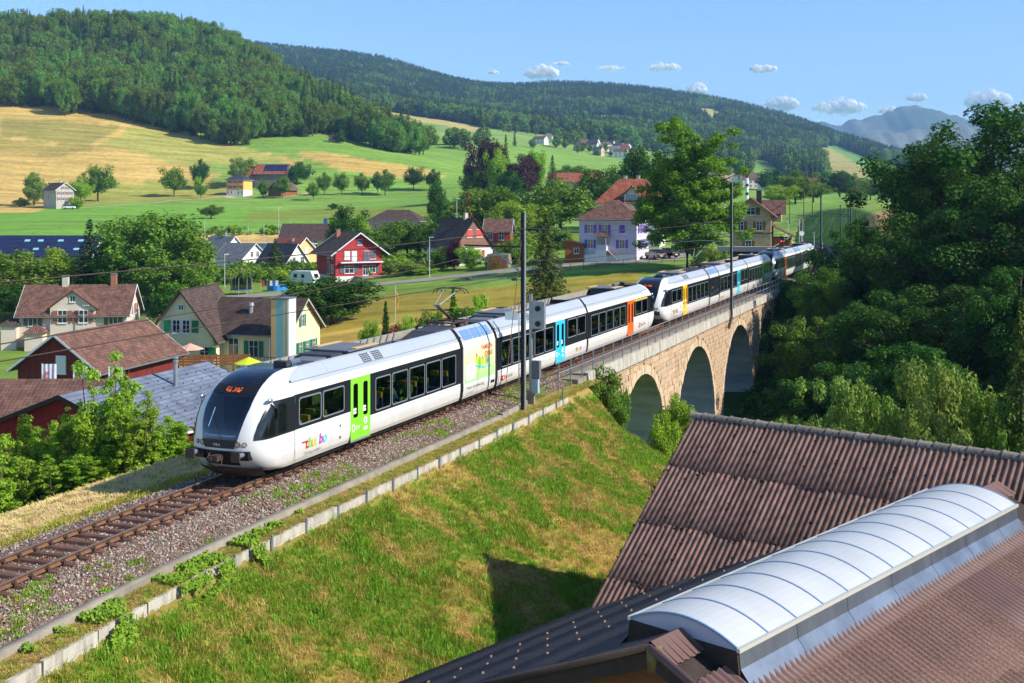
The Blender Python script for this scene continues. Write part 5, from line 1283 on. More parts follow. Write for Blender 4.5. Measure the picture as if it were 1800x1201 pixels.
def house(name, label, cat, pos, yaw, L_, Wd, eave, ridge, wm, rm, over=.6, wins=(), base=None, chim=(), group=None, hip=None, sink=1.5, verge=M_TRIM, gut=True):
    root = thing(name, label, cat, pos, yaw, group)
    z0 = -sink; hl, hw = L_ / 2, Wd / 2; pit = (ridge - eave) / hw
    mb = MB()
    if hip is None:
        mb.prism([(-hl, -hw, z0), (-hl, -hw, eave - .05), (-hl, 0, ridge - .12), (-hl, hw, eave - .05), (-hl, hw, z0)][::-1], (L_, 0, 0))
    else: mb.box(-hl, hl, -hw, hw, z0, eave - .02)
    mb.build('wall', wm, root)
    if base:
        mb = MB(); mb.box(-hl - .03, hl + .03, -hw - .03, hw + .03, z0, base[0]); mb.build('plinth', base[1], root)
    if hip is None:
        dn = Vector((0, -1, -pit)).normalized(); ln = (hw + over) * math.hypot(1, pit)
        for sgn in (-1, 1):
            slope(root, (-hl - over * .8, 0, ridge + .06), (hl + over * .8, 0, ridge + .06), (0, sgn, -pit), ln, rm)
            if gut:
                y = sgn * (hw + over + .05); z = eave - pit * over; mb = MB(); mb.path([(-hl - over * .8, y, z - .02), (hl + over * .8, y, z - .02)], .07, n=6); mb.build('gutter', M_GUTTER, root)
            for sx in (-1, 1):
                x = sx * (hl + over * .8 + .02); d = Vector((0, sgn, -pit)).normalized(); a = Vector((x, 0, ridge + .05))
                mb = MB(); mb.hexa([a + Vector((-.02, 0, -.2)), a + Vector((.02, 0, -.2)), a + d * ln + Vector((.02, 0, -.2)), a + d * ln + Vector((-.02, 0, -.2)), a + Vector((-.02, 0, .03)), a + Vector((.02, 0, .03)), a + d * ln + Vector((.02, 0, .03)), a + d * ln + Vector((-.02, 0, .03))]); mb.build('verge_board', verge, root)
    else:
        ox, oy = hl + over, hw + over; zl = eave - .15; r_ = hip   # hip = half length of the ridge
        c = [Vector((-ox, -oy, zl)), Vector((ox, -oy, zl)), Vector((ox, oy, zl)), Vector((-ox, oy, zl))]; ra, rb = Vector((-r_, 0, ridge)), Vector((r_, 0, ridge))
        for pts in ([c[0], c[1], rb, ra], [c[1], c[2], rb], [c[2], c[3], ra, rb], [c[3], c[0], ra]):
            mb = MB(); mb.poly(pts); mb.poly([q - Vector((0, 0, .14)) for q in pts][::-1])
            for i in range(2): q = pts[i]
            mb.poly([pts[0] - Vector((0, 0, .14)), pts[1] - Vector((0, 0, .14)), pts[1], pts[0]])
            me = mb.mesh('roof_slope', rm); ux = (pts[1] - pts[0]).normalized(); nn = ux.cross(pts[2] - pts[0]).normalized(); set_uv(me, pts[0], ux, nn.cross(ux)); obj('roof_slope', me, root)
        mb = MB(); mb.box(-hl - over * .97, hl + over * .97, -hw - over * .97, hw + over * .97, zl - .22, zl - .145); mb.build('eaves_board', M_TRIM, root)
        if gut:
            mb = MB(); mb.path([c[0], c[1]], .07, n=6); mb.build('gutter', M_GUTTER, root)
    for w_ in wins: put_window(root, w_[0], L_, Wd, *w_[1:])
    for (x, y, zt, s_, m_) in chim:
        mb = MB(); mb.box(x - s_ / 2, x + s_ / 2, y - s_ / 2, y + s_ / 2, ridge - pit * abs(y) - .5 if hip is None else ridge - 2, zt); ch = mb.build('chimney', m_, root)
        mb = MB(); mb.box(x - s_ / 2 - .06, x + s_ / 2 + .06, y - s_ / 2 - .06, y + s_ / 2 + .06, zt, zt + .1); mb.build('chimney_cap', M_GUTTER, ch)
    return root
def hp(px, Y, z): return Vector(((px - CX) / FPX * Y, Y, z))
def gable_cross(root, x, w, yfront, zbase, eave, apex, depth, wm, rm, over=.4):
    """cross gable on the S side: small wall with its own pair of slopes"""
    mb = MB(); mb.prism([(x - w / 2, yfront, zbase), (x + w / 2, yfront, zbase), (x + w / 2, yfront, eave), (x, yfront, apex - .1), (x - w / 2, yfront, eave)][::1], (0, depth, 0)); mb.build('gable_wall', wm, root)
    pit = (apex - eave) / (w / 2)
    for s_ in (-1, 1): slope(root, (x, yfront - over, apex + .05), (x, yfront + depth, apex + .05), (s_, 0, -pit), (w / 2 + over) * math.hypot(1, pit), rm, th=.14)
# 1 beige house with a cross gable
H = house('beige_house', 'beige two storey house with brown tiled roof, cross gable and rust shutters', 'house', hp(143, 155, -10.5), R(7), 13.4, 8.6, 5.75, 9.1, W_BEIGE, TILE_BROWN, wins=[('S', u, 1.4, 1.0, 1.5, 'rust') for u in (-.9, 1.0, 3.2, 5.2)] + [('S', -5.0, 4.2, 1.0, 1.0, 'olive'), ('S', 5.0, 4.2, 1.0, 1.0, 'olive'), ('E', -1.6, 5.2, .8, 1.3, 'rust'), ('E', 1.6, 5.2, .8, 1.3, 'rust'), ('E', -1.6, 2.2, .8, 1.3, 'rust')], chim=[(-2.0, 0, 10.3, .75, M_CHIMW), (4.2, 0, 10.5, .7, M_CHIM)])
gable_cross(H, 0, 5.6, -4.6, 2.6, 6.6, 8.7, 4.6, W_BEIGE, TILE_BROWN)
for u in (-1.25, 1.35):
    o = put_window(H, 'S', 13.4, 9.25, u, 4.55, 1.05, 1.55, 'rust')
put_window(H, 'S', 13.4, 9.25, 0, 7.25, .6, .7)
for (x0, x1, y0, y1, zt, m_) in ((-8.6, -6.7, -5.5, -1, 4.3, W_BEIGE), (-5.4, -3.2, -6.6, -4.3, 3.4, W_BEIGE)):
    mb = MB(); mb.box(x0, x1, y0, y1, -1, zt); mb.build('porch_wall', m_, H)
    mb = MB(); c_ = Vector(((x0 + x1) / 2, (y0 + y1) / 2, zt + 1.1)); q = [Vector((x0 - .3, y0 - .3, zt)), Vector((x1 + .3, y0 - .3, zt)), Vector((x1 + .3, y1 + .3, zt)), Vector((x0 - .3, y1 + .3, zt))]
    for i in range(4): mb.poly([q[i], q[(i + 1) % 4], c_])
    me = mb.mesh('porch_roof', TILE_BROWN if x0 > -6 else TILE_DARK); set_uv(me, q[0], Vector((1, 0, 0)), Vector((0, .7, .7))); obj('porch_roof', me, H)
# 2 dark red barn
c = Vector((-41.2 + 3.6 / 2, 105 + 14.6 / 2, -10.5)); yb = math.atan2(14.6, 3.6)
B = house('barn', 'dark red boarded barn with wide brown tiled roof behind the advertising flags', 'barn', c, yb, 14.2, 8.2, 5.2, 8.1, W_DKRED, TILE_BROWN, over=.75, wins=[('W', 0.4, 4.6, .9, 1.5, 'white', True), ('W', -2.0, 1.4, 1.1, 1.4, None, False, False), ('W', 1.3, 1.4, 1.1, 1.4, None, False, False)])
# 3 blue-grey metal roof workshop
c = Vector((-24.1 + 4.45 / 2, 62 + 13.3 / 2, -6.5)); yw_ = math.atan2(13.3, 4.45)
WK = house('workshop', 'crimson boarded workshop with low blue grey metal roof beside the track', 'building', c, yw_, 13.2, 10.0, 3.75, 5.65, W_FARMRED, TILE_BLUE, over=.55, wins=[('W', .6, .2, 1.7, 1.5), ('W', -2.2, .2, 1.4, 1.5), ('S', -2, 1.2, 1.6, 1.2), ('S', 2, 1.2, 1.6, 1.2)], verge=M_BARGE, sink=3)
mb = MB(); mb.tube((1.2, -1.6, 5.0), (1.2, -1.6, 6.5), .13, n=12); mb.tube((1.2, -1.6, 6.5), (1.2, -1.6, 6.62), .17, n=12); mb.tube((1.2, -1.6, 6.68), (1.2, -1.6, 6.78), .16, n=12); mb.build('flue_pipe', M_GALV, WK)
mb = MB(); mb.poly([(-6.8, -5.62, 3.6), (7.2, -5.62, 3.6), (7.2, -5.66, 3.35), (-6.8, -5.66, 3.35)]); mb.build('fascia', M_TRIM, WK)
for row in range(6):   # snow guards on the metal roof
    for i in range(14):
        y = -.9 - row * .8; x = -6.4 + i * .98 + (.4 if row % 2 else 0); z = 5.74 + .38 * y; mb = MB() if (row, i) == (0, 0) else mb
        if (row, i) == (0, 0): mb.v.clear(); mb.f.clear(); mb.m.clear(); mb.box(-.03, .03, -.02, .02, 0, .07); ME_SG = mb.mesh('snow_guard', M_DARKSTEEL)
        obj('snow_guard', ME_SG, WK, (x, y, z))
H = house('tiled_cottage', 'long brown tiled cottage roof with two small skylights behind the workshop', 'house', Vector((-33.5, 83.5, -9.2)), R(2), 15.5, 9.0, 3.6, 6.0, W_BEIGE, TILE_BROWN, over=.5)
for px_ in (-10.2 + 5.4, -8.2 + 5.4 - .1):
    pass
for x in (-6.0, -4.2):
    mb = MB(); d_ = Vector((0, -1, -2.4 / 4.5)).normalized(); q = Vector((x, -2.6, 6.0 - 2.6 * .533 + .1)); ux = Vector((1, 0, 0)); n_ = Vector((0, -.47, .88))
    mb.hexa([q - ux * .35, q + ux * .35, q + ux * .35 + d_ * 1.0, q - ux * .35 + d_ * 1.0, q - ux * .35 + n_ * .12, q + ux * .35 + n_ * .12, q + ux * .35 + d_ * 1.0 + n_ * .12, q - ux * .35 + d_ * 1.0 + n_ * .12]); sk = mb.build('skylight', M_TRIM, H)
    q = q + n_ * .125 + d_ * .12; mb = MB(); mb.poly([q - ux * .24, q + ux * .24, q + ux * .24 + d_ * .76, q - ux * .24 + d_ * .76][::-1]); mb.build('pane', M_PANE, sk)
H = house('annex', 'small hipped grey tiled annex roof between cottage and workshop', 'building', Vector((-27.2, 77.5, -9)), R(4), 6.0, 4.6, 4.1, 5.3, W_BEIGE, TILE_BLUE, over=.4, hip=2.0, gut=False)
# 4 cream guest house: gable block and long block with a striped stair tower
H = house('guest_house', 'cream house with green shutters and dark brown roof, gable towards the workshop', 'house', hp(349, 130, -9.2), R(83), 9.5, 7.2, 4.6, 9.3, W_CREAM, TILE_DARK, over=.7, wins=[('W', -.55, 4.75, .75, 1.3, None), ('W', .55, 4.75, .75, 1.3, None), ('W', 2.6, 1.9, 1.0, 1.3, None), ('W', -2.4, -.4, 1.2, .9, None), ('W', .4, -.4, 1.2, .9, None)], sink=2, verge=M_BARGE)
for u_ in (-1.55, 1.55): obj('shutter', shutter_mesh(.72, 1.3, 'green'), H, (-4.76, -u_, 4.75), (0, 0, -math.pi / 2))
obj('shutter', shutter_mesh(.9, 1.3, 'green'), H, (-4.76, -3.6 + .15, 1.9), (0, 0, -math.pi / 2))
put_window(H, 'W', 9.6, 7.2, .0, 7.2, .5, .5)
H2 = house('guest_house', 'long cream wing with dark brown tiled roof beside the striped stair tower', 'house', hp(464, 131, -9.2), R(-14), 9.8, 8.6, 4.8, 8.0, W_CREAM, TILE_DARK, over=.6, wins=[('S', -3.9, 2.0, .9, 1.7, None), ('S', -1.5, 2.0, 1.1, 1.9, None), ('S', .9, 2.0, 1.0, 1.7, 'green')] + [('E', u, 2.0, .7, 1.3, 'green') for u in (-2.9, -1.1, .7, 2.5)] + [('E', -.6, 5.0, .7, 1.3, 'green'), ('S', -3.5, -.6, 1.2, .9), ('S', 0, -.6, 1.2, .9)], sink=2, verge=mat('green_grey_verge', srgb(150, 160, 140), rough=.7))
mb = MB(); mb.tube((-.6, -2.0, 6.2), (-.6, -2.0, 7.3), .25, n=12); mb.tube((-.6, -2.0, 7.3), (-.6, -2.0, 7.7), .38, .3, n=12); mb.build('roof_vent', M_GALV, H2, smooth=False)
TW = thing('stair_tower', 'slim stair tower with orange and turquoise vertical stripes', 'tower', hp(498, 125.2, -9.2), R(-14))
for k, (a, b) in enumerate(((-1.0, -.38), (-.38, .42), (.42, .86))):
    mb = MB(); mb.box(a, b, -.9, .9, -2, 8.35); mb.build('panel', [wallm('tower_orange', 226, 190, 130), wallm('tower_turquoise', 130, 190, 196), wallm('tower_orange_b', 232, 200, 140)][k], TW)
mb = MB(); mb.box(.86, 1.06, -.92, .9, -2, 8.4); mb.build('edge_strip', M_TRIM, TW); mb = MB(); mb.box(-1.08, 1.1, -1.0, 1.0, 8.4, 8.55); mb.build('cap', M_GUTTER, TW)
mb = MB(); mb.tube((-1.2, -.8, -1), (-1.2, -.8, 4.2), .12, n=10); mb.build('flue_pipe', M_GALV, TW)
BAL = thing('balcony', 'dark steel terrace railing with stairs on the cream wing', 'balcony', hp(458, 123.5, -9.2), R(-14))
mb = MB(); mb.box(-2.2, 2.2, -1.2, 1.0, 1.3, 1.45); mb.build('floor', M_GALV, BAL)
for i in range(12): mb = MB(); mb.box(-2.2 + i * .4 - .02, -2.2 + i * .4 + .02, -1.2, -1.16, 1.45, 2.5); mb.build('baluster', M_DARKSTEEL, BAL)
mb = MB(); mb.box(-2.2, 2.25, -1.21, -1.15, 2.5, 2.56); mb.build('handrail', M_DARKSTEEL, BAL)
# 5 red gabled house above the lane
rd = R(118); fx, fy = .469, -.883; fc = hp(631, 204, -4.7)
RH = house('red_house', 'bright red gabled house with white base, balcony and brown roof', 'house', fc - Vector((fx, fy, 0)) * 5.0, rd, 10.0, 8.6, 5.9, 9.0, W_RED, TILE_DARK, over=1.1, base=(1.45, W_WHITE), wins=[('W', -2.2, 4.4, .9, 1.35, 'white', True), ('W', -.9, 4.0, .85, 1.75, 'white', True), ('W', 1.4, 4.0, .85, 1.75, 'grey', True), ('W', 2.6, 4.4, .9, 1.35, 'grey', True), ('W', .1, 6.9, .8, .9, 'grey', True), ('W', -1.8, 2.0, 1.6, 1.2, 'grey'), ('W', 1.2, 1.6, .9, 1.6, None), ('W', 2.5, 2.0, 1.0, 1.2, 'grey'), ('N', 1.2, 4.5, 1.0, .8), ('N', 1.3, 1.8, 1.0, 2.1, 'grey', True), ('N', 3.3, 2.0, 1.0, 1.4), ('N', 3.3, 4.5, 1.0, .9)], chim=[(2.5, 1.2, 9.4, .7, M_CHIM)], sink=2.0)
mb = MB(); mb.box(-6.0, -5.02, -4.2, 3.6, 3.75, 3.95); mb.build('balcony_slab', M_TRIM, RH)
for i in range(9): mb = MB(); mb.box(-5.98, -5.95, -4.15 + i * .95, -4.12 + i * .95, 3.95, 4.95); mb.build('balcony_post', M_DARKSTEEL, RH)
mb = MB(); mb.box(-6.0, -5.94, -4.2, 3.6, 4.92, 4.98); mb.build('balcony_rail', M_DARKSTEEL, RH)
mb = MB(); mb.box(-8.6, -5.05, -5.6, .6, -1.5, 1.25); mb.build('terrace_base', W_WHITE, RH); mb = MB(); mb.box(-8.9, -5.05, -6.0, .9, 1.25, 1.45); mb.build('terrace_slab', M_CONC, RH)
mb = MB(); mb.box(-8.62, -8.58, -3.6, -2.4, .45, .9); mb.build('terrace_window', M_PANE, RH)
# 6 new white houses beyond the orchard
NHG = 'new houses below the soil bank'
house('white_house', 'white house with anthracite roof at the edge of the big leafy trees', 'house', hp(392, 318, -7.5), R(-35), 9, 8, 4.3, 8.0, W_WHITE, TILE_GREY, group=NHG, wins=[('E', -1.2, 4.2, .9, 1.2), ('E', 1.2, 4.2, .9, 1.2), ('E', -1.5, 1.2, 1.0, 1.3), ('E', 1.5, 1.2, 1.0, 1.3), ('S', -1.5, 1.5, 1.0, 1.4), ('S', 2, 3, .8, 1)], chim=[(1, 0, 9.0, .6, M_GALV)])
house('white_house', 'white house with pale grey roof and dark hedge in front', 'house', hp(424, 292, -7.5), R(-33), 9.5, 8.2, 3.7, 7.0, W_WHITE, TILE_GREY, group=NHG, wins=[('E', -1.0, 3.7, .8, 1.3), ('E', .9, 3.7, .8, 1.3), ('E', -1.4, .4, 1.3, 1.9), ('E', 1.6, .4, 1.3, 1.9), ('S', 0, 2.0, .9, .8)])
house('white_house', 'white gabled house with steep charcoal roof behind the young spruce', 'house', hp(497, 268, -7.2), R(-37), 9.5, 8.4, 2.4, 7.4, W_WHITE, TILE_ANTH, group=NHG, wins=[('E', -.9, 2.9, .8, 1.5), ('E', 1.6, 2.9, 1.0, 1.5), ('E', -1.6, .2, 1.2, 1.2)])
house('peach_house', 'peach house with red brown roof between the white houses', 'house', hp(514, 290, -6.8), R(-36), 9, 7.6, 4.6, 7.8, W_PEACH, TILE_RED, group=NHG, wins=[('E', .4, 3.8, .9, 1.5, 'white', True), ('E', -1.5, 1.2, 1.0, 1.2)], chim=[(1.5, -1.2, 7.6, .5, M_GALV)])
FB = thing('flat_roof_house', 'pale blue house with a flat roof behind the white houses', 'house', hp(492, 305, -6.8), R(-30))
mb = MB(); mb.box(-6, 3, -4, 4, -1, 5.6); mb.build('wall', W_CYAN, FB); mb = MB(); mb.box(-6.3, 9, -4.3, 4.3, 5.6, 5.9); mb.build('flat_roof', W_GREY, FB); mb = MB(); mb.box(3, 8.5, -3.4, 4, -1, 5.6); mb.build('wall', W_WHITE, FB); put_window(FB, 'S', 9, 8, -1.0, 3.2, 1.6, 1.1)
house('yellow_farmhouse', 'long pale yellow house with big brown roof by the soil bank', 'house', hp(552, 322, -4.6), R(-3), 17, 9, 4.6, 8.4, W_LEMON, TILE_DARK, wins=[('S', u, 2.4, 1.0, 1.3, 'red' if u in (-5.4, 4.6) else None) for u in (-5.4, -2.2, 1.4, 4.6)] + [('S', 0, .5, .9, 2.0)])
house('pink_house', 'pink house with hipped brown roof behind the trees above the red house', 'house', hp(700, 300, 1.6), R(-10), 13, 9, 3.6, 6.2, W_PINK, TILE_DARK, hip=3, wins=[('S', -4.5, 1.5, 1.0, 1.2), ('S', 0, 1.5, 1.0, 1.2), ('S', 4, 1.5, 1, 1.2)])
for i, (x0, x1) in enumerate(((-14, 14),)):
    SB = house('solar_hall', 'long hall with a dark blue roof covered in solar panels', 'building', hp(60, 288, -8.5), R(-2), 34, 15, 4.6, 10.0, W_GREY, mat('solar_roof_black', srgb(40, 46, 66), rough=.4), over=.3, gut=False)
    mp_ = mat('solar_panel_blue', srgb(30, 36, 66), srgb(38, 44, 78), scale=.4, rough=.15, spec=.6, rand=.1); pit = 5.4 / 7.5; d_ = Vector((0, -1, -pit)).normalized(); n_ = Vector((0, -pit, 1)).normalized(); ux = Vector((1, 0, 0))
    mb = MB(); mb.hexa([Vector((.03, 0, 0)), Vector((1.63, 0, 0)), Vector((1.63, 0, 0)) + d_ * 1.62, Vector((.03, 0, 0)) + d_ * 1.62] + [q + n_ * .05 for q in (Vector((.03, 0, 0)), Vector((1.63, 0, 0)), Vector((1.63, 0, 0)) + d_ * 1.62, Vector((.03, 0, 0)) + d_ * 1.62)]); ME_SOL = mb.mesh('solar_panel', mp_)
    mpane = mat('skylight_aqua', srgb(130, 190, 200), rough=.2)
    for r_ in range(5):
        for k in range(20):
            q = Vector((-16.6 + k * 1.66, 0, 10.1)) + d_ * (.25 + r_ * 1.68) + n_ * .03
            sky_ = (r_ == 1 and k in (9, 11, 14, 17)) or (r_ == 3 and k in (11, 17))
            if sky_:
                mb = MB(); mb.hexa([q + ux * .2, q + ux * 1.5, q + ux * 1.5 + d_ * .8, q + ux * .2 + d_ * .8] + [v_ + n_ * .12 for v_ in (q + ux * .2, q + ux * 1.5, q + ux * 1.5 + d_ * .8, q + ux * .2 + d_ * .8)]); mb.build('skylight', mpane, SB)
            else: obj('solar_panel', ME_SOL, SB, q)
# 7 brown shingled house, little timber house, shed
bh = math.atan2(.8, -.6); fc = hp(833, 210, -.6)
house('shingled_house', 'brown shingled house with dark steep roof and bright red shutters', 'house', fc + Vector((-.6, .8, 0)) * 4.6, bh, 9.2, 8.2, 2.4, 7.3, W_BROWN, TILE_DARK, over=.4, base=(2.0, W_WHITE), wins=[('W', -1.0, 4.0, 1.0, 1.3, 'brightred', True), ('W', 1.2, 4.0, 1.3, 1.3, 'brightred', True), ('W', .9, .5, 1.3, 1.1, 'red')], chim=[(-2.0, 0, 8.3, .6, M_CHIMW)], verge=M_BARGE)
house('timber_house', 'small timber house with grey roof and red shutters beside the shingled house', 'house', hp(877, 228, 1.4), R(-6), 5.0, 5.2, 2.9, 5.0, W_WOOD, TILE_BROWN, over=.5, wins=[('S', .8, 1.0, .9, 1.3, 'red'), ('S', -1.4, 1.0, .8, 1.2, 'red')])
SHD = thing('garden_shed', 'orange brown timber shed with sloping red roof beside the lilac house', 'shed', hp(1011, 192, .4), R(-6))
mb = MB(); mb.hexa([(-1.6, -1.6, -1), (1.4, -1.6, -1), (1.4, 1.6, -1), (-1.6, 1.6, -1), (-1.6, -1.6, 2.9), (1.4, -1.6, 2.3), (1.4, 1.6, 2.3), (-1.6, 1.6, 2.9)]); mb.build('wall', mat('orange_timber', srgb(152, 88, 40), srgb(128, 70, 32), scale=3, rough=.8), SHD)
mb = MB(); mb.hexa([(-1.9, -1.9, 2.95), (1.7, -1.9, 2.25), (1.7, 1.9, 2.25), (-1.9, 1.9, 2.95), (-1.9, -1.9, 3.1), (1.7, -1.9, 2.4), (1.7, 1.9, 2.4), (-1.9, 1.9, 3.1)]); mb.build('roof', TILE_RED, SHD); put_window(SHD, 'S', 3, 3.2, .3, .9, .7, .8)
OS = house('old_shed', 'weathered grey board shed with mossy roof above the cream house', 'shed', hp(360, 150, -6.2), R(55), 2.6, 2.6, 1.6, 2.5, W_OLD, TILE_MOSS, over=.4, gut=False)
# 8 lilac house by the level crossing
LH = house('lilac_house', 'lilac shingled house with violet shutters and hipped brown roof', 'house', hp(1080, 194, .4), R(-19), 9.6, 9.0, 6.5, 9.6, W_LILAC, TILE_BROWN, over=.75, hip=.8, base=(.75, W_WHITE), wins=[('S', u, 4.2, .85, 1.35, 'violet') for u in (-2.9, -.5)] + [('S', 2.4, 4.2, .85, 1.35, 'violet', True), ('S', -2.9, 1.75, .85, 1.35, 'violet'), ('S', 2.4, 1.75, .85, 1.35, 'violet')] + [('E', u, 4.2, .8, 1.35, 'violet') for u in (-2.6, -.6, 1.4, 3.2)] + [('E', u, 1.75, .8, 1.35, 'violet') for u in (-2.6, -.6, 1.4, 3.2)], chim=[(1.2, .6, 10.2, .8, mat('dark_chimney', srgb(70, 62, 62), rough=.8))])
mb = MB(); mb.box(-1.6, .1, -6.0, -4.52, -.6, 1.5); mb.build('porch_base', W_WHITE, LH); mb = MB(); mb.box(-1.6, .1, -6.0, -4.6, 1.5, 2.3); mb.build('porch_panel', W_LILAC, LH)
for x in (-1.55, .02):
    mb = MB(); mb.box(x, x + .07, -5.98, -5.9, 2.3, 3.7); mb.build('porch_post', M_WFRAME, LH)
mb = MB(); q = [Vector((-2.1, -6.3, 3.7)), Vector((.6, -6.3, 3.7)), Vector((.6, -4.5, 3.7)), Vector((-2.1, -4.5, 3.7))]; ap = Vector((-.75, -5.2, 4.45))
for i in range(4): mb.poly([q[i], q[(i + 1) % 4], ap])
me = mb.mesh('porch_roof', TILE_BROWN); set_uv(me, q[0], Vector((1, 0, 0)), Vector((0, .7, .7))); obj('porch_roof', me, LH)
mb = MB(); mb.box(-1.45, -.05, -5.9, -5.0, 2.35, 3.6); mb.build('porch_glass', M_GLASS, LH)
for i in range(7): mb = MB(); mb.box(.1 + i * .28, .1 + i * .28 + .3, -5.9, -4.8, -.6, 1.4 - i * .24); mb.build('step', M_CONC, LH)
mb = MB(); mb.path([(.1, -5.95, 2.3), (2.1, -5.95, .6), (2.1, -5.95, -.2)], .035, n=5); mb.build('stair_rail', SH['violet'], LH)
# 9 white villa behind
VL = house('villa', 'large white villa with steep red brown hipped roof behind the lilac house', 'house', hp(1112, 226, 1.2), R(-14), 11.5, 10, 8.4, 13.0, W_WHITE, TILE_RED, over=.9, hip=2.6, wins=[('S', -3, 5.4, 1.0, 1.5, 'blue'), ('S', 1.5, 5.4, 1.0, 1.5, 'blue'), ('E', 0, 5.4, 1, 1.5, 'blue'), ('S', -3, 2, 1.0, 1.5, 'blue')], chim=[(-1.5, .5, 13.6, .6, M_CHIMW), (1.0, .8, 13.6, .6, M_CHIMW)])
gable_cross(VL, .6, 3.8, -5.1, 6, 9.4, 11.6, 4.4, W_WHITE, TILE_RED, over=.7); put_window(VL, 'S', 11.5, 10.3, .4, 8.6, .7, 1.3, 'blue')
# 10 station building
ST = house('station_building', 'stone station building with brown shutters and gabled roof', 'building', hp(1323, 206, .2), R(75), 11, 6.8, 7.6, 10.2, W_STONE, TILE_BROWN, over=.9, wins=[('W', 0, 7.3, 1.4, 1.15, 'dkbrown'), ('W', -1.7, 4.6, .9, 1.5, 'brown'), ('W', 1.45, 4.6, .9, 1.5, 'brown'), ('W', -.4, 1.2, .9, 1.6, 'brown'), ('S', -2.6, 4.6, .9, 1.5, 'rust'), ('S', 1.0, 4.6, .9, 1.5, 'rust')], chim=[(-1.5, -1.2, 11.4, .9, mat('dark_chimney', srgb(70, 62, 62), rough=.8))], verge=mat('brown_verge', srgb(140, 104, 84), rough=.8))
mb = MB(); mb.box(-5.56, 5.56, -3.46, 3.46, 4.05, 4.2); mb.build('string_course', M_BARGE, ST)
slope(ST, (-1.0, -6.2, 9.9), (3.0, -6.2, 9.9), (-.7, 0, -.6), .1, TILE_BROWN)
mb = MB(); mb.prism([(.4, -3.3, 6), (4.6, -3.3, 6), (4.6, -3.3, 7.6), (2.5, -3.3, 9.7), (.4, -3.3, 7.6)], (0, -1.6, 0)); mb.build('wing_wall', W_STONE, ST)
for s_ in (-1, 1): slope(ST, (2.5, -5.6, 9.85), (2.5, 0, 9.85), (s_, 0, -.95), 3.6, TILE_BROWN, name='wing_roof')
mb = MB(); mb.hexa([(-4, -7.2, 3.3), (5, -7.2, 3.3), (5, -3.45, 5.3), (-4, -3.45, 5.3), (-4, -7.2, 3.45), (5, -7.2, 3.45), (5, -3.45, 5.45), (-4, -3.45, 5.45)]); me = mb.mesh('canopy_roof', TILE_BROWN); set_uv(me, Vector((-4, -3.45, 5.75)), Vector((1, 0, 0)), Vector((0, -.95, -.3))); obj('canopy_roof', me, ST)
mb = MB(); mb.box(-3.4, 4.8, -6.6, -3.46, -1, 3.25); mb.build('goods_shed', W_WOOD, ST)
for x in (-3.9, 4.9): mb = MB(); mb.path([(x, -3.5, 1.6), (x, -6.6, 3.4)], .08, n=6); mb.build('strut', M_TRIM, ST)
mb = MB(); mb.box(-5.60, -5.52, -3.0, -2.5, 1.2, 1.9); mb.build('blue_sign', mat('station_sign_blue', srgb(40, 60, 150), rough=.4), ST)
# flat roofed platform building in front of the station
PB = thing('platform_shelter', 'flat roofed grey shelter between train and station', 'shelter', hp(1308, 164, 0), R(-8))
mb = MB(); mb.box(-3.6, 4.2, -2.4, 2.4, 2.9, 3.3); mb.build('roof', mat('gravel_flat_roof', srgb(186, 172, 150), srgb(160, 148, 130), scale=8, rough=.95), PB); mb = MB(); mb.box(-3.7, 4.3, -2.5, -2.42, 2.75, 3.42); mb.build('fascia', M_GUTTER, PB); mb = MB(); mb.box(-3.2, 3.8, -1.0, 2.0, -1, 2.9); mb.build('wall', mat('dark_shelter_wall', srgb(60, 62, 66), rough=.6), PB)
# 11 house among the trees on the right
house('hillside_house', 'house with broad brown tiled roof half hidden by the dark maple', 'house', hp(1692, 150, 5.0), R(-8), 13.5, 11, 5.0, 9.6, W_GREY, TILE_BROWN, over=1.2, hip=3.2, wins=[('S', -5, 1.5, 1, 1.4), ('S', -2, 1.5, 1, 1.4)])
# 12 farm on the slope and the lone house
house('farmhouse', 'yellow farmhouse with red shutters and dark hipped roof on the meadow', 'house', on_ground(421, 548) + Vector((0, 0, .2)), R(-14), 8.6, 9, 7.2, 10, W_YEL, TILE_ANTH, over=.8, hip=.6, base=(2.2, W_WHITE), wins=[('S', u, v, 1.0, 1.4, 'red') for v in (3.0, 5.4) for u in (-2.7, 0, 2.7)] + [('W', u, v, .9, 1.4) for v in (3.0, 5.4) for u in (-2.5, 0, 2.5)] + [('S', -2.7, .5, 1, 1.3, 'red'), ('S', 2.7, .5, 1, 1.3, 'red')])
FBN = house('farm_barn', 'big farm barn with red roof and solar panels behind the yellow farmhouse', 'barn', on_ground(482, 575) + Vector((0, 0, .3)), R(-6), 16, 12, 5.5, 10.0, W_OLD, TILE_RED, over=.7, sink=4)
pit = 4.5 / 6; d_ = Vector((0, -1, -pit)).normalized(); n_ = Vector((0, -pit, 1)).normalized()
mb = MB(); mb.hexa([Vector((.04, 0, 0)), Vector((1.6, 0, 0)), Vector((1.6, 0, 0)) + d_ * 1.3, Vector((.04, 0, 0)) + d_ * 1.3] + [q + n_ * .06 for q in (Vector((.04, 0, 0)), Vector((1.6, 0, 0)), Vector((1.6, 0, 0)) + d_ * 1.3, Vector((.04, 0, 0)) + d_ * 1.3)]); ME_SO2 = mb.mesh('solar_panel', mp_)
for r_ in range(4):
    for k in range(7): obj('solar_panel', ME_SO2, FBN, Vector((-4.2 + k * 1.66, 0, 10.12)) + d_ * (.6 + r_ * 1.36))
house('farm_barn', 'low red roofed barn joined to the left of the solar barn', 'barn', on_ground(455, 575) + Vector((0, 0, .3)), R(-6), 9, 10, 4.5, 9.2, W_OLD, TILE_RED, over=.6, sink=4)
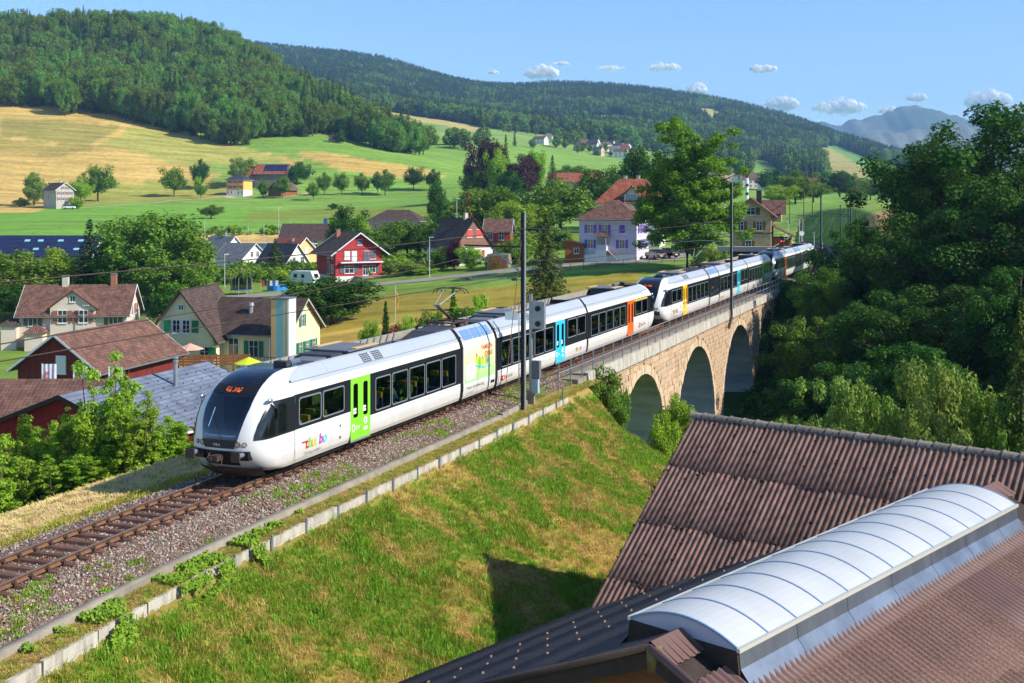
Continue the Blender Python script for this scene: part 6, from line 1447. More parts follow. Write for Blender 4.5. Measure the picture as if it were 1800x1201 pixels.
house('farm_shed', 'brown gabled farm shed among the yard trees', 'barn', on_ground(497, 545) + Vector((0, 0, .2)), R(60), 11, 8, 3.0, 6.2, W_WOOD, TILE_BROWN, over=.9, sink=3)
house('field_house', 'lone grey white house with red framed windows at the field edge', 'house', on_ground(103, 455) + Vector((0, 0, .2)), R(-38), 9.0, 7.4, 7.0, 9.6, W_GREY, TILE_DARK, over=.7, wins=[('E', u, v, .8, 1.2, 'rust') for v in (2.7, 4.9) for u in (-2.4, -.8, .8, 2.4)] + [('E', -.7, 7.0, .8, 1.1, 'rust'), ('E', .8, 7.0, .8, 1.1, 'rust'), ('S', -1, 3, .9, 1.9), ('S', 2.4, 4.9, .8, 1.2)], chim=[(1.5, 0, 10.4, .5, M_CHIMW)], sink=3)
house('hay_hut', 'small brown hay hut under a bush on the upper meadow', 'hut', on_ground(587, 700), R(10), 6, 5, 2.2, 4.0, W_OLD, TILE_BROWN, over=.5, sink=2)
# 13 distant village and town: each house its own
_fr = random.Random(12); TL_ = [TILE_BROWN, TILE_RED, TILE_DARK, TILE_ANTH, TILE_BROWN, TILE_GREY]; WL_ = [W_WHITE, W_CREAM, W_WHITE, W_PINK, W_BEIGE, W_LEMON]
def small(px, py, Y, i, group, where, wd=None):
    gx = (px - CX) / FPX * Y; z = G(gx, Y); rm = _fr.choice(TL_); wm = _fr.choice(WL_); L_ = wd or _fr.uniform(9, 14); W_ = _fr.uniform(8, 10); e_ = _fr.uniform(4.5, 6.5)
    rn = {TILE_BROWN: 'brown', TILE_RED: 'red', TILE_DARK: 'dark brown', TILE_ANTH: 'charcoal', TILE_GREY: 'grey'}[rm]; wn = {W_WHITE: 'white', W_CREAM: 'cream', W_PINK: 'pink', W_BEIGE: 'beige', W_LEMON: 'pale yellow'}[wm]
    house('village_house', '%s house with %s roof %s' % (wn, rn, where), 'house', (gx, Y, z), R(_fr.choice((-30, -20, 5, 60, 70, -10))), L_, W_, e_, e_ + _fr.uniform(2.5, 3.6), wm, rm, group=group, wins=[('S', u, v, 1.1, 1.3) for v in (1.2, 3.6) for u in (-L_ * .3, L_ * .0, L_ * .3)] + [('E', u, 3.4, 1.1, 1.3) for u in (-2, 2)], gut=False, sink=4)
VP = [(1043, 1260, 'at the upper left of the far village'), (1070, 1290, 'near the top of the far village'), (1088, 1310, 'topmost in the far village'), (1098, 1300, 'topmost right in the far village'), (1066, 1240, 'in the middle row of the far village'), (1083, 1250, 'in the second row of the far village'), (1097, 1235, 'right of the middle of the far village'), (1042, 1215, 'halfway down the left side of the far village'), (1080, 1205, 'in the centre of the far village'), (1100, 1190, 'large, at the lower right of the far village'), (1052, 1170, 'at the foot of the far village'), (1110, 1215, 'at the right edge of the far village'), (1020, 1255, 'left of the far village'), (1004, 1265, 'at the far left of the village roofs'), (1034, 1235, 'beside the trees left of the far village'), (1092, 1170, 'low on the right of the far village'), (965, 1230, 'alone on the far meadow left of the village'), (950, 1180, 'between the tall trees left of the village')]
for i, (px_, Y_, w_) in enumerate(VP): small(px_, 0, Y_, i, 'houses of the far village', w_)
TWN = [(1312, 800, 'right above the big locust tree'), (1325, 850, 'in the town above the station roof'), (1340, 820, 'next to the round trees in the town'), (1302, 760, 'at the left end of the town'), (1316, 730, 'behind the tall white mast'), (1332, 740, 'just above the station chimney'), (1372, 760, 'alone between trees right of the station roof'), (1352, 700, 'low behind the station roof'), (1452, 880, 'in the town centre'), (1466, 860, 'beside the small grey church tower'), (1480, 870, 'right of the church tower'), (1444, 830, 'left end of the right part of town'), (1496, 840, 'above the field in the right part of town'), (1508, 820, 'at the right of the town above the field'), (1520, 800, 'last house of the town before the wood'), (1440, 700, 'long and low behind the catenary mast'), (1462, 690, 'low behind the station yard'), (1230, 900, 'glimpsed through the locust tree'), (1246, 860, 'glimpsed right of the locust trunk'), (1270, 820, 'between the two tops of the locust tree')]
for i, (px_, Y_, w_) in enumerate(TWN): small(px_, 0, Y_, i, 'houses of the town', w_, wd=_fr.uniform(10, 16))
house('red_roof_building', 'long red roofed building between the round trees behind the garden', 'building', on_ground(1012, 470) + Vector((0, 0, .5)), R(-4), 22, 10, 5, 8.5, W_PINK, TILE_RED, wins=[('S', u, 2, 1.2, 1.3) for u in (-7, -3, 3, 7)])
# ------------------------------------------------------------------ vegetation
LM_MID = leafmat('leaf_mid_green', srgb(72, 108, 32), srgb(122, 154, 52))
LM_DARK = leafmat('leaf_dark_green', srgb(36, 76, 24), srgb(80, 118, 36))
LM_LIGHT = leafmat('leaf_light_green', srgb(112, 156, 40), srgb(170, 198, 66), trans=.42)
LM_WILLOW = leafmat('leaf_willow', srgb(104, 130, 52), srgb(150, 168, 78), trans=.38)
LM_LOCUST = leafmat('leaf_locust', srgb(84, 124, 28), srgb(126, 160, 44), trans=.4)
LM_FOREST = leafmat('leaf_forest', srgb(72, 108, 40), srgb(130, 158, 62), rand=.34)
LM_NEEDLE = leafmat('needles_dark', srgb(44, 72, 38), srgb(86, 110, 56), trans=.12, rand=.25)
LM_NEEDLE2 = leafmat('needles_olive', srgb(62, 84, 34), srgb(104, 120, 50), trans=.15)
LM_COPPER = leafmat('leaf_copper', srgb(58, 34, 42), srgb(88, 54, 58), trans=.2)
LM_DRY = leafmat('needles_dry', srgb(132, 96, 62), srgb(160, 128, 84), trans=.2)
LM_RED = leafmat('leaf_red_shrub', srgb(120, 60, 50), srgb(160, 90, 66), trans=.3)
M_BARK = mat('bark', srgb(96, 80, 64), srgb(62, 52, 44), scale=5, rough=.95, bump=.5, bscale=14)
def leaf_quads(c, nrm, size, r, aspect=.62, droop=None):
    """diamond leaves at points c with normals nrm"""
    n = len(c); a = np.cross(nrm, r.normal(size=(n, 3))); a /= np.linalg.norm(a, axis=1)[:, None] + 1e-9
    b = np.cross(nrm, a); b /= np.linalg.norm(b, axis=1)[:, None] + 1e-9
    s = (size * r.uniform(.65, 1.35, n))[:, None]
    V = np.stack([c - a * s, c + b * s * aspect + nrm * s * .12, c + a * s, c - b * s * aspect + nrm * s * .12], 1)
    return V
def crown_mesh(name, seed, centers, radii, per, size, m, up=.35, flat=1.0, aspect=.62):
    r = np.random.default_rng(seed); P_ = []; N_ = []
    for c, rad in zip(centers, radii):
        k = max(4, int(per * (rad / np.mean(radii)) ** 2)); d = r.normal(size=(k, 3)); d /= np.linalg.norm(d, axis=1)[:, None]
        rr = rad * (r.random(k) ** .42)
        P_.append(c + d * rr[:, None] * np.array((1, 1, flat))); nn = d * .75 + r.normal(size=(k, 3)) * .55 + np.array((0, 0, up)); N_.append(nn / np.linalg.norm(nn, axis=1)[:, None])
    P_ = np.concatenate(P_); N_ = np.concatenate(N_); V = leaf_quads(P_, N_, size, r, aspect)
    return np_mesh(name, V.reshape(-1, 3), np.arange(len(V) * 4).reshape(-1, 4), m)
def limb_mesh(name, paths, m, n=6):
    mb = MB()
    for pts, rs in paths: mb.path(pts, rs, n=n)
    return mb.mesh(name, m, smooth=True)
def broadleaf(seed, nclump=60, per=70, size=.03, crown=(.40, .40, .40), cz=.60, cr=.13, m=None, bare=.16, trunk=.022, lean=0, up=.35, hollow=.45):
    """unit-height tree: returns (trunk mesh, crown mesh)"""
    r = np.random.default_rng(seed); C = []; Rr = []; tips = []
    while len(C) < nclump:
        d = r.normal(size=3); d /= np.linalg.norm(d); q = d * (hollow + (1 - hollow) * r.random() ** .6)
        wig = 1 + .22 * math.sin(3 * math.atan2(d[1], d[0]) + seed) + .15 * r.normal()
        c = np.array((0, 0, cz)) + q * np.array(crown) * (wig if d[2] > -.3 else .85) * np.array((1, 1, 1))
        if c[2] < bare + .02: continue
        rad = cr * r.uniform(.6, 1.35); c[2] = min(c[2], 1 - rad * .75); C.append(c); Rr.append(rad)
    C.append(np.array((r.normal() * .03, r.normal() * .03, 1 - cr * .6))); Rr.append(cr * .7)
    paths = [([(0, 0, -.06), (0, 0, bare), (lean * .2, 0, cz * .75), (r.normal() * .03, r.normal() * .03, .93)], [trunk * 1.2, trunk, trunk * .6, trunk * .12])]
    for c in C[::max(1, nclump // 26)]:
        b = np.array((0, 0, bare + (cz - bare) * r.uniform(.3, 1.1))); b[2] = min(b[2], c[2] * .9 + .02); mid = b * .4 + c * .6 + np.array((0, 0, -.02)); paths.append(([tuple(b), tuple(mid), tuple(c)], [trunk * .45, trunk * .26, trunk * .08]))
    return limb_mesh('trunk', paths, M_BARK), crown_mesh('crown', seed + 1, C, Rr, per, size, m or LM_MID, up=up)
def conifer(seed, layers=26, per=46, width=.19, size=.022, m=None, bottom=.06, droop=.35, trunk=.018):
    r = np.random.default_rng(seed); P_ = []; N_ = []; paths = [([(0, 0, -.05), (0, 0, .5), (0, 0, .985)], [trunk, trunk * .6, trunk * .08])]
    for i in range(layers):
        t = i / (layers - 1); z = bottom + (1 - bottom) * t ** .92; w = width * (1 - t) ** .85 * r.uniform(.82, 1.12) + .012
        nb = max(4, int(9 * (1 - t) + 3)); a0 = r.random() * 6.28
        for k in range(nb):
            a = a0 + 6.283 * k / nb + r.normal() * .15; ln = w * r.uniform(.75, 1.15); q = max(3, int(per * (.25 + (1 - t))) // 4)
            u = r.random(q) ** .7; x = u * ln; side = r.normal(size=q) * ln * .16 * (1.1 - u)
            zz = z - droop * ln * u ** 1.4 + .10 * ln * u ** 3 + r.normal(size=q) * .006
            P_.append(np.stack([x * math.cos(a) - side * math.sin(a), x * math.sin(a) + side * math.cos(a), zz], 1))
            nn = np.stack([np.full(q, math.cos(a) * .35), np.full(q, math.sin(a) * .35), np.full(q, .85)], 1) + r.normal(size=(q, 3)) * .35; N_.append(nn / np.linalg.norm(nn, axis=1)[:, None])
    P_ = np.concatenate(P_); N_ = np.concatenate(N_); V = leaf_quads(P_, N_, size, r, .45)
    return limb_mesh('trunk', paths, M_BARK), np_mesh('crown', V.reshape(-1, 3), np.arange(len(V) * 4).reshape(-1, 4), m or LM_NEEDLE)
NEAR = [broadleaf(100 + i, 160, 400, .0062, crown=(.27, .27, .46), cz=.52, cr=.07, bare=.04, m=LM_DARK, hollow=.55) for i in range(3)]
WILL = [broadleaf(120 + i, 150, 260, .0105, crown=(.46, .46, .44), cz=.48, cr=.075, bare=.0, m=LM_WILLOW, up=.6, hollow=.6) for i in range(2)]
MID = [broadleaf(140 + i, 110, 105, .0175, cr=.10, crown=((.40, .40, .41), (.36, .36, .44), (.44, .44, .38), (.33, .33, .43))[i], cz=(.55, .52, .56, .52)[i], bare=.05) for i in range(4)]
ROUND = [broadleaf(160 + i, 80, 90, .022, cr=.12, crown=(.48, .48, .38), cz=.58, bare=.14, hollow=.3, trunk=.022) for i in range(2)]
SHRUB = [broadleaf(180 + i, 70, 110, .024, cr=.13, crown=(.46, .46, .46), cz=.48, bare=.0, hollow=.35, trunk=.015) for i in range(2)]
CONI = [conifer(200 + i, layers=32, per=90, size=.018) for i in range(2)]
FIRB = [conifer(210, layers=38, per=230, width=.30, size=.0135, bottom=.02, droop=.45)]
THUJ = [conifer(215, layers=34, per=60, width=.14, size=.03, bottom=.0, droop=-.6)]
FARD = [broadleaf(230 + i, 46, 34, .042, cr=.13, crown=(.30, .30, .42), cz=.55, bare=.1, m=LM_FOREST) for i in range(4)]
FARC = [conifer(240 + i, layers=18, per=34, width=.15, size=.036, m=LM_NEEDLE) for i in range(2)]
# feathery tall locust: several leaders with separate clouds of foliage
def locust(seed):
    r = np.random.default_rng(seed); C = []; Rr = []; paths = []
    leaders = [((-.02, 0), (-.10, .02, .97)), ((.03, .02), (.18, .0, .86)), ((0, -.02), (.03, -.08, .82)), ((-.03, 0), (-.22, .02, .66)), ((.02, 0), (.26, .05, .60)), ((0, .02), (-.30, .0, .45)), ((.02, .01), (.33, 0, .40)), ((0, 0), (-.12, -.1, .40)), ((0, 0), (.12, -.12, .36)), ((0, 0), (-.02, -.14, .55))]
    for (bx, by), (tx, ty, tz) in leaders:
        b = np.array((bx * .3, by * .3, .10)); tp = np.array((tx, ty, tz)); mid = b * .5 + tp * .5 + np.array((-tx * .15, -ty * .15, .03))
        b = np.array((bx * .5, by * .5, .2 if tz > .5 else .1)); mid = b * .5 + tp * .5 + np.array((-tx * .15, -ty * .15, .03))
        paths.append(([tuple(b), tuple(mid), tuple(tp - np.array((0, 0, .02)))], [.008, .005, .0015]))
        for k in range(46):
            u = r.uniform(.18, 1.0); q = (b * (1 - u) ** 2 + 2 * mid * u * (1 - u) + tp * u * u); d = r.normal(size=3) * np.array((.10, .10, .05)) * (1.2 - u * .55); c = q + d; c[2] = min(max(c[2], .06), .985); C.append(c); Rr.append(.048 * r.uniform(.7, 1.5)); paths.append(([tuple(q), tuple(c)], [.004, .001]))
    paths.append(([(0, 0, -.03), (0, 0, .12), (.01, 0, .3)], [.018, .014, .007]))
    return limb_mesh('trunk', paths, M_BARK), crown_mesh('crown', seed + 1, C, Rr, 150, .0095, LM_LOCUST, up=.9, flat=.62)
LOC = locust(260)
def plant(name, label, pos, H, width, proto, m=None, group=None, rz=None, cat='tree', wproto=.8):
    root = thing(name, label, cat, pos, random.uniform(0, 6.28) if rz is None else rz, group); s = width / wproto
    for nm, me in (('trunk', proto[0]), ('crown', proto[1])):
        o = obj(nm, me, root, scale=(s, s, H))
        if nm == 'crown' and m is not None and m != me.materials[0]: o.material_slots[0].link = 'OBJECT'; o.material_slots[0].material = m
    return root
def tree_px(name, label, px, Y, top, wpx, proto, m=None, group=None, rz=None, cat='tree', wproto=.84, dz=0, px_w=None):
    p = on_ground(px, Y); p.z += dz; zt = CAMZ - (top - HY) / FPX * Y
    return plant(name, label, p, max(zt - p.z, .4), wpx / FPX * Y, proto, m, group, rz, cat, wproto)
# -- wooded ravine on the right
RV = 'trees of the wooded ravine'
for i, (px, Y, top, w, k, m_, lab) in enumerate([
    (1738, 130, 178, 330, 0, LM_DARK, 'tallest dark maple rising above the hillside house roof'),
    (1676, 128, 232, 210, 2, LM_DARK, 'tall dark tree filling the left flank of the tallest maple'),
    (1800, 110, 300, 260, 1, LM_DARK, 'dark broadleaf tree cut by the photo edge under the tallest maple'),
    (1655, 112, 372, 230, 2, LM_DARK, 'dark broadleaf tree in front of the hillside house'),
    (1512, 124, 383, 165, 0, LM_DARK, 'round dark tree beside the end of the train'),
    (1600, 122, 396, 180, 1, LM_DARK, 'dark tree between the round tree and the tallest maple'),
    (1448, 120, 468, 110, 2, LM_MID, 'slim tree with lit leaves beside the far viaduct end'),
    (1560, 100, 512, 190, 0, LM_DARK, 'maple with lit crown in the middle of the ravine'),
    (1440, 108, 556, 170, 1, LM_MID, 'bushy tree leaning towards the last viaduct arch'),
    (1690, 95, 500, 240, 2, LM_DARK, 'deep shaded tree in the heart of the ravine'),
    (1405, 120, 560, 90, 0, LM_DARK, 'shaded small tree at the foot of the last arch'),
    (1790, 90, 470, 190, 1, LM_DARK, 'shaded tree behind the spruce at the photo edge'),
    (1480, 92, 640, 190, 1, LM_DARK, 'dark bush below the leaning bushy tree'),
    (1600, 85, 600, 190, 2, LM_DARK, 'dark bushy tree behind the pale willow')]):
    tall = (CAMZ - (top - HY) / FPX * Y - on_ground(px, Y).z) > 1.3 * w / FPX * Y; tree_px('ravine_tree', lab, px, Y, top, w, NEAR[k] if tall else WILL[k % 2], m_, RV, wproto=.60 if tall else .84)
for px, Y, top, w, k, m_, lab in [(1655, 47.5, 632, 230, 0, LM_WILLOW, 'big pale willow bush right behind the corrugated roof ridge'), (1478, 52, 662, 180, 1, LM_WILLOW, 'smaller willow bush left of the big one behind the roof'), (1560, 50, 700, 150, 0, LM_MID, 'low bush between the two willows'), (1740, 46, 690, 150, 1, LM_MID, 'low bush between willow and spruce behind the roof'), (1395, 60, 735, 120, 1, LM_MID, 'low bush at the left end of the willows')]:
    tree_px('willow_bush', lab, px, Y, top, w, WILL[k], m_, 'bushes behind the corrugated roof', wproto=.86)
tree_px('spruce_tree', 'spruce with drooping branches at the right photo edge', 1795, 45, 535, 190, FIRB[0], LM_NEEDLE2, wproto=.6)
for px, Y, top, w, lab in [(1060, 67.0, 640, 58, 'bush hanging down the first pier beside the embankment'), (1085, 69.5, 668, 42, 'lower half of the bushes at the viaduct start'), (1190, 66, 690, 62, 'young bush in front of the first arch pier'), (1165, 64, 722, 50, 'low bush at the grass edge below the first arch')]:
    p = on_ground(px, Y); zt = CAMZ - (top - HY) / FPX * Y; H_ = min(zt - p.z, 3.4); plant('viaduct_bush', lab, Vector((p.x, p.y, zt - H_)), H_, w / FPX * Y * 1.1, SHRUB[0], LM_LIGHT if px > 1100 else LM_MID, 'bushes at the viaduct', wproto=.95, cat='bush')
# -- young ash and elder bushes left of the track
def young(seed):
    r = np.random.default_rng(seed); C = []; Rr = []; paths = []
    for k in range(14):
        a = r.random() * 6.28; rr = .34 * r.random() ** .5; h = r.uniform(.45, 1.0) if k else 1.0; b = np.array((rr * .5 * math.cos(a), rr * .5 * math.sin(a), 0)); tp = np.array((rr * math.cos(a), rr * math.sin(a), h))
        paths.append(([tuple(b), tuple(b * .5 + tp * .5), tuple(tp)], [.012, .008, .002]))
        for j in range(int(16 * h) + 6):
            u = r.uniform(.04, 1.0); q = b + (tp - b) * u; d = r.normal(size=3) * np.array((.11, .11, .04)) * (1.25 - u); C.append(q + d); Rr.append(.055 * r.uniform(.6, 1.3))
    C = [np.array((c[0], c[1], max(c[2], .05))) for c in C]
    return limb_mesh('stem', paths, M_BARK), crown_mesh('crown', seed, C, Rr, 60, .0165, LM_LIGHT, up=.8, flat=.7, aspect=.5)
YOUNG = [young(300 + i) for i in range(3)]
for i, (px, Y, top, w, lab) in enumerate([(8, 50, 745, 120, 'leafy bush at the left photo edge beside the workshop'), (60, 51, 742, 120, 'leafy bush in front of the workshop window'), (118, 50, 752, 110, 'leafy bush below the workshop gable'), (182, 50, 636, 120, 'tallest young ash with a pointed leader before the workshop roof'), (152, 49.5, 705, 100, 'leafy bush at the foot of the tallest ash'), (236, 48.5, 690, 95, 'young ash right of the tallest one'), (222, 49.5, 748, 95, 'low leafy bush in front of the young ashes'), (275, 49.5, 735, 90, 'leafy bush under the workshop eaves'), (312, 50.5, 762, 75, 'last leafy bush before the railcar nose'), (330, 52, 742, 60, 'bush with reddish shoots beside the railcar nose'), (40, 48, 800, 100, 'low bush at the hay edge on the left'), (100, 48, 800, 100, 'low bush at the hay edge in the middle'), (-40, 46, 770, 120, 'bush cut by the left photo edge'), (170, 48, 800, 90, 'low bush at the hay edge near the tall ash'), (255, 50, 795, 80, 'low bush at the hay edge near the railcar')]):
    p = on_ground(px, Y); zt = CAMZ - (top - HY) / FPX * Y; H_ = max(zt - p.z, 1.0)
    plant('young_ash' if H_ > 3 else 'leafy_bush', lab, p, H_, w / FPX * Y * 1.25, YOUNG[i % 3], LM_RED if i == 9 else LM_LIGHT, 'bushes left of the track', wproto=.8, cat='bush')
# -- village trees
VT = 'trees of the village'
for nm, px, Y, top, w, pr, m_, lab in [
    ('broadleaf_tree', 18, 176, 440, 130, MID[0], LM_MID, 'big tree at the left photo edge behind the beige house'),
    ('broadleaf_tree', 100, 186, 436, 100, MID[1], LM_LIGHT, 'light green tree in front of the solar hall'),
    ('spruce_tree', 158, 178, 388, 92, CONI[0], LM_NEEDLE, 'tall pointed spruce behind the beige house'),
    ('broadleaf_tree', 262, 182, 370, 150, MID[2], LM_MID, 'largest tree of the grove behind the beige house'),
    ('broadleaf_tree', 325, 178, 402, 120, MID[3], LM_MID, 'right tree of the grove above the old shed'),
    ('broadleaf_tree', 212, 176, 425, 100, MID[1], LM_DARK, 'left tree of the grove beside the spruce'),
    ('broadleaf_tree', 290, 172, 450, 110, MID[0], LM_MID, 'lower tree in the middle of the grove'),
    ('broadleaf_tree', 305, 156, 500, 85, SHRUB[0], LM_DARK, 'round dark bush between beige and cream house'),
    ('broadleaf_tree', 40, 168, 500, 110, MID[2], LM_DARK, 'lower dark tree left of the beige house'),
    ('broadleaf_tree', 584, 148, 486, 150, MID[0], LM_DARK, 'big round dark tree beside the striped tower'),
    ('broadleaf_tree', 545, 146, 505, 90, MID[2], LM_DARK, 'lower left crown beside the big round dark tree'),
    ('spruce_tree', 484, 246, 420, 52, CONI[1], LM_NEEDLE2, 'young spruce in front of the steep charcoal roof'),
    ('shrub', 455, 240, 470, 40, SHRUB[1], LM_WILLOW, 'silvery shrub left of the young spruce'),
    ('shrub', 420, 236, 476, 46, SHRUB[0], LM_MID, 'green garden shrub in front of the pale grey roof'),
    ('shrub', 520, 244, 466, 34, SHRUB[1], LM_LIGHT, 'small airy tree before the white gable'),
    ('broadleaf_tree', 606, 236, 362, 62, MID[1], LM_DARK, 'dark tree behind the red house roof'),
    ('broadleaf_tree', 634, 240, 376, 45, MID[3], LM_LIGHT, 'yellowish tree right of the dark one behind the red house'),
    ('broadleaf_tree', 676, 232, 398, 80, MID[0], LM_MID, 'bushy tree at the right side of the red house'),
    ('broadleaf_tree', 716, 236, 386, 90, MID[2], LM_MID, 'broad tree in front of the pink house'),
    ('broadleaf_tree', 748, 232, 392, 60, MID[1], LM_DARK, 'dark tree left of the shingled house'),
    ('shrub', 716, 201, 458, 58, SHRUB[0], LM_WILLOW, 'pale flowering shrub above the lane'),
    ('shrub', 745, 199, 470, 46, SHRUB[1], LM_LIGHT, 'green shrub right of the pale flowering one'),
    ('shrub', 778, 204, 432, 44, SHRUB[0], LM_MID, 'dark green bush below the shingled house'),
    ('shrub', 800, 203, 424, 40, SHRUB[1], LM_COPPER, 'purple shrub at the corner of the shingled house'),
    ('shrub', 826, 200, 428, 44, SHRUB[0], LM_LIGHT, 'airy young tree before the shingled house'),
    ('shrub', 870, 196, 444, 46, SHRUB[1], LM_MID, 'clipped bush over the garage by the lane'),
    ('shrub', 905, 200, 420, 60, SHRUB[0], LM_MID, 'large garden bush left of the tall spruce'),
    ('spruce_tree', 960, 148, 376, 104, FIRB[0], LM_NEEDLE2, 'broad dense spruce right behind the catenary mast'),
    ('broadleaf_tree', 768, 310, 314, 38, MID[3], LM_DARK, 'single egg shaped tree on the meadow above the pink house'),
    ('dying_spruce', 822, 262, 338, 36, CONI[0], LM_DRY, 'brown dying spruce behind the shingled house'),
    ('broadleaf_tree', 868, 266, 326, 80, MID[0], LM_MID, 'rounded tree right of the dying spruce'),
    ('broadleaf_tree', 905, 256, 352, 80, MID[2], LM_LIGHT, 'light tree above the little timber house'),
    ('broadleaf_tree', 985, 268, 316, 125, ROUND[0], LM_MID, 'broad walnut tree behind the garden of the lilac house'),
    ('broadleaf_tree', 942, 262, 350, 80, MID[3], LM_MID, 'tree left of the broad walnut'),
    ('broadleaf_tree', 1046, 280, 300, 78, MID[1], LM_DARK, 'dark tree left of the villa roof'),
    ('broadleaf_tree', 1088, 300, 292, 80, MID[0], LM_MID, 'tree right behind the villa ridge'),
    ('broadleaf_tree', 1130, 290, 256, 74, MID[2], LM_DARK, 'tall tree left of the locust crown'),
    ('broadleaf_tree', 790, 268, 372, 60, MID[1], LM_MID, 'tree above the dark roof of the shingled house'),
    ('broadleaf_tree', 836, 300, 330, 60, MID[2], LM_MID, 'tree behind the brown dying spruce'),
    ('copper_beech', 856, 440, 243, 60, MID[0], LM_COPPER, 'left of the two purple copper beeches'),
    ('copper_beech', 918, 430, 272, 58, MID[1], LM_COPPER, 'right of the two purple copper beeches'),
    ('broadleaf_tree', 876, 430, 262, 40, MID[1], LM_LIGHT, 'light green tree between the copper beeches'),
    ('spruce_tree', 889, 446, 238, 30, CONI[0], LM_NEEDLE, 'tall dark spruce behind the copper beeches'),
    ('broadleaf_tree', 941, 436, 262, 40, MID[0], LM_LIGHT, 'light tree right of the copper beeches'),
    ('spruce_tree', 971, 430, 274, 34, CONI[1], LM_NEEDLE, 'spruce at the right end of the copper beech group'),
    ('broadleaf_tree', 832, 440, 290, 40, MID[2], LM_MID, 'tree at the left foot of the copper beeches'),
    ('broadleaf_tree', 900, 425, 300, 50, MID[1], LM_DARK, 'lower dark tree in front of the copper beeches'),
    ('broadleaf_tree', 1004, 500, 290, 60, MID[0], LM_MID, 'broad tree left of the far meadow strip'),
    ('broadleaf_tree', 1030, 540, 296, 60, MID[2], LM_MID, 'tree left of the long red roof'),
    ('broadleaf_tree', 1250, 156, 430, 62, SHRUB[0], LM_WILLOW, 'silvery willow bush between train and station'),
    ('broadleaf_tree', 1345, 660, 300, 30, MID[3], LM_DARK, 'left of two round trees in the town'),
    ('broadleaf_tree', 1364, 670, 297, 28, MID[3], LM_DARK, 'right of two round trees in the town'),
    ('broadleaf_tree', 1398, 420, 300, 60, MID[1], LM_MID, 'tall pale tree right behind the station'),
    ('broadleaf_tree', 1372, 400, 325, 60, MID[0], LM_LIGHT, 'lower tree behind the station roof'),
    ('broadleaf_tree', 1430, 430, 318, 44, MID[2], LM_MID, 'tree at the end of the station yard'),
    ('broadleaf_tree', 1476, 560, 300, 60, MID[0], LM_DARK, 'big dark tree right of the church tower'),
    ('broadleaf_tree', 1530, 520, 318, 44, MID[2], LM_MID, 'tree on the far edge of the green field'),
    ('broadleaf_tree', 1560, 500, 310, 44, MID[1], LM_MID, 'last tree before the hillside house roof'),
    ('broadleaf_tree', 1505, 480, 328, 34, MID[3], LM_MID, 'small tree behind the green field')]:
    tree_px(nm, lab, px, Y, top, w, pr, m_, VT, wproto={'spruce_tree': .42 if pr is not FIRB[0] else .62, 'dying_spruce': .36}.get(nm, .74 if pr not in SHRUB else .95), cat='shrub' if nm == 'shrub' else 'tree')
tree_px('locust_tree', 'very tall feathery locust tree between lilac house and station', 1208, 174, 206, 205, LOC, LM_LOCUST, rz=0, wproto=.78)
for px, Y, top, w, pr, m_, lab in [(797, 122, 508, 34, THUJ[0], LM_MID, 'conical thuja above the pantograph'), (836, 120, 520, 58, SHRUB[1], LM_LIGHT, 'clipped yellow green bush right of the thuja'), (752, 119, 544, 44, SHRUB[0], LM_MID, 'dark bush left of the pantograph'), (775, 118, 548, 40, SHRUB[1], LM_MID, 'low bush below the thuja'), (716, 118, 553, 46, SHRUB[0], LM_LIGHT, 'yellow green bush beside the flagpole'), (678, 119, 531, 24, THUJ[0], LM_DARK, 'slim dark cypress in the field corner'), (648, 118, 565, 40, SHRUB[1], LM_LIGHT, 'light bush left of the slim cypress'), (696, 117, 568, 34, SHRUB[0], LM_RED, 'reddish shrub behind the railcar roof'), (816, 118, 545, 40, SHRUB[1], LM_DARK, 'dark bush between thuja and clipped bush')]:
    tree_px('garden_bush', lab, px, Y, top, w, pr, m_, 'garden bushes behind the train', cat='bush', wproto=.34 if pr is THUJ[0] else 1.0)
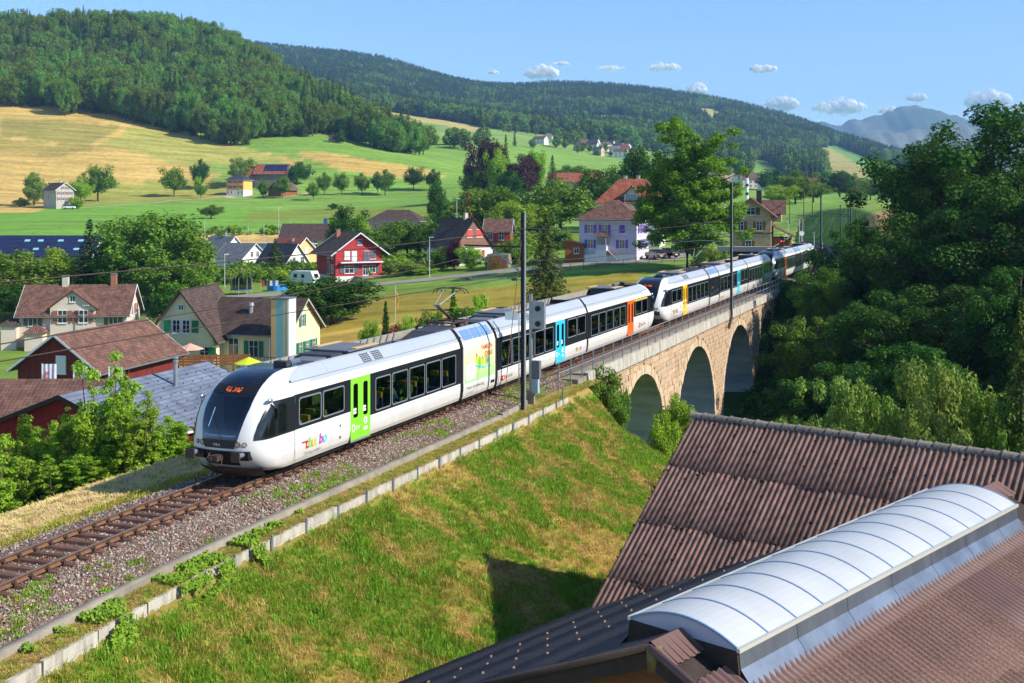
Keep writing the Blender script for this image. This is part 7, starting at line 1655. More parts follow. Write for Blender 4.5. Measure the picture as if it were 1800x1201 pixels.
# -- orchard and farm trees
FT = 'farm and orchard trees on the meadow'
for px, Y, top, w, pr, m_, lab in [(425, 572, 276, 46, MID[0], LM_WILLOW, 'large greyish tree behind the yellow farmhouse'), (522, 575, 284, 42, ROUND[1], LM_DARK, 'round dark tree right of the farm barns'), (463, 536, 316, 18, MID[1], LM_MID, 'slim yard tree beside the yellow farmhouse'), (497, 532, 310, 26, MID[2], LM_MID, 'tree in front of the farm shed'), (306, 545, 293, 38, ROUND[0], LM_MID, 'spreading fruit tree alone on the dry field'), (352, 565, 280, 27, ROUND[1], LM_DARK, 'fruit tree higher up right of the spreading one'), (347, 545, 310, 12, ROUND[0], LM_LIGHT, 'tiny tree below the higher fruit tree'), (353, 528, 323, 16, ROUND[1], LM_MID, 'small fruit tree left of the farm drive'), (172, 500, 290, 50, ROUND[0], LM_MID, 'broad fruit tree right of the lone grey house'), (142, 480, 314, 34, ROUND[1], LM_LIGHT, 'lower fruit tree next to the lone grey house'), (60, 468, 302, 42, MID[3], LM_WILLOW, 'tall ash left of the lone grey house'), (86, 480, 320, 24, SHRUB[0], LM_DARK, 'dark bush behind the lone grey house'), (135, 452, 347, 22, SHRUB[1], LM_LIGHT, 'garden hedge right of the lone grey house'), (38, 460, 347, 22, SHRUB[0], LM_DARK, 'low bush left of the tall ash'), (570, 545, 303, 23, ROUND[1], LM_MID, 'first orchard tree right of the farm'), (600, 546, 303, 23, ROUND[0], LM_MID, 'second orchard tree right of the farm'), (637, 552, 304, 23, ROUND[1], LM_MID, 'third orchard tree right of the farm'), (664, 556, 302, 18, ROUND[0], LM_DARK, 'fourth orchard tree, partly behind the fifth'), (677, 550, 298, 32, ROUND[1], LM_MID, 'fifth orchard tree, the largest of the row'), (727, 566, 293, 30, ROUND[0], LM_DARK, 'orchard tree at the left of the dry patch end'), (760, 562, 297, 22, ROUND[1], LM_DARK, 'last orchard tree at the tip of the dry patch'), (551, 522, 320, 20, ROUND[0], LM_MID, 'small tree at the farm track bend'), (586, 470, 357, 14, SHRUB[0], LM_DARK, 'pair of low bushes on the lower meadow'), (371, 400, 360, 36, ROUND[1], LM_MID, 'lone tree on the lower meadow above the new houses'), (598, 698, 228, 16, SHRUB[1], LM_DARK, 'bush over the hay hut')]:
    tree_px('fruit_tree' if pr in ROUND else 'farm_tree', lab, px, Y, top, w, pr, m_, FT, wproto=.76)
# -- forest: nearest edge trees singly, the rest as one mass
def yedge(px): return np.interp(px, [-900, 0, 105, 118, 135, 250, 330, 430, 445, 470, 540, 600, 640, 700, 745], [742, 742, 738, 712, 742, 712, 698, 668, 700, 704, 716, 742, 706, 692, 706])
def yback(px): return np.interp(px, [-900, 520, 600, 660, 745], [1130, 1060, 900, 800, 745])
fr = np.random.default_rng(5)
E_ = []
pxs = 2.0
while pxs < 742 and len(E_) < 120:
    Y = float(yedge(pxs)) + fr.uniform(0, 10); E_.append((pxs, Y)); pxs += fr.uniform(5.2, 8.4)
def nth(i): return '%d%s' % (i, 'th' if 10 < i % 100 < 14 else {1: 'st', 2: 'nd', 3: 'rd'}.get(i % 10, 'th'))
nb_ = [0, 0]
for px, Y in E_:
    p = on_ground(px, Y); k = fr.integers(0, 4); con = fr.random() < .16; H_ = fr.uniform(15, 25) if px < 600 else fr.uniform(13, 20)
    nb_[int(con)] += 1; plant('forest_edge_tree', '%s %s from the left in the front row of the hillside forest' % (nth(nb_[int(con)]), 'spruce' if con else 'broadleaf tree'), p, H_, fr.uniform(10, 15) if not con else 7, CONI[k % 2] if con else MID[k], LM_NEEDLE if con else LM_FOREST, 'front row of the hillside forest', wproto=.42 if con else .8)
def forest(name, label, n, fn, mix, hr, seed, wr=(.75, 1.15), protos=None):
    r = np.random.default_rng(seed); X, Y, px = fn(r, n); z = gz(X, Y); py = HY + (CAMZ - z) / Y * FPX; keep = mix[1](px, py, Y); X, Y, z = X[keep], Y[keep], z[keep]; n = len(X)
    cn = fbm(X / 70, Y / 70, seed + 4) + r.normal(size=n) * .16; con = cn > np.quantile(cn, 1 - mix[0]); idx = np.where(con, r.integers(0, 2, n), 2 + r.integers(0, 4, n)); H_ = r.uniform(*hr, n) * np.where(con, 1.12, .95); wv = H_ * r.uniform(*wr, n)
    return scatter(name, np.stack([X, Y, z - .5], 1), np.stack([np.zeros(n), np.zeros(n), r.uniform(0, 6.28, n)], 1), np.stack([wv, wv, H_], 1), idx, [joined(a) for a in (protos or FARC + FARD)], label, 'forest')
def mcopy(me, m_):
    c_ = me.copy(); c_.materials[0] = m_; return c_
def joined(pr):
    a, b = pr; me = bpy.data.meshes.new('forest_tree'); bm = bmesh.new(); bm.from_mesh(b); b_n = len(bm.faces); bm.from_mesh(a); bm.faces.ensure_lookup_table()
    for i in range(b_n, len(bm.faces)): bm.faces[i].material_index = 1
    bm.to_mesh(me); bm.free(); me.materials.append(b.materials[0]); me.materials.append(a.materials[0]); return me
def uni(px0, px1, y0, y1):
    def f(r, n):
        px = r.uniform(px0, px1, n); Y = np.sqrt(r.uniform(y0 ** 2, y1 ** 2, n)); return (px - CX) / FPX * Y, Y, px
    return f
forest('hillside_forest', 'dense mixed forest covering the steep hill on the left', 3600, uni(-700, 750, 690, 1140), (.22, lambda px, py, Y: (Y > yedge(px) + 8) & (Y < yback(px))), (13, 29), 11, wr=(.5, .95), protos=CONI + [(a, mcopy(b_, LM_FOREST)) for a, b_ in MID])
M1 = [[(1022, 236), (1030, 203), (1094, 203), (1135, 236)], [(1206, 190), (1264, 192), (1280, 206), (1250, 232), (1226, 208)], [(1432, 264), (1472, 256), (1610, 316), (1620, 350), (1455, 350), (1446, 292)]]
def open_land(px, py): return ~(inpoly(px, py, M1[0]) | inpoly(px, py, M1[1]) | inpoly(px, py, M1[2]))
forest('ridge_forest', 'dark spruce forest on the long ridge behind the village', 34000, uni(250, 1640, 2120, 3350), (.68, lambda px, py, Y: open_land(px, py)), (22, 32), 13, wr=(.8, 1.1))
forest('middle_forest', 'band of dark forest between the meadows and the long ridge', 7000, uni(380, 1200, 1500, 2000), (.4, lambda px, py, Y: (Y > np.interp(px, [380, 640, 700, 850, 1000, 1130, 1200], [1500, 1560, 1640, 1500, 1450, 1480, 1500])) & ~((px > 900) & (px < 985) & (Y > 1800))), (18, 26), 17)
forest('hedgerow_trees', 'hedgerows and copses between the meadows behind the hill', 620, uni(640, 1200, 850, 1480), (.1, lambda px, py, Y: (np.abs(Y - np.interp(px, [640, 760, 850, 960, 1060, 1200], [900, 930, 1010, 1080, 1420, 1420])) < 22) | ((fbm(px / 40, Y / 60, 8) > .66) & (Y < 1050) & (px > 720) & (px < 850)) | ((np.abs(Y - 1400) < 26) & (px > 860))), (9, 18), 19, wr=(.9, 1.3))
forest('town_trees', 'trees standing between the houses of village and town', 520, uni(985, 1600, 640, 1300), (.12, lambda px, py, Y: ((px < 1125) & (Y > 1140) & (Y < 1290)) | ((px > 1180) & (Y < 960) & (fbm(px / 30, Y / 50, 3) > .60))), (6, 11), 23, wr=(.9, 1.3))

# the wood goes on up the slope beyond the photo edge and shades the ravine
Q = np.array([(72, 125, 24, 15), (80, 142, 24, 15), (66, 112, 18, 13), (54, 90, 12, 11), (60, 100, 14, 12), (46, 76, 10, 10), (84, 124, 26, 15)], float); n = len(Q)
scatter('wood_beyond', np.stack([Q[:, 0], Q[:, 1], gz(Q[:, 0], Q[:, 1])], 1), np.stack([np.zeros(n), np.zeros(n), np.arange(n) * 1.7], 1), np.stack([Q[:, 3] / .6, Q[:, 3] / .6, Q[:, 2]], 1), np.arange(n) % 3, [joined(a) for a in NEAR], 'rest of the wood continuing past the right photo edge', 'wood')
forest('slope_forest', 'forest covering the lower slope between far village and right clearing', 3400, uni(1165, 1455, 1180, 2150), (.5, lambda px, py, Y: open_land(px, py) & ~inpoly(px, py, [(1318, 282), (1345, 282), (1398, 318), (1320, 322)]) & ~inpoly(px, py, [(1150, 262), (1215, 268), (1215, 300), (1150, 300)]) & (py < 322)), (18, 27), 29, wr=(.75, 1.05))
# ------------------------------------------------------------------ grass, hay, ivy and weeds near the track
GM_G = leafmat('grass_blade_green', srgb(100, 142, 34), srgb(146, 176, 56), trans=.4, rand=.3)
GM_O = leafmat('grass_blade_olive', srgb(148, 152, 56), srgb(180, 172, 82), trans=.4, rand=.3)
GM_D = leafmat('grass_blade_dry', srgb(176, 146, 84), srgb(206, 174, 108), trans=.25, rand=.2)
def tuft(seed, n, h, spread, w, m_, flat=False):
    r = np.random.default_rng(seed); V = []; F = []
    for i in range(n):
        a = r.random() * 6.28; b = np.array((math.cos(a), math.sin(a), 0)) * spread * r.random() ** .5; la = r.random() * 6.28; ln = h * r.uniform(.6, 1.2)
        tilt = r.uniform(.25, .75) if not flat else r.uniform(1.25, 1.57); d = np.array((math.cos(la) * math.sin(tilt), math.sin(la) * math.sin(tilt), math.cos(tilt)))
        s_ = np.cross(d, (0, 0, 1.0)); s_ = s_ / (np.linalg.norm(s_) + 1e-6) * w
        k = len(V); V += [b - s_, b + s_, b + d * ln * .6 + s_ * .7 + (0, 0, .0), b + d * ln + np.array((0, 0, -.1 * ln)), b + d * ln * .6 - s_ * .7]; F += [(k, k + 1, k + 2, k + 4), (k + 4, k + 2, k + 3, k + 3)]
    V = np.array(V); return np_mesh('tuft', V, np.array([f for f in F if len(set(f)) == 4]), m_)
TUF = [tuft(1, 24, .13, .13, .006, GM_G), tuft(2, 20, .20, .10, .006, GM_G), tuft(3, 22, .14, .13, .006, GM_O), tuft(4, 22, .14, .14, .006, GM_D, True), tuft(5, 18, .16, .12, .006, GM_D)]
def strew(name, n, s0, s1, o0, o1, label, cat, idxf, scl, seed, tilt=.1, zoff=-.01, dens=None):
    r = np.random.default_rng(seed); ss = r.uniform(s0, s1, n); oo = r.uniform(o0, o1, n)
    if dens is not None: k = dens(ss, oo, r); ss, oo = ss[k], oo[k]
    dv = dev(ss); X = C0[0] + ss * TX + (oo + dv) * NX; Y = C0[1] + ss * TY + (oo + dv) * NY; q = (Y > 12); X, Y, ss, oo = X[q], Y[q], ss[q], oo[q]; n = len(X); z = gz(X, Y)
    ix = idxf(X, Y, ss, oo, r); sc = r.uniform(*scl, n)
    rot = np.stack([r.normal(size=n) * tilt, r.normal(size=n) * tilt, r.uniform(0, 6.28, n)], 1)
    return X, Y, z + zoff, rot, sc, ix
def gidx(X, Y, ss, oo, r):
    pt = .5 + .55 * (fbm(X / 3.1, Y / 3.1, 51, 3) - .5) + .85 * (fbm(X / .7, Y / .7, 77, 3) - .5) + r.normal(size=len(X)) * .06
    return np.where(pt < .445, r.integers(0, 2, len(X)), np.where(pt < .54, 2, np.where(pt < .61, r.integers(2, 5, len(X)), 3 + r.integers(0, 2, len(X)))))
X, Y, z, rot, sc, ix = strew('g', 105000, -20, 44, 3.99, 21, '', '', gidx, (.75, 1.5), 91)
ok = (z > -9.5); sc = sc * (1 + .45 * (fbm(X / 1.1, Y / 1.1, 88, 2) > .62) * (ix < 3))
scatter('embankment_grass', np.stack([X, Y, z], 1)[ok], rot[ok], sc[ok], ix[ok], TUF, 'rough grass, green and sunburnt, on the railway embankment slope', 'grass')
GM_H = leafmat('hay_straw', srgb(206, 176, 118), srgb(232, 206, 150), trans=.2, rand=.2)
HAY = [tuft(11, 18, .28, .18, .008, GM_H, True), tuft(12, 18, .22, .18, .008, GM_H, True), tuft(13, 10, .22, .12, .011, GM_O)]
X, Y, z, rot, sc, ix = strew('h', 26000, -18, 26, -11, -2.5, '', '', lambda X, Y, s, o, r: np.where((o > -3.3) & (r.random(len(X)) < .6), 2, np.where(r.random(len(X)) < .05, 2, r.integers(0, 2, len(X)))), (.8, 1.5), 92)
scatter('mown_hay', np.stack([X, Y, z + .01], 1), rot, sc, ix, HAY, 'dry mown hay lying on the bank left of the track', 'hay')
X, Y, z, rot, sc, ix = strew('k', 8500, -20, 31, 2.75, 3.95, '', '', lambda X, Y, s, o, r: np.where(r.random(len(X)) < .22, 2, np.where(r.random(len(X)) < .12, 0, 3 + 0 * X.astype(int))), (.5, 1.0), 93)
scatter('verge_grass', np.stack([X, Y, np.full(len(X), -.6)], 1), rot, sc, ix, TUF, 'dry grass strip between edge beam and low wall', 'grass')
# meadow grass on the slope under the lane and ravine undergrowth
def shrublet(seed, m_): r = np.random.default_rng(seed); return crown_mesh('undergrowth', seed, [np.array((r.normal() * .3, r.normal() * .3, r.uniform(.15, .7))) for _ in range(9)], [r.uniform(.18, .32) for _ in range(9)], 46, .085, m_, up=.7)
UG = [shrublet(401, LM_DARK), shrublet(402, LM_MID), shrublet(403, LM_DARK)]
r_ = np.random.default_rng(95); n = 11500; px = r_.uniform(1060, 1900, n); Y = np.sqrt(r_.uniform(48 ** 2, 132 ** 2, n)); X = (px - CX) / FPX * Y; s_, o_ = so(X, Y); k = (np.abs(o_) > 3.4) & (o_ > -15) & (s_ > 22) & (s_ < 106) & ((o_ > 0) | (s_ > 40)) & ((px > 1250) | (s_ > 36)); X, Y = X[k], Y[k]; n = len(X)
scatter('ravine_undergrowth', np.stack([X, Y, gz(X, Y) - .1], 1), np.stack([np.zeros(n), np.zeros(n), r_.uniform(0, 6.28, n)], 1), r_.uniform(.7, 1.9, n), r_.integers(0, 3, n), UG, 'dark undergrowth of nettles and saplings in the ravine', 'undergrowth')
# weeds in the ballast
X, Y, z, rot, sc, ix = strew('w', 3600, -18, 30, .95, 2.9, '', '', lambda X, Y, s, o, r: r.integers(0, 3, len(X)), (.25, .6), 96, dens=lambda s, o, r: (fbm(s * .55, o * .9, 13, 3) + .10 * (np.abs(o - 2.2) < .7)) > .60)
scatter('ballast_weeds', np.stack([X, Y, np.interp(so(X, Y)[1], [-2.75, -2.3, -1.6, 0, 1.6, 2.1, 2.86], [-.64, -.42, -.225, -.25, -.225, -.3, -.5])], 1), rot, sc, ix, [tuft(21, 18, .3, .2, .03, GM_G), tuft(22, 16, .24, .2, .03, GM_O), tuft(23, 16, .3, .22, .03, GM_G)], 'small weeds growing in the ballast shoulder', 'weeds')
# ivy over the low wall
r_ = np.random.default_rng(97); n = 15000; ss = r_.uniform(-16, 1.5, n); t_ = r_.random(n); mask = (((ss > -7.0) & (ss < -4.5)) | ((ss > -3.5) & (ss < -2.9)) | ((ss > -10) & (ss < -9.0))) & (fbm(ss * 1.3 + 3, t_ * 2.6, 15, 3) > .36) | ((t_ < .2) & (fbm(ss * .8, t_, 16, 3) > .62)); ss, t_ = ss[mask], t_[mask]; n = len(ss)
oo = np.where(t_ < .35, 3.2 + t_ / .35 * .85, 4.08 + (t_ - .35) * .35 + r_.uniform(0, .08, n)); zz = np.where(t_ < .35, -.53 + r_.uniform(0, .1, n), -.55 - (t_ - .35) * .95); dv = dev(ss)
c_ = np.stack([C0[0] + ss * TX + (oo + dv) * NX, C0[1] + ss * TY + (oo + dv) * NY, zz], 1); nn = np.array((NX * .7, NY * .7, .6)) + r_.normal(size=(n, 3)) * .4; nn /= np.linalg.norm(nn, axis=1)[:, None]
V = leaf_quads(c_, nn, .048, r_, .8); o = obj('ivy', np_mesh('ivy', V.reshape(-1, 3), np.arange(n * 4).reshape(-1, 4), leafmat('ivy_leaf', srgb(84, 128, 34), srgb(140, 172, 52)))); tag(o, 'ivy creeping over the left part of the low concrete wall', 'ivy', kind='stuff')

# garden shrubbery between the houses
r_ = np.random.default_rng(98); Q = []
for px0, px1, y0, y1, k in ((335, 560, 212, 262, 120), (0, 330, 196, 250, 90), (640, 790, 206, 228, 50), (760, 1000, 214, 256, 90), (560, 860, 300, 350, 50), (330, 600, 345, 352, 24)):
    px = r_.uniform(px0, px1, k); Y = r_.uniform(y0, y1, k); Q.append(np.stack([(px - CX) / FPX * Y, Y], 1))
Q = np.concatenate(Q); n = len(Q); UG2 = UG[1:2] + [shrublet(411, LM_LIGHT), shrublet(412, LM_MID), shrublet(413, LM_WILLOW)]
scatter('garden_shrubbery', np.stack([Q[:, 0], Q[:, 1], gz(Q[:, 0], Q[:, 1]) - .1], 1), np.stack([np.zeros(n), np.zeros(n), r_.uniform(0, 6.28, n)], 1), r_.uniform(1.4, 3.4, n), r_.integers(0, 4, n), UG2, 'mixed shrubbery filling the gardens between the houses', 'shrubbery')
# ------------------------------------------------------------------ roads and yards laid on the ground
def hit(px, py):
    Y = np.exp(np.linspace(math.log(30), math.log(1500), 900)); X = (px - CX) / FPX * Y; d = (CAMZ - (py - HY) / FPX * Y) - gz(X, Y); k = np.argmax(d < 0); return Vector((X[k], Y[k], float(gz(X[k:k + 1], Y[k:k + 1])[0])))
M_ASPH = mat('grey_asphalt', srgb(148, 142, 134), srgb(126, 121, 114), scale=.6, rough=.95, bump=.2); M_DIRT = mat('gravel_track', srgb(196, 178, 146), srgb(168, 150, 120), scale=.8, rough=.95)
def road(name, label, pts, w, m_, kerb=False):
    c = [hit(*p) for p in pts]; fine = []
    for a, b in zip(c[:-1], c[1:]):
        for i in range(6): fine.append(a.lerp(b, i / 6))
    fine.append(c[-1]); V = []; F = []
    for i, p in enumerate(fine):
        d = (fine[min(i + 2, len(fine) - 1)] - fine[max(i - 2, 0)]); n_ = Vector((d.y, -d.x, 0)).normalized()
        for k in range(5):
            q = p + n_ * w * (k / 4 - .5); V.append((q.x, q.y, max(G(q.x, q.y), G(p.x, p.y) - .3) + .07))
        if i:
            for k in range(4): F.append(((i - 1) * 5 + k, (i - 1) * 5 + k + 1, i * 5 + k + 1, i * 5 + k))
    tag(obj(name, np_mesh(name, V, F, m_, smooth=True)), label, 'road', kind='structure')
road('lane', 'grey asphalt lane climbing behind the train past the red house', [(262, 556), (300, 546), (420, 522), (500, 517), (600, 508), (700, 497), (800, 487), (870, 479), (930, 474), (1000, 468), (1100, 462), (1190, 455)], 5.0, M_ASPH)
road('forecourt', 'grey asphalt yard beside the lilac house', [(1135, 456), (1165, 450), (1200, 444)], 9.0, M_ASPH)
road('farm_track', 'pale gravel track passing below the yellow farmhouse', [(388, 343), (410, 349), (450, 348), (500, 346), (540, 341), (560, 337)], 3.5, M_DIRT)
road('field_path', 'worn path along the lower edge of the dry field', [(130, 367), (200, 362), (300, 354), (388, 346)], 1.8, M_DIRT)
# ------------------------------------------------------------------ overhead line
def mast(label, s, o, z0, z1, arm_z, reach, foot=False, sign=False):
    q = P(s, o); T_ = thing('catenary_mast', label, 'mast', (q.x, q.y, 0), TRZ, 'masts of the overhead line')
    for dx in (-.09, .09):
        mb = MB(); mb.box(-.085, .085, dx - .015, dx + .015, z0, z1); mb.build('flange', M_GALV if dx < 0 else M_DARKSTEEL, T_)  # near flange pale, far flange and web dark
    mb = MB(); mb.box(-.012, .012, -.074, .074, z0, z1 - .02); mb.build('web', M_EQDARK, T_)
    mb = MB(); mb.path([(0, .12, arm_z), (0, reach, arm_z + .05)], .05, n=6); mb.build('bracket_arm', M_DARKSTEEL, T_)
    mb = MB(); mb.path([(0, .12, arm_z - 1.25), (0, reach * .55, arm_z - .05)], .04, n=6); mb.build('stay_arm', M_GALV, T_)
    mb = MB(); mb.path([(0, .12, arm_z - 1.6), (0, reach * .55, arm_z - 1.5), (0, reach + .4, arm_z - 1.75)], .03, n=6); mb.build('registration_arm', M_GALV, T_)
    for yy in (.35, reach * .9):
        mb = MB()
        for k in range(4): mb.tube((0, yy + k * .07, arm_z - 1.58), (0, yy + k * .07 + .04, arm_z - 1.58), .07, n=8)
        mb.build('insulator', M_INSUL, T_)
    if foot: mb = MB(); mb.path([(0, 0, z0 + .1), (-.02, -.02, z0 - .6), (-.5, .15, z0 - 1.5)], .13, n=8); mb.build('wall_bracket', M_DARKSTEEL, T_)
    if sign:
        for k in range(4): mb = MB(); mb.poly([(-.3, -.2, 2.6 + k * .3), (-.3, -.2, 2.75 + k * .3), (.3, -.2, 2.95 + k * .3), (.3, -.2, 2.8 + k * .3)]); mb.build('sign_stripe', M_TXTW if k % 2 else M_BLACK, T_)
        mb = MB(); mb.box(-.32, .32, -.18, -.15, 2.5, 3.9); mb.build('sign_board', M_BLACK, T_)
    return T_
m1 = mast('tall grey steel mast standing right in front of the middle car', 20.6, 3.22, -.9, 9.0, 7.3, 3.1)
mb = MB(); mb.box(-.02, .02, .3, .95, 3.75, 4.15); mb.build('sign_plate', M_TXTW, m1); mb = MB(); mb.path([(0, 0, 4.15), (0, .95, 4.15)], .02, n=5); mb.build('sign_bracket', M_GALV, m1)
mast('dark mast bolted to the viaduct above the third pier', 71.2, 3.45, -.1, 11.3, 7.6, 5.0, foot=True)
mast('mast with black and white striped board at the train end', 139.5, 3.0, -.8, 10.6, 7.6, 3.4, sign=True)
for s_, o_, lab in ((176, 4.6, 'mast in the cutting behind the train end'), (205, 4.2, 'thin mast further along the cutting'), (238, 4.6, 'farthest mast of the curve')): mast(lab, s_, o_, -.8, 9.2, 7.2, 3.6)
for nm, z_, o_, lab in (('contact_wire', 5.36, 0, 'lower overhead wire above the track'), ('messenger_wire', 6.7, 0, 'upper overhead wire above the track'), ('feeder_wire', 8.2, 3.42, 'feeder wire running along the mast tops')):
    sp_ = [-40, 20.6, 71.2, 139.5, 176, 205, 238]; pts = []
    for a, b in zip(sp_[:-1], sp_[1:]):
        for k in range(10): u = k / 10; pts.append(P(a + (b - a) * u, o_, z_ - (0 if nm == 'contact_wire' else .9 if nm == 'messenger_wire' else .5) * 4 * u * (1 - u)))
    mb = MB(); mb.path(pts, .017, n=4); tag(mb.build(nm, M_DARKSTEEL), lab, 'wire')
gw = thing('guy_wire', 'thin rusty guy rod leaning against the tall mast', 'cable'); mb = MB(); mb.path([P(18.6, 2.95, -.5), P(20.5, 3.15, 7.6)], .018, n=5); mb.build('rod', M_RAIL, gw); mb = MB(); mb.tube(P(18.6, 2.95, -.7), P(18.6, 2.95, -.4), .08, n=8); mb.build('anchor', M_CONC, gw)
# signal with ladder beside the first mast
q = P(22.2, 3.0); SG = thing('railway_signal', 'galvanised signal post with ladder and grey boxes beside the tall mast', 'signal', (q.x, q.y, 0), TRZ)
mb = MB(); mb.box(-.07, .07, -.07, .07, -.7, 4.9); mb.build('post', M_GALV, SG)
for dy in (.22, .50): mb = MB(); mb.box(-.36, -.32, dy - .02, dy + .02, .1 if dy > .3 else -.2, 4.6); mb.build('ladder_rail', M_GALV, SG)
for k in range(14): mb = MB(); mb.tube((-.34, .2, .3 + k * .31), (-.34, .52, .3 + k * .31), .014, n=5); mb.build('ladder_rung', M_GALV, SG)
mb = MB(); mb.box(-.12, .12, -.75, -.1, 3.2, 4.55); mb.build('signal_box', M_GALV, SG)
for z_ in (3.45, 4.2): mb = MB(); mb.tube((.12, -.42, z_), (.26, -.42, z_), .15, n=12); mb.tube((-.12, -.42, z_), (-.2, -.42, z_), .14, n=12); mb.build('signal_lamp', M_BLACK, SG)
mb = MB(); mb.box(-.15, .15, -.5, -.1, .75, 1.6); mb.build('control_cabinet', M_EQUIP, SG); mb = MB(); mb.box(-.13, .13, -.42, -.1, 0, .72); mb.build('cable_cabinet', mat('pale_blue_cabinet', srgb(150, 170, 186), rough=.5), SG)
mb = MB(); mb.box(-.1, .1, -.2, .2, -.8, .1); mb.build('foundation', M_CONC, SG)
# ------------------------------------------------------------------ lamps, poles, flags
M_POLE = mat('pale_lamp_post', srgb(196, 198, 198), rough=.5, metal=.2)
def lamp(px, Y, top, lab, grp='street lamps in the village'):
    p = on_ground(px, Y); h = CAMZ - (top - HY) / FPX * Y - p.z; T_ = thing('street_lamp', lab, 'street lamp', p, random.uniform(-.5, .5), grp)
    mb = MB(); mb.tube((0, 0, -.3), (0, 0, h), .08, .05, n=8); mb.build('post', M_POLE, T_); mb = MB(); mb.hexa([(-.1, -.12, h), (.7, -.12, h + .05), (.7, .12, h + .05), (-.1, .12, h), (-.1, -.1, h + .12), (.7, -.1, h + .14), (.7, .1, h + .14), (-.1, .1, h + .12)]); mb.build('lamp_head', M_POLE, T_)
for a in [(395, 200, 448, 'tall lamp left of the trampoline'), (755, 192, 418, 'lamp by the lane below the shingled house'), (490, 335, 366, 'tall lamp on the soil bank'), (464, 330, 390, 'lamp left of the tall one on the soil bank'), (511, 338, 385, 'lamp right of the tall one on the soil bank'), (436, 325, 393, 'lamp behind the grey roofed white house'), (147, 150, 538, 'lamp in front of the beige house'), (360, 332, 385, 'lamp at the left end of the soil bank'), (803, 240, 350, 'lamp behind the shingled house')]: lamp(*a)
for px, Y, top, lab in ((1385, 215, 386, 'first platform lamp right of the station'), (1411, 218, 388, 'second platform lamp right of the station'), (1405, 210, 384, 'third platform lamp beside the station clock'), (1431, 222, 411, 'small sign lamp at the platform end')):
    p = on_ground(px, Y); p.z = -.4; h = CAMZ - (top - HY) / FPX * Y - p.z; T_ = thing('platform_lamp', lab, 'platform lamp', p, 0, 'lamps on the station platform'); mb = MB(); mb.tube((0, 0, -.3), (0, 0, h), .07, n=8); mb.build('post', M_POLE, T_); mb = MB(); mb.tube((0, 0, h), (0, 0, h + .25), .18, .35, n=10); mb.build('lamp_head', M_POLE, T_)
p = on_ground(1409, 211); T_ = thing('station_clock', 'round white station clock on a pole by the platform', 'clock', (p.x, p.y, -.4)); mb = MB(); mb.tube((0, 0, 0), (0, 0, 4.4), .06, n=8); mb.build('post', M_POLE, T_); mb = MB(); mb.tube((0, -.12, 4.4), (0, .12, 4.4), .45, n=18); mb.build('clock_face', M_TXTW, T_)
for px, Y, top, lab in ((1505, 250, 322, 'wooden pole at the edge of the green field'), (1388, 330, 342, 'thin dark pole behind the station'), (1413, 300, 300, 'tall thin pole behind the station yard'), (1428, 320, 296, 'tall leaning-wire pole in front of the town')):
    p = on_ground(px, Y); h = CAMZ - (top - HY) / FPX * Y - p.z; mb = MB(); mb.tube((p.x, p.y, p.z - .5), (p.x, p.y, p.z + h), .15, .1, n=8); tag(mb.build('utility_pole', M_TIMBER), lab, 'pole')
p = on_ground(1313, 420); h = CAMZ - (308 - HY) / FPX * 420 - p.z; T_ = thing('lattice_mast', 'tall black and white lattice mast behind the station roof', 'mast', p)
for k in range(10):
    mb = MB(); mb.tube((0, 0, h * k / 10), (0, 0, h * (k + 1) / 10 - .02), .55, n=6); mb.build('segment', M_TXTW if k % 3 else M_EQDARK, T_)
q = at_px(695, 600, -5); T_ = thing('flagpole', 'thin white flagpole with a limp yellow flag behind the train', 'flagpole', (q.x, q.y, G(q.x, q.y))); hz = CAMZ - (503 - HY) / FPX * q.y - G(q.x, q.y); mb = MB(); mb.tube((0, 0, -.3), (0, 0, hz), .05, .03, n=8); mb.build('pole', M_POLE, T_)
mb = MB(); pts = [(0, 0, hz - .3), (.25, .05, hz - .9), (.42, -.05, hz - 1.5), (.3, .06, hz - 2.2), (.1, 0, hz - 2.4), (0, 0, hz - 2.2)]; mb.prism([(x, y, z) for x, y, z in pts], (0, .03, 0)); mb.build('flag', mat('yellow_flag', srgb(216, 176, 70), srgb(200, 140, 60), scale=4, rough=.8), T_)
M_FLAG = mat('white_flag_cloth', srgb(222, 224, 228), srgb(206, 208, 214), scale=5, rough=.8)
for px, Y, lab in ((86, 91, 'left advertising flag in front of the dark red barn'), (141, 92, 'middle advertising flag in front of the dark red barn'), (203, 93, 'right advertising flag at the barn corner')):
    p = on_ground(px, Y); zt = CAMZ - ((640 if px < 100 else 645) - HY) / FPX * Y; T_ = thing('advertising_flag', lab, 'flag', (p.x, p.y, p.z), 0, 'advertising flags by the barn'); h = zt - p.z; mb = MB(); mb.tube((-.55, 0, -.3), (-.55, 0, h + .05), .03, n=6); mb.build('pole', M_POLE, T_)
    V = []; F = []
    for i in range(13):
        x = -.52 + 1.1 * i / 12; y = .05 * math.sin(i * 1.7)
        V += [(x, y, h - 2.6), (x, y * .6, h)]
        if i: F.append((2 * i - 2, 2 * i, 2 * i + 1, 2 * i - 1))
    obj('cloth', np_mesh('cloth', V, F, M_FLAG, smooth=True), T_); o = obj('flag_lettering', text_mesh('thurig', .5, M_TXTR, bold=.01), T_, (-.05, -.09, h - 1.75), (R(90), R(-90), 0))
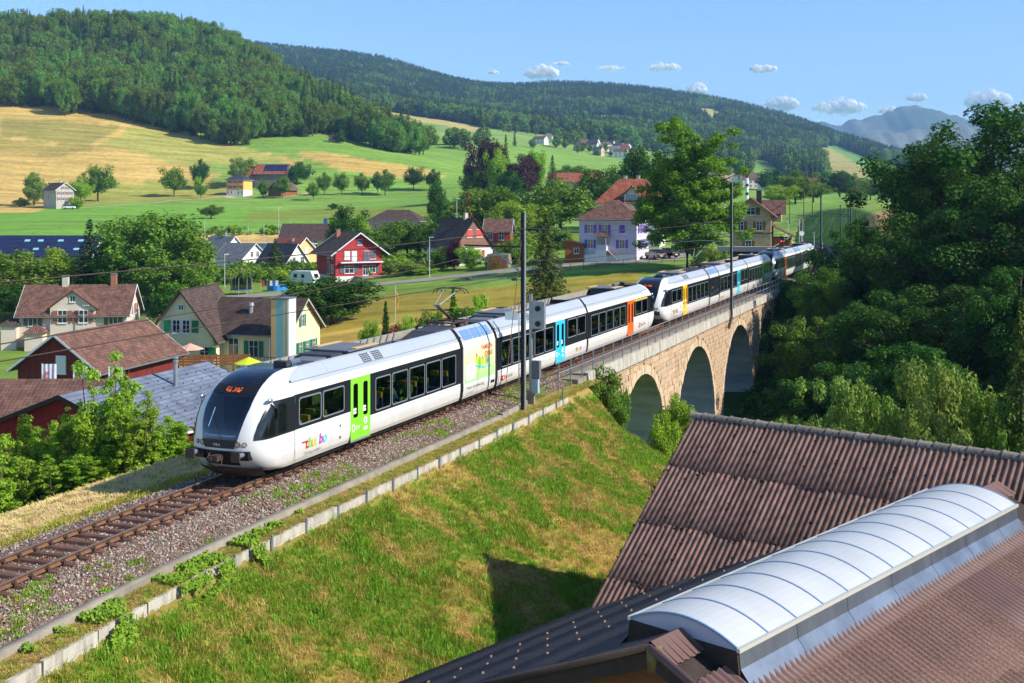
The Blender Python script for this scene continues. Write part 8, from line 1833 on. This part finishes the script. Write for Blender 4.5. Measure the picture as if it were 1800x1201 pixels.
# ------------------------------------------------------------------ vehicles
M_TYRE = mat('tyre', srgb(28, 28, 30), rough=.85); M_CARGL = mat('car_glass', srgb(24, 28, 34), rough=.06, spec=.8); M_TAIL = mat('tail_lamp_red', srgb(170, 24, 24), rough=.2)
def car(label, p, rz, col, grp, hatch=1.0):
    T_ = thing('parked_car', label, 'car', p, rz, grp); m_ = mat('car_paint_' + col[0], srgb(*col[1]), rough=.25, spec=.6, coat=.6)
    prof = [(-2.15, .35), (-2.2, .75), (-2.05, 1.0), (-1.0, 1.08), (.9, 1.1), (2.05, .98), (2.2, .7), (2.15, .35)]; w = .87
    mb = MB(); mb.prism([(x, -w, z) for x, z in prof][::-1], (0, 2 * w, 0)); mb.build('body', m_, T_)
    cab = [(-.95, 1.08), (-.25, 1.55), (1.35, 1.58), (2.0, 1.05)]; mb = MB(); n = len(cab); A = [(x, -.84 + (z - 1.05) * .26, z) for x, z in cab]; B = [(x, .84 - (z - 1.05) * .26, z) for x, z in cab]
    mb.add(A + B, [(0, 1, 2, 3), (7, 6, 5, 4), (0, 4, 5, 1), (2, 6, 7, 3)]); mb.build('glasshouse', M_CARGL, T_); mb = MB(); mb.box(-.28, 1.4, -.7, .7, 1.56, 1.62); mb.build('roof', m_, T_)
    for x in (-1.35, 1.35):
        for y in (-.80, .80): mb = MB(); mb.tube((x, y - .1, .32), (x, y + .1, .32), .32, n=14); mb.build('wheel', M_TYRE, T_)
    for y in (-.68, .68): mb = MB(); mb.box(2.12, 2.23, y - .15, y + .15, .72, .9); mb.build('tail_lamp', M_TAIL, T_)
    mb = MB(); mb.box(2.17, 2.22, -.25, .25, .5, .62); mb.build('number_plate', M_TXTW, T_)
car('dark grey suv parked beside the lilac house', on_ground(1152, 190) + Vector((0, 0, .12)), R(-70), ('dark_grey', (44, 46, 52)), 'cars parked by the lilac house')
car('black car parked right of the grey suv', on_ground(1172, 192.5) + Vector((0, 0, .12)), R(-52), ('black', (22, 24, 30)), 'cars parked by the lilac house')
car('white car parked beside the lone grey house', on_ground(122, 447) + Vector((0, 0, .12)), R(185), ('white', (226, 228, 230)), 'cars parked by the lone house')
p = on_ground(536, 200); CV = thing('caravan', 'white caravan parked left of the red house', 'caravan', (p.x, p.y, p.z), R(-25))
mb = MB(); pr = [(-2.3, .5), (-2.4, 1.5), (-2.0, 2.5), (1.9, 2.55), (2.35, 1.6), (2.5, .5)]; mb.prism([(x, -1.05, z) for x, z in pr][::-1], (0, 2.1, 0)); mb.build('body', mat('caravan_white', srgb(212, 214, 214), rough=.4), CV)
for x0, x1 in ((-1.6, -.9), (0, .6)): mb = MB(); mb.box(x0, x1, -1.08, -1.04, 1.4, 2.0); mb.build('window', M_CARGL, CV)
mb = MB(); mb.hexa([(2.40, -.6, 1.5), (2.46, -.6, 1.5), (2.46, .6, 1.5), (2.40, .6, 1.5), (2.12, -.55, 2.1), (2.2, -.55, 2.1), (2.2, .55, 2.1), (2.12, .55, 2.1)]); mb.build('front_window', M_CARGL, CV)
for y in (-1, 1): mb = MB(); mb.tube((0, y * 1.0 - .08, .35), (0, y * 1.0 + .08, .35), .35, n=12); mb.build('wheel', M_TYRE, CV)
# garden things: trampoline, pool, washing line, parasols, fences
p = on_ground(424, 186); T_ = thing('trampoline', 'round trampoline with dark safety net in the garden', 'trampoline', p); M_NET = mat('black_net', srgb(34, 38, 40), rough=.9)
mb = MB(); mb.tube((0, 0, .7), (0, 0, .8), 1.75, n=24); mb.build('mat', mat('blue_pad', srgb(60, 84, 140), rough=.6), T_)
for k in range(8): a = k * math.pi / 4; mb = MB(); mb.tube((1.7 * math.cos(a), 1.7 * math.sin(a), -.2), (1.7 * math.cos(a), 1.7 * math.sin(a), 2.6), .03, n=6); mb.build('pole', M_POLE, T_)
gnet = glassmat('net_mesh', (.35, .38, .4, 1), refl=.0); mb = MB(); mb.tube((0, 0, .8), (0, 0, 2.55), 1.68, n=24, caps=False); mb.build('safety_net', gnet, T_)
p = on_ground(487, 190); T_ = thing('paddling_pool', 'bright blue garden pool beside the washing line', 'pool', p); mb = MB(); mb.tube((0, 0, -.2), (0, 0, .8), 1.6, n=20); mb.build('pool_wall', mat('pool_blue', srgb(40, 130, 220), rough=.4), T_)
p = on_ground(474, 187); T_ = thing('washing_line', 'washing line with red, black and white clothes', 'washing line', p)
for x in (-1.4, 1.4): mb = MB(); mb.tube((x, 0, -.2), (x, 0, 1.9), .03, n=6); mb.build('post', M_POLE, T_)
for i, c_ in enumerate(((200, 40, 50), (40, 40, 50), (60, 60, 70), (220, 220, 220), (40, 100, 200), (226, 226, 226))): mb = MB(); mb.box(-1.3 + i * .45, -1.3 + i * .45 + .36, -.02, .02, .9 + .1 * (i % 2), 1.85); mb.build('garment', mat('cloth_%d' % i, srgb(*c_), rough=.9), T_)
for px, Y, z_, c_, lab in ((334, 121, -5.4, (206, 160, 136), 'pink parasol in front of the cream gable'), (437, 117, -6.3, (190, 206, 40), 'lime green parasol below the terrace')):
    q = hp(px, Y, z_); T_ = thing('parasol', lab, 'parasol', (q.x, q.y, z_ - 3)); mb = MB(); mb.tube((0, 0, -2), (0, 0, 3.3), .03, n=6); mb.build('pole', M_POLE, T_); mb = MB(); mb.tube((0, 0, 2.7), (0, 0, 3.3), 1.5, .05, n=8); mb.build('canopy', mat('parasol_%d' % c_[0], srgb(*c_), rough=.8), T_)
FN = thing('board_fence', 'brown board fence between barn and cream house', 'fence', hp(352, 118, -6.7), R(6))
for i in range(4): mb = MB(); mb.box(-3.4, 5.0, -.03, .03, -.3 + i * .28, -.06 + i * .28); mb.build('board', W_WOOD, FN)
for i in range(6): mb = MB(); mb.box(-3.4 + i * 1.65, -3.28 + i * 1.65, .04, .12, -1.5, .9); mb.build('post', W_WOOD, FN)
a = hit(1028, 463); b_ = hit(1112, 461); PF = thing('picket_fence', 'white picket fence in front of the lilac house', 'fence', a, math.atan2(b_.y - a.y, b_.x - a.x)); ln = (b_ - a).length
for i in range(int(ln / .22)): mb = MB(); mb.box(i * .22, i * .22 + .12, -.02, .02, .1, 1.25); mb.build('picket', M_TRIM, PF)
for z_ in (.4, .9): mb = MB(); mb.box(0, ln, .03, .06, z_, z_ + .08); mb.build('rail', M_TRIM, PF)
a = hit(1002, 478); b_ = hit(1212, 462); WF = thing('wire_fence', 'low wire fence with thin posts along the lane', 'fence', a, math.atan2(b_.y - a.y, b_.x - a.x)); ln = (b_ - a).length
for i in range(int(ln / 2.2)): mb = MB(); mb.box(i * 2.2 - .03, i * 2.2 + .03, -.03, .03, -1.2, 1.25 + (b_.z - a.z) * i * 2.2 / ln); mb.build('post', M_DARKSTEEL, WF)
for z_ in (.4, .8, 1.2): mb = MB(); mb.path([(0, 0, z_), (ln, 0, z_ + b_.z - a.z)], .015, n=4); mb.build('wire', M_DARKSTEEL, WF)
p = hit(875, 474); GR = thing('garage', 'brown garage built into the bank beside the lane', 'garage', p, R(-8)); mb = MB(); mb.box(-1.8, 1.8, 0, 4, -.5, 2.5); mb.build('wall', M_CONC, GR); mb = MB(); mb.box(-1.4, 1.5, -.05, .0, -.2, 2.2); mb.build('door', W_WOOD, GR)
for i in range(16):
    px_ = 1440 + i * 9.5; q = hit(px_, 372 + i * .9 + 10) if False else on_ground(px_, 214 - i * .8); mb = MB(); mb.tube((q.x, q.y, q.z - .3), (q.x, q.y, q.z + 1.2), .06, n=6); tag(mb.build('fence_post', M_TIMBER), nth(i + 1) + ' wooden post from the left in the fence above the cutting', 'post', 'fence posts above the cutting')
q = hit(565, 395); BN = thing('blue_banner', 'blue banner on a pole at the meadow edge', 'banner', on_ground(568, 345)); mb = MB(); mb.tube((0, 0, -.3), (0, 0, 4.6), .05, n=6); mb.build('pole', M_POLE, BN); mb = MB(); mb.box(.05, 1.1, -.02, .02, 1.6, 4.5); mb.build('cloth', mat('banner_blue', srgb(50, 80, 160), rough=.7), BN)
r_ = np.random.default_rng(44); n = 700; px = r_.uniform(395, 560, n); Y = 322 + r_.normal(size=n) * 1.2 + (px - 400) * .02; X = (px - CX) / FPX * Y
scatter('boulder_wall', np.stack([X, Y, gz(X, Y) + r_.uniform(0, .5, n)], 1), r_.uniform(0, 6.28, (n, 3)), r_.uniform(.35, .9, n), r_.integers(0, 2, n), [stone_proto(70, M_STONE[2]), stone_proto(71, M_STONE[0])], 'line of pale boulders holding the soil bank', 'boulders')
sg = P(150, -4.2); T_ = thing('platform_signal', 'small dark signal with red light at the platform end', 'signal', (sg.x, sg.y, -.4)); mb = MB(); mb.tube((0, 0, 0), (0, 0, 4.6), .06, n=8); mb.build('post', M_DARKSTEEL, T_); mb = MB(); mb.box(-.25, .25, -.15, .15, 3.4, 4.8); mb.build('signal_head', M_BLACK, T_); mb = MB(); mb.tube((0, -.15, 4.0), (0, -.2, 4.0), .12, n=10); mb.build('red_lamp', mat('signal_red', srgb(255, 50, 40), rough=.4, emit=2.0), T_)
# ------------------------------------------------------------------ people: passengers behind the windows and the driver
def person_mesh(seed):
    V = [(0, 0, .45), (0, 0, .72), (0, 0, 1.0), (0, 0, 1.12), (0, 0, 1.22), (-.02, 0, 1.36), (0, .19, .98), (-.10, .25, .74), (-.30, .18, .66), (0, -.19, .98), (-.10, -.25, .74), (-.30, -.18, .68), (-.02, .1, .45), (-.42, .12, .47), (-.44, .12, .08), (-.02, -.1, .45), (-.42, -.12, .47), (-.44, -.12, .08)]
    E = [(0, 1), (1, 2), (2, 3), (3, 4), (4, 5), (2, 6), (6, 7), (7, 8), (2, 9), (9, 10), (10, 11), (0, 12), (12, 13), (13, 14), (0, 15), (15, 16), (16, 17)]
    Rr = [.15, .15, .16, .055, .09, .09, .065, .05, .035, .065, .05, .035, .09, .075, .05, .09, .075, .05]
    me = bpy.data.meshes.new('body'); me.from_pydata(V, E, []); return me, Rr
def person(label, parent_unit, x, y, z, shirt, hair, rz=0.0, hat=None):
    me, Rr = person_mesh(0); p = parent_unit.matrix_basis @ Vector((x, y, z)); T_ = thing('person', label, 'person', p, TRZ + rz, 'people inside the train')
    o = obj('body', me, T_); md = o.modifiers.new('skin', 'SKIN'); sv_ = me.skin_vertices[0].data
    for i, r__ in enumerate(Rr): sv_[i].radius = (r__, r__ * (1.2 if i in (0, 1, 2) else 1))
    sv_[0].use_root = True; o.modifiers.new('smooth', 'SUBSURF').levels = 1; o.modifiers['smooth'].render_levels = 1
    m_, t, N, L = nt('clothes_and_skin'); out = N('OutputMaterial'); pb = N('BsdfPrincipled', i_Roughness=.8); L(pb.outputs[0], out.inputs[0]); tc = N('TexCoord'); sp = N('SeparateXYZ'); L(tc.outputs['Object'], sp.inputs[0]); g = N('Math', operation='GREATER_THAN', i_1=1.07); L(sp.outputs[2], g.inputs[0]); mx = N('MixRGB', i_1=srgb(*shirt), i_2=srgb(196, 146, 118)); L(g.outputs[0], mx.inputs[0]); L(mx.outputs[0], pb.inputs['Base Color']); me.materials.append(m_)
    mb = MB(); mb.ball((.025, 0, 1.36), (.095, .1, .10), nu=10, nv=6); mb.build('hair', mat('hair_%d' % hair[0], srgb(*hair), rough=.8), T_, smooth=True)
    mb = MB(); mb.ball((-.115, 0, 1.30), (.025, .018, .025), nu=6, nv=4); mb.build('nose', mat('skin', srgb(196, 146, 118), rough=.7), T_, smooth=True)
    if hat: mb = MB(); mb.tube((0, 0, 1.40), (0, 0, 1.42), .2, n=14); mb.tube((0, 0, 1.42), (0, 0, 1.52), .11, .09, n=12); mb.build('hat', mat('hat_%d' % hat[0], srgb(*hat), rough=.8), T_)
bl, br_, gy, bd = (40, 30, 26), (90, 60, 40), (170, 168, 164), (200, 170, 110)
for a in [('passenger with red cap in the first window of the leading car', 3.9, -.95, (190, 205, 205), bl, 0, (190, 40, 50)), ('passenger in blue shirt in the second window of the leading car', 5.7, -.95, (50, 80, 150), gy, 3.14), ('passenger in dark clothes in the window right of the green door', 9.6, -.95, (60, 60, 66), br_, 0), ('passenger with straw hat in the second window after the green door', 11.1, -.95, (70, 140, 150), bl, 3.14, (200, 180, 120)), ('passenger in green shirt in the third window after the green door', 12.7, -.95, (110, 150, 60), br_, 0), ('passenger in pale shirt in the first window of the middle car', 22.9, -.95, (150, 190, 190), br_, 3.14), ('passenger with brown hair in the second window of the middle car', 24.4, -.95, (120, 70, 50), br_, 0), ('passenger in red before the cyan door', 27.6, -.95, (170, 60, 70), bl, 0), ('passenger in grey right of the cyan door', 33.2, -.95, (140, 160, 165), bd, 0), ('passenger in black in the last window of the middle car', 34.8, -.95, (44, 44, 44), bd, 3.14), ('train driver in blue behind the windscreen', 2.35, .1, (50, 70, 120), br_, 0)]: person(a[0], T1, a[1], a[2], .62 if 'driver' not in a[0] else .8, a[3], a[4], a[5], a[6] if len(a) > 6 else None)
# ------------------------------------------------------------------ air and clouds
m, t, N, L = nt('valley_haze'); out = N('OutputMaterial'); pv = N('VolumePrincipled'); pv.inputs['Color'].default_value = (.32, .60, 1.0, 1); pv.inputs['Density'].default_value = 1.0e-4; pv.inputs['Anisotropy'].default_value = 0.0; L(pv.outputs[0], out.inputs['Volume'])
mb = MB(); mb.box(-9500, 10500, -300, 8700, -120, 800); tag(mb.build('haze', m), 'thin blue summer haze filling the valley', 'haze', kind='stuff')
m, t, N, L = nt('cumulus'); out = N('OutputMaterial'); df = N('BsdfDiffuse'); df.inputs[0].default_value = (.99, .99, .99, 1); tl = N('BsdfTranslucent'); tl.inputs[0].default_value = (.99, .99, .99, 1); mx = N('MixShader', i_0=.4); L(df.outputs[0], mx.inputs[1]); L(tl.outputs[0], mx.inputs[2])
tc = N('TexCoord'); nz_ = N('TexNoise', i_Scale=.011, i_Detail=6.0, i_Roughness=.7); L(tc.outputs['Object'], nz_.inputs['Vector']); rp_ = N('MapRange', i_1=.35, i_2=.65, i_3=.08, i_4=.42); L(nz_.outputs['Fac'], rp_.inputs[0]); tp = N('BsdfTransparent'); m2 = N('MixShader'); L(rp_.outputs[0], m2.inputs[0]); L(tp.outputs[0], m2.inputs[1]); L(mx.outputs[0], m2.inputs[2]); L(m2.outputs[0], out.inputs[0])
CM = m; cr = random.Random(8)
def cloud(px, py, wpx, hpx, lab, Y=10200):
    c = W(px, py, Y); sc = Y / FPX; mb = MB(); n = 80
    for i in range(n):
        u = cr.uniform(-1, 1); e = (1 - u * u) ** .5; r_ = hpx * sc * cr.uniform(.12, .30) * (.45 + .6 * e); x = u * wpx * sc * .46; z = (cr.uniform(-.25, .75) * e) * hpx * sc * .55 - hpx * sc * .1; y = cr.uniform(-.5, .5) * wpx * sc * .3
        b0 = len(mb.v); mb.ball((x, y, z), (r_ * 1.35, r_ * 1.2, r_), nu=10, nv=6)
        for k in range(b0, len(mb.v)):
            v = mb.v[k]; f = 1 + .22 * (math.sin(v[0] * .058 + i) * math.cos(v[2] * .043) + .5 * math.sin(v[1] * .07 + v[2] * .09)); mb.v[k] = (x + (v[0] - x) * f, y + (v[1] - y) * f, z + (v[2] - z) * f)
    o = mb.build('cloud', CM, smooth=True, loc=c); tag(o, lab, 'cloud', 'small summer clouds over the far ridge'); return o
for a in [(952, 128, 62, 26, 'small cumulus above the middle of the ridge'), (985, 112, 34, 8, 'tiny wisp right above the middle cumulus'), (868, 128, 20, 8, 'tiny wisp left of the middle cumulus'), (1073, 120, 52, 10, 'flat thin cloud right of the middle cumulus'), (1168, 118, 62, 15, 'flat cloud above the locust tree'), (1341, 121, 46, 18, 'single cloud high above the station'), (1224, 157, 34, 24, 'cloud peeping over the ridge meadow'), (1374, 182, 60, 26, 'cloud behind the falling ridge end'), (1474, 188, 90, 30, 'broad cloud left of the rocky summit'), (1612, 172, 34, 16, 'little cloud on top of the rocky summit'), (1735, 178, 70, 42, 'towering cloud behind the tallest maple'), (1790, 195, 60, 24, 'cloud at the right photo edge'), (1562, 195, 40, 14, 'faint cloud at the left shoulder of the summit')]: cloud(*a)
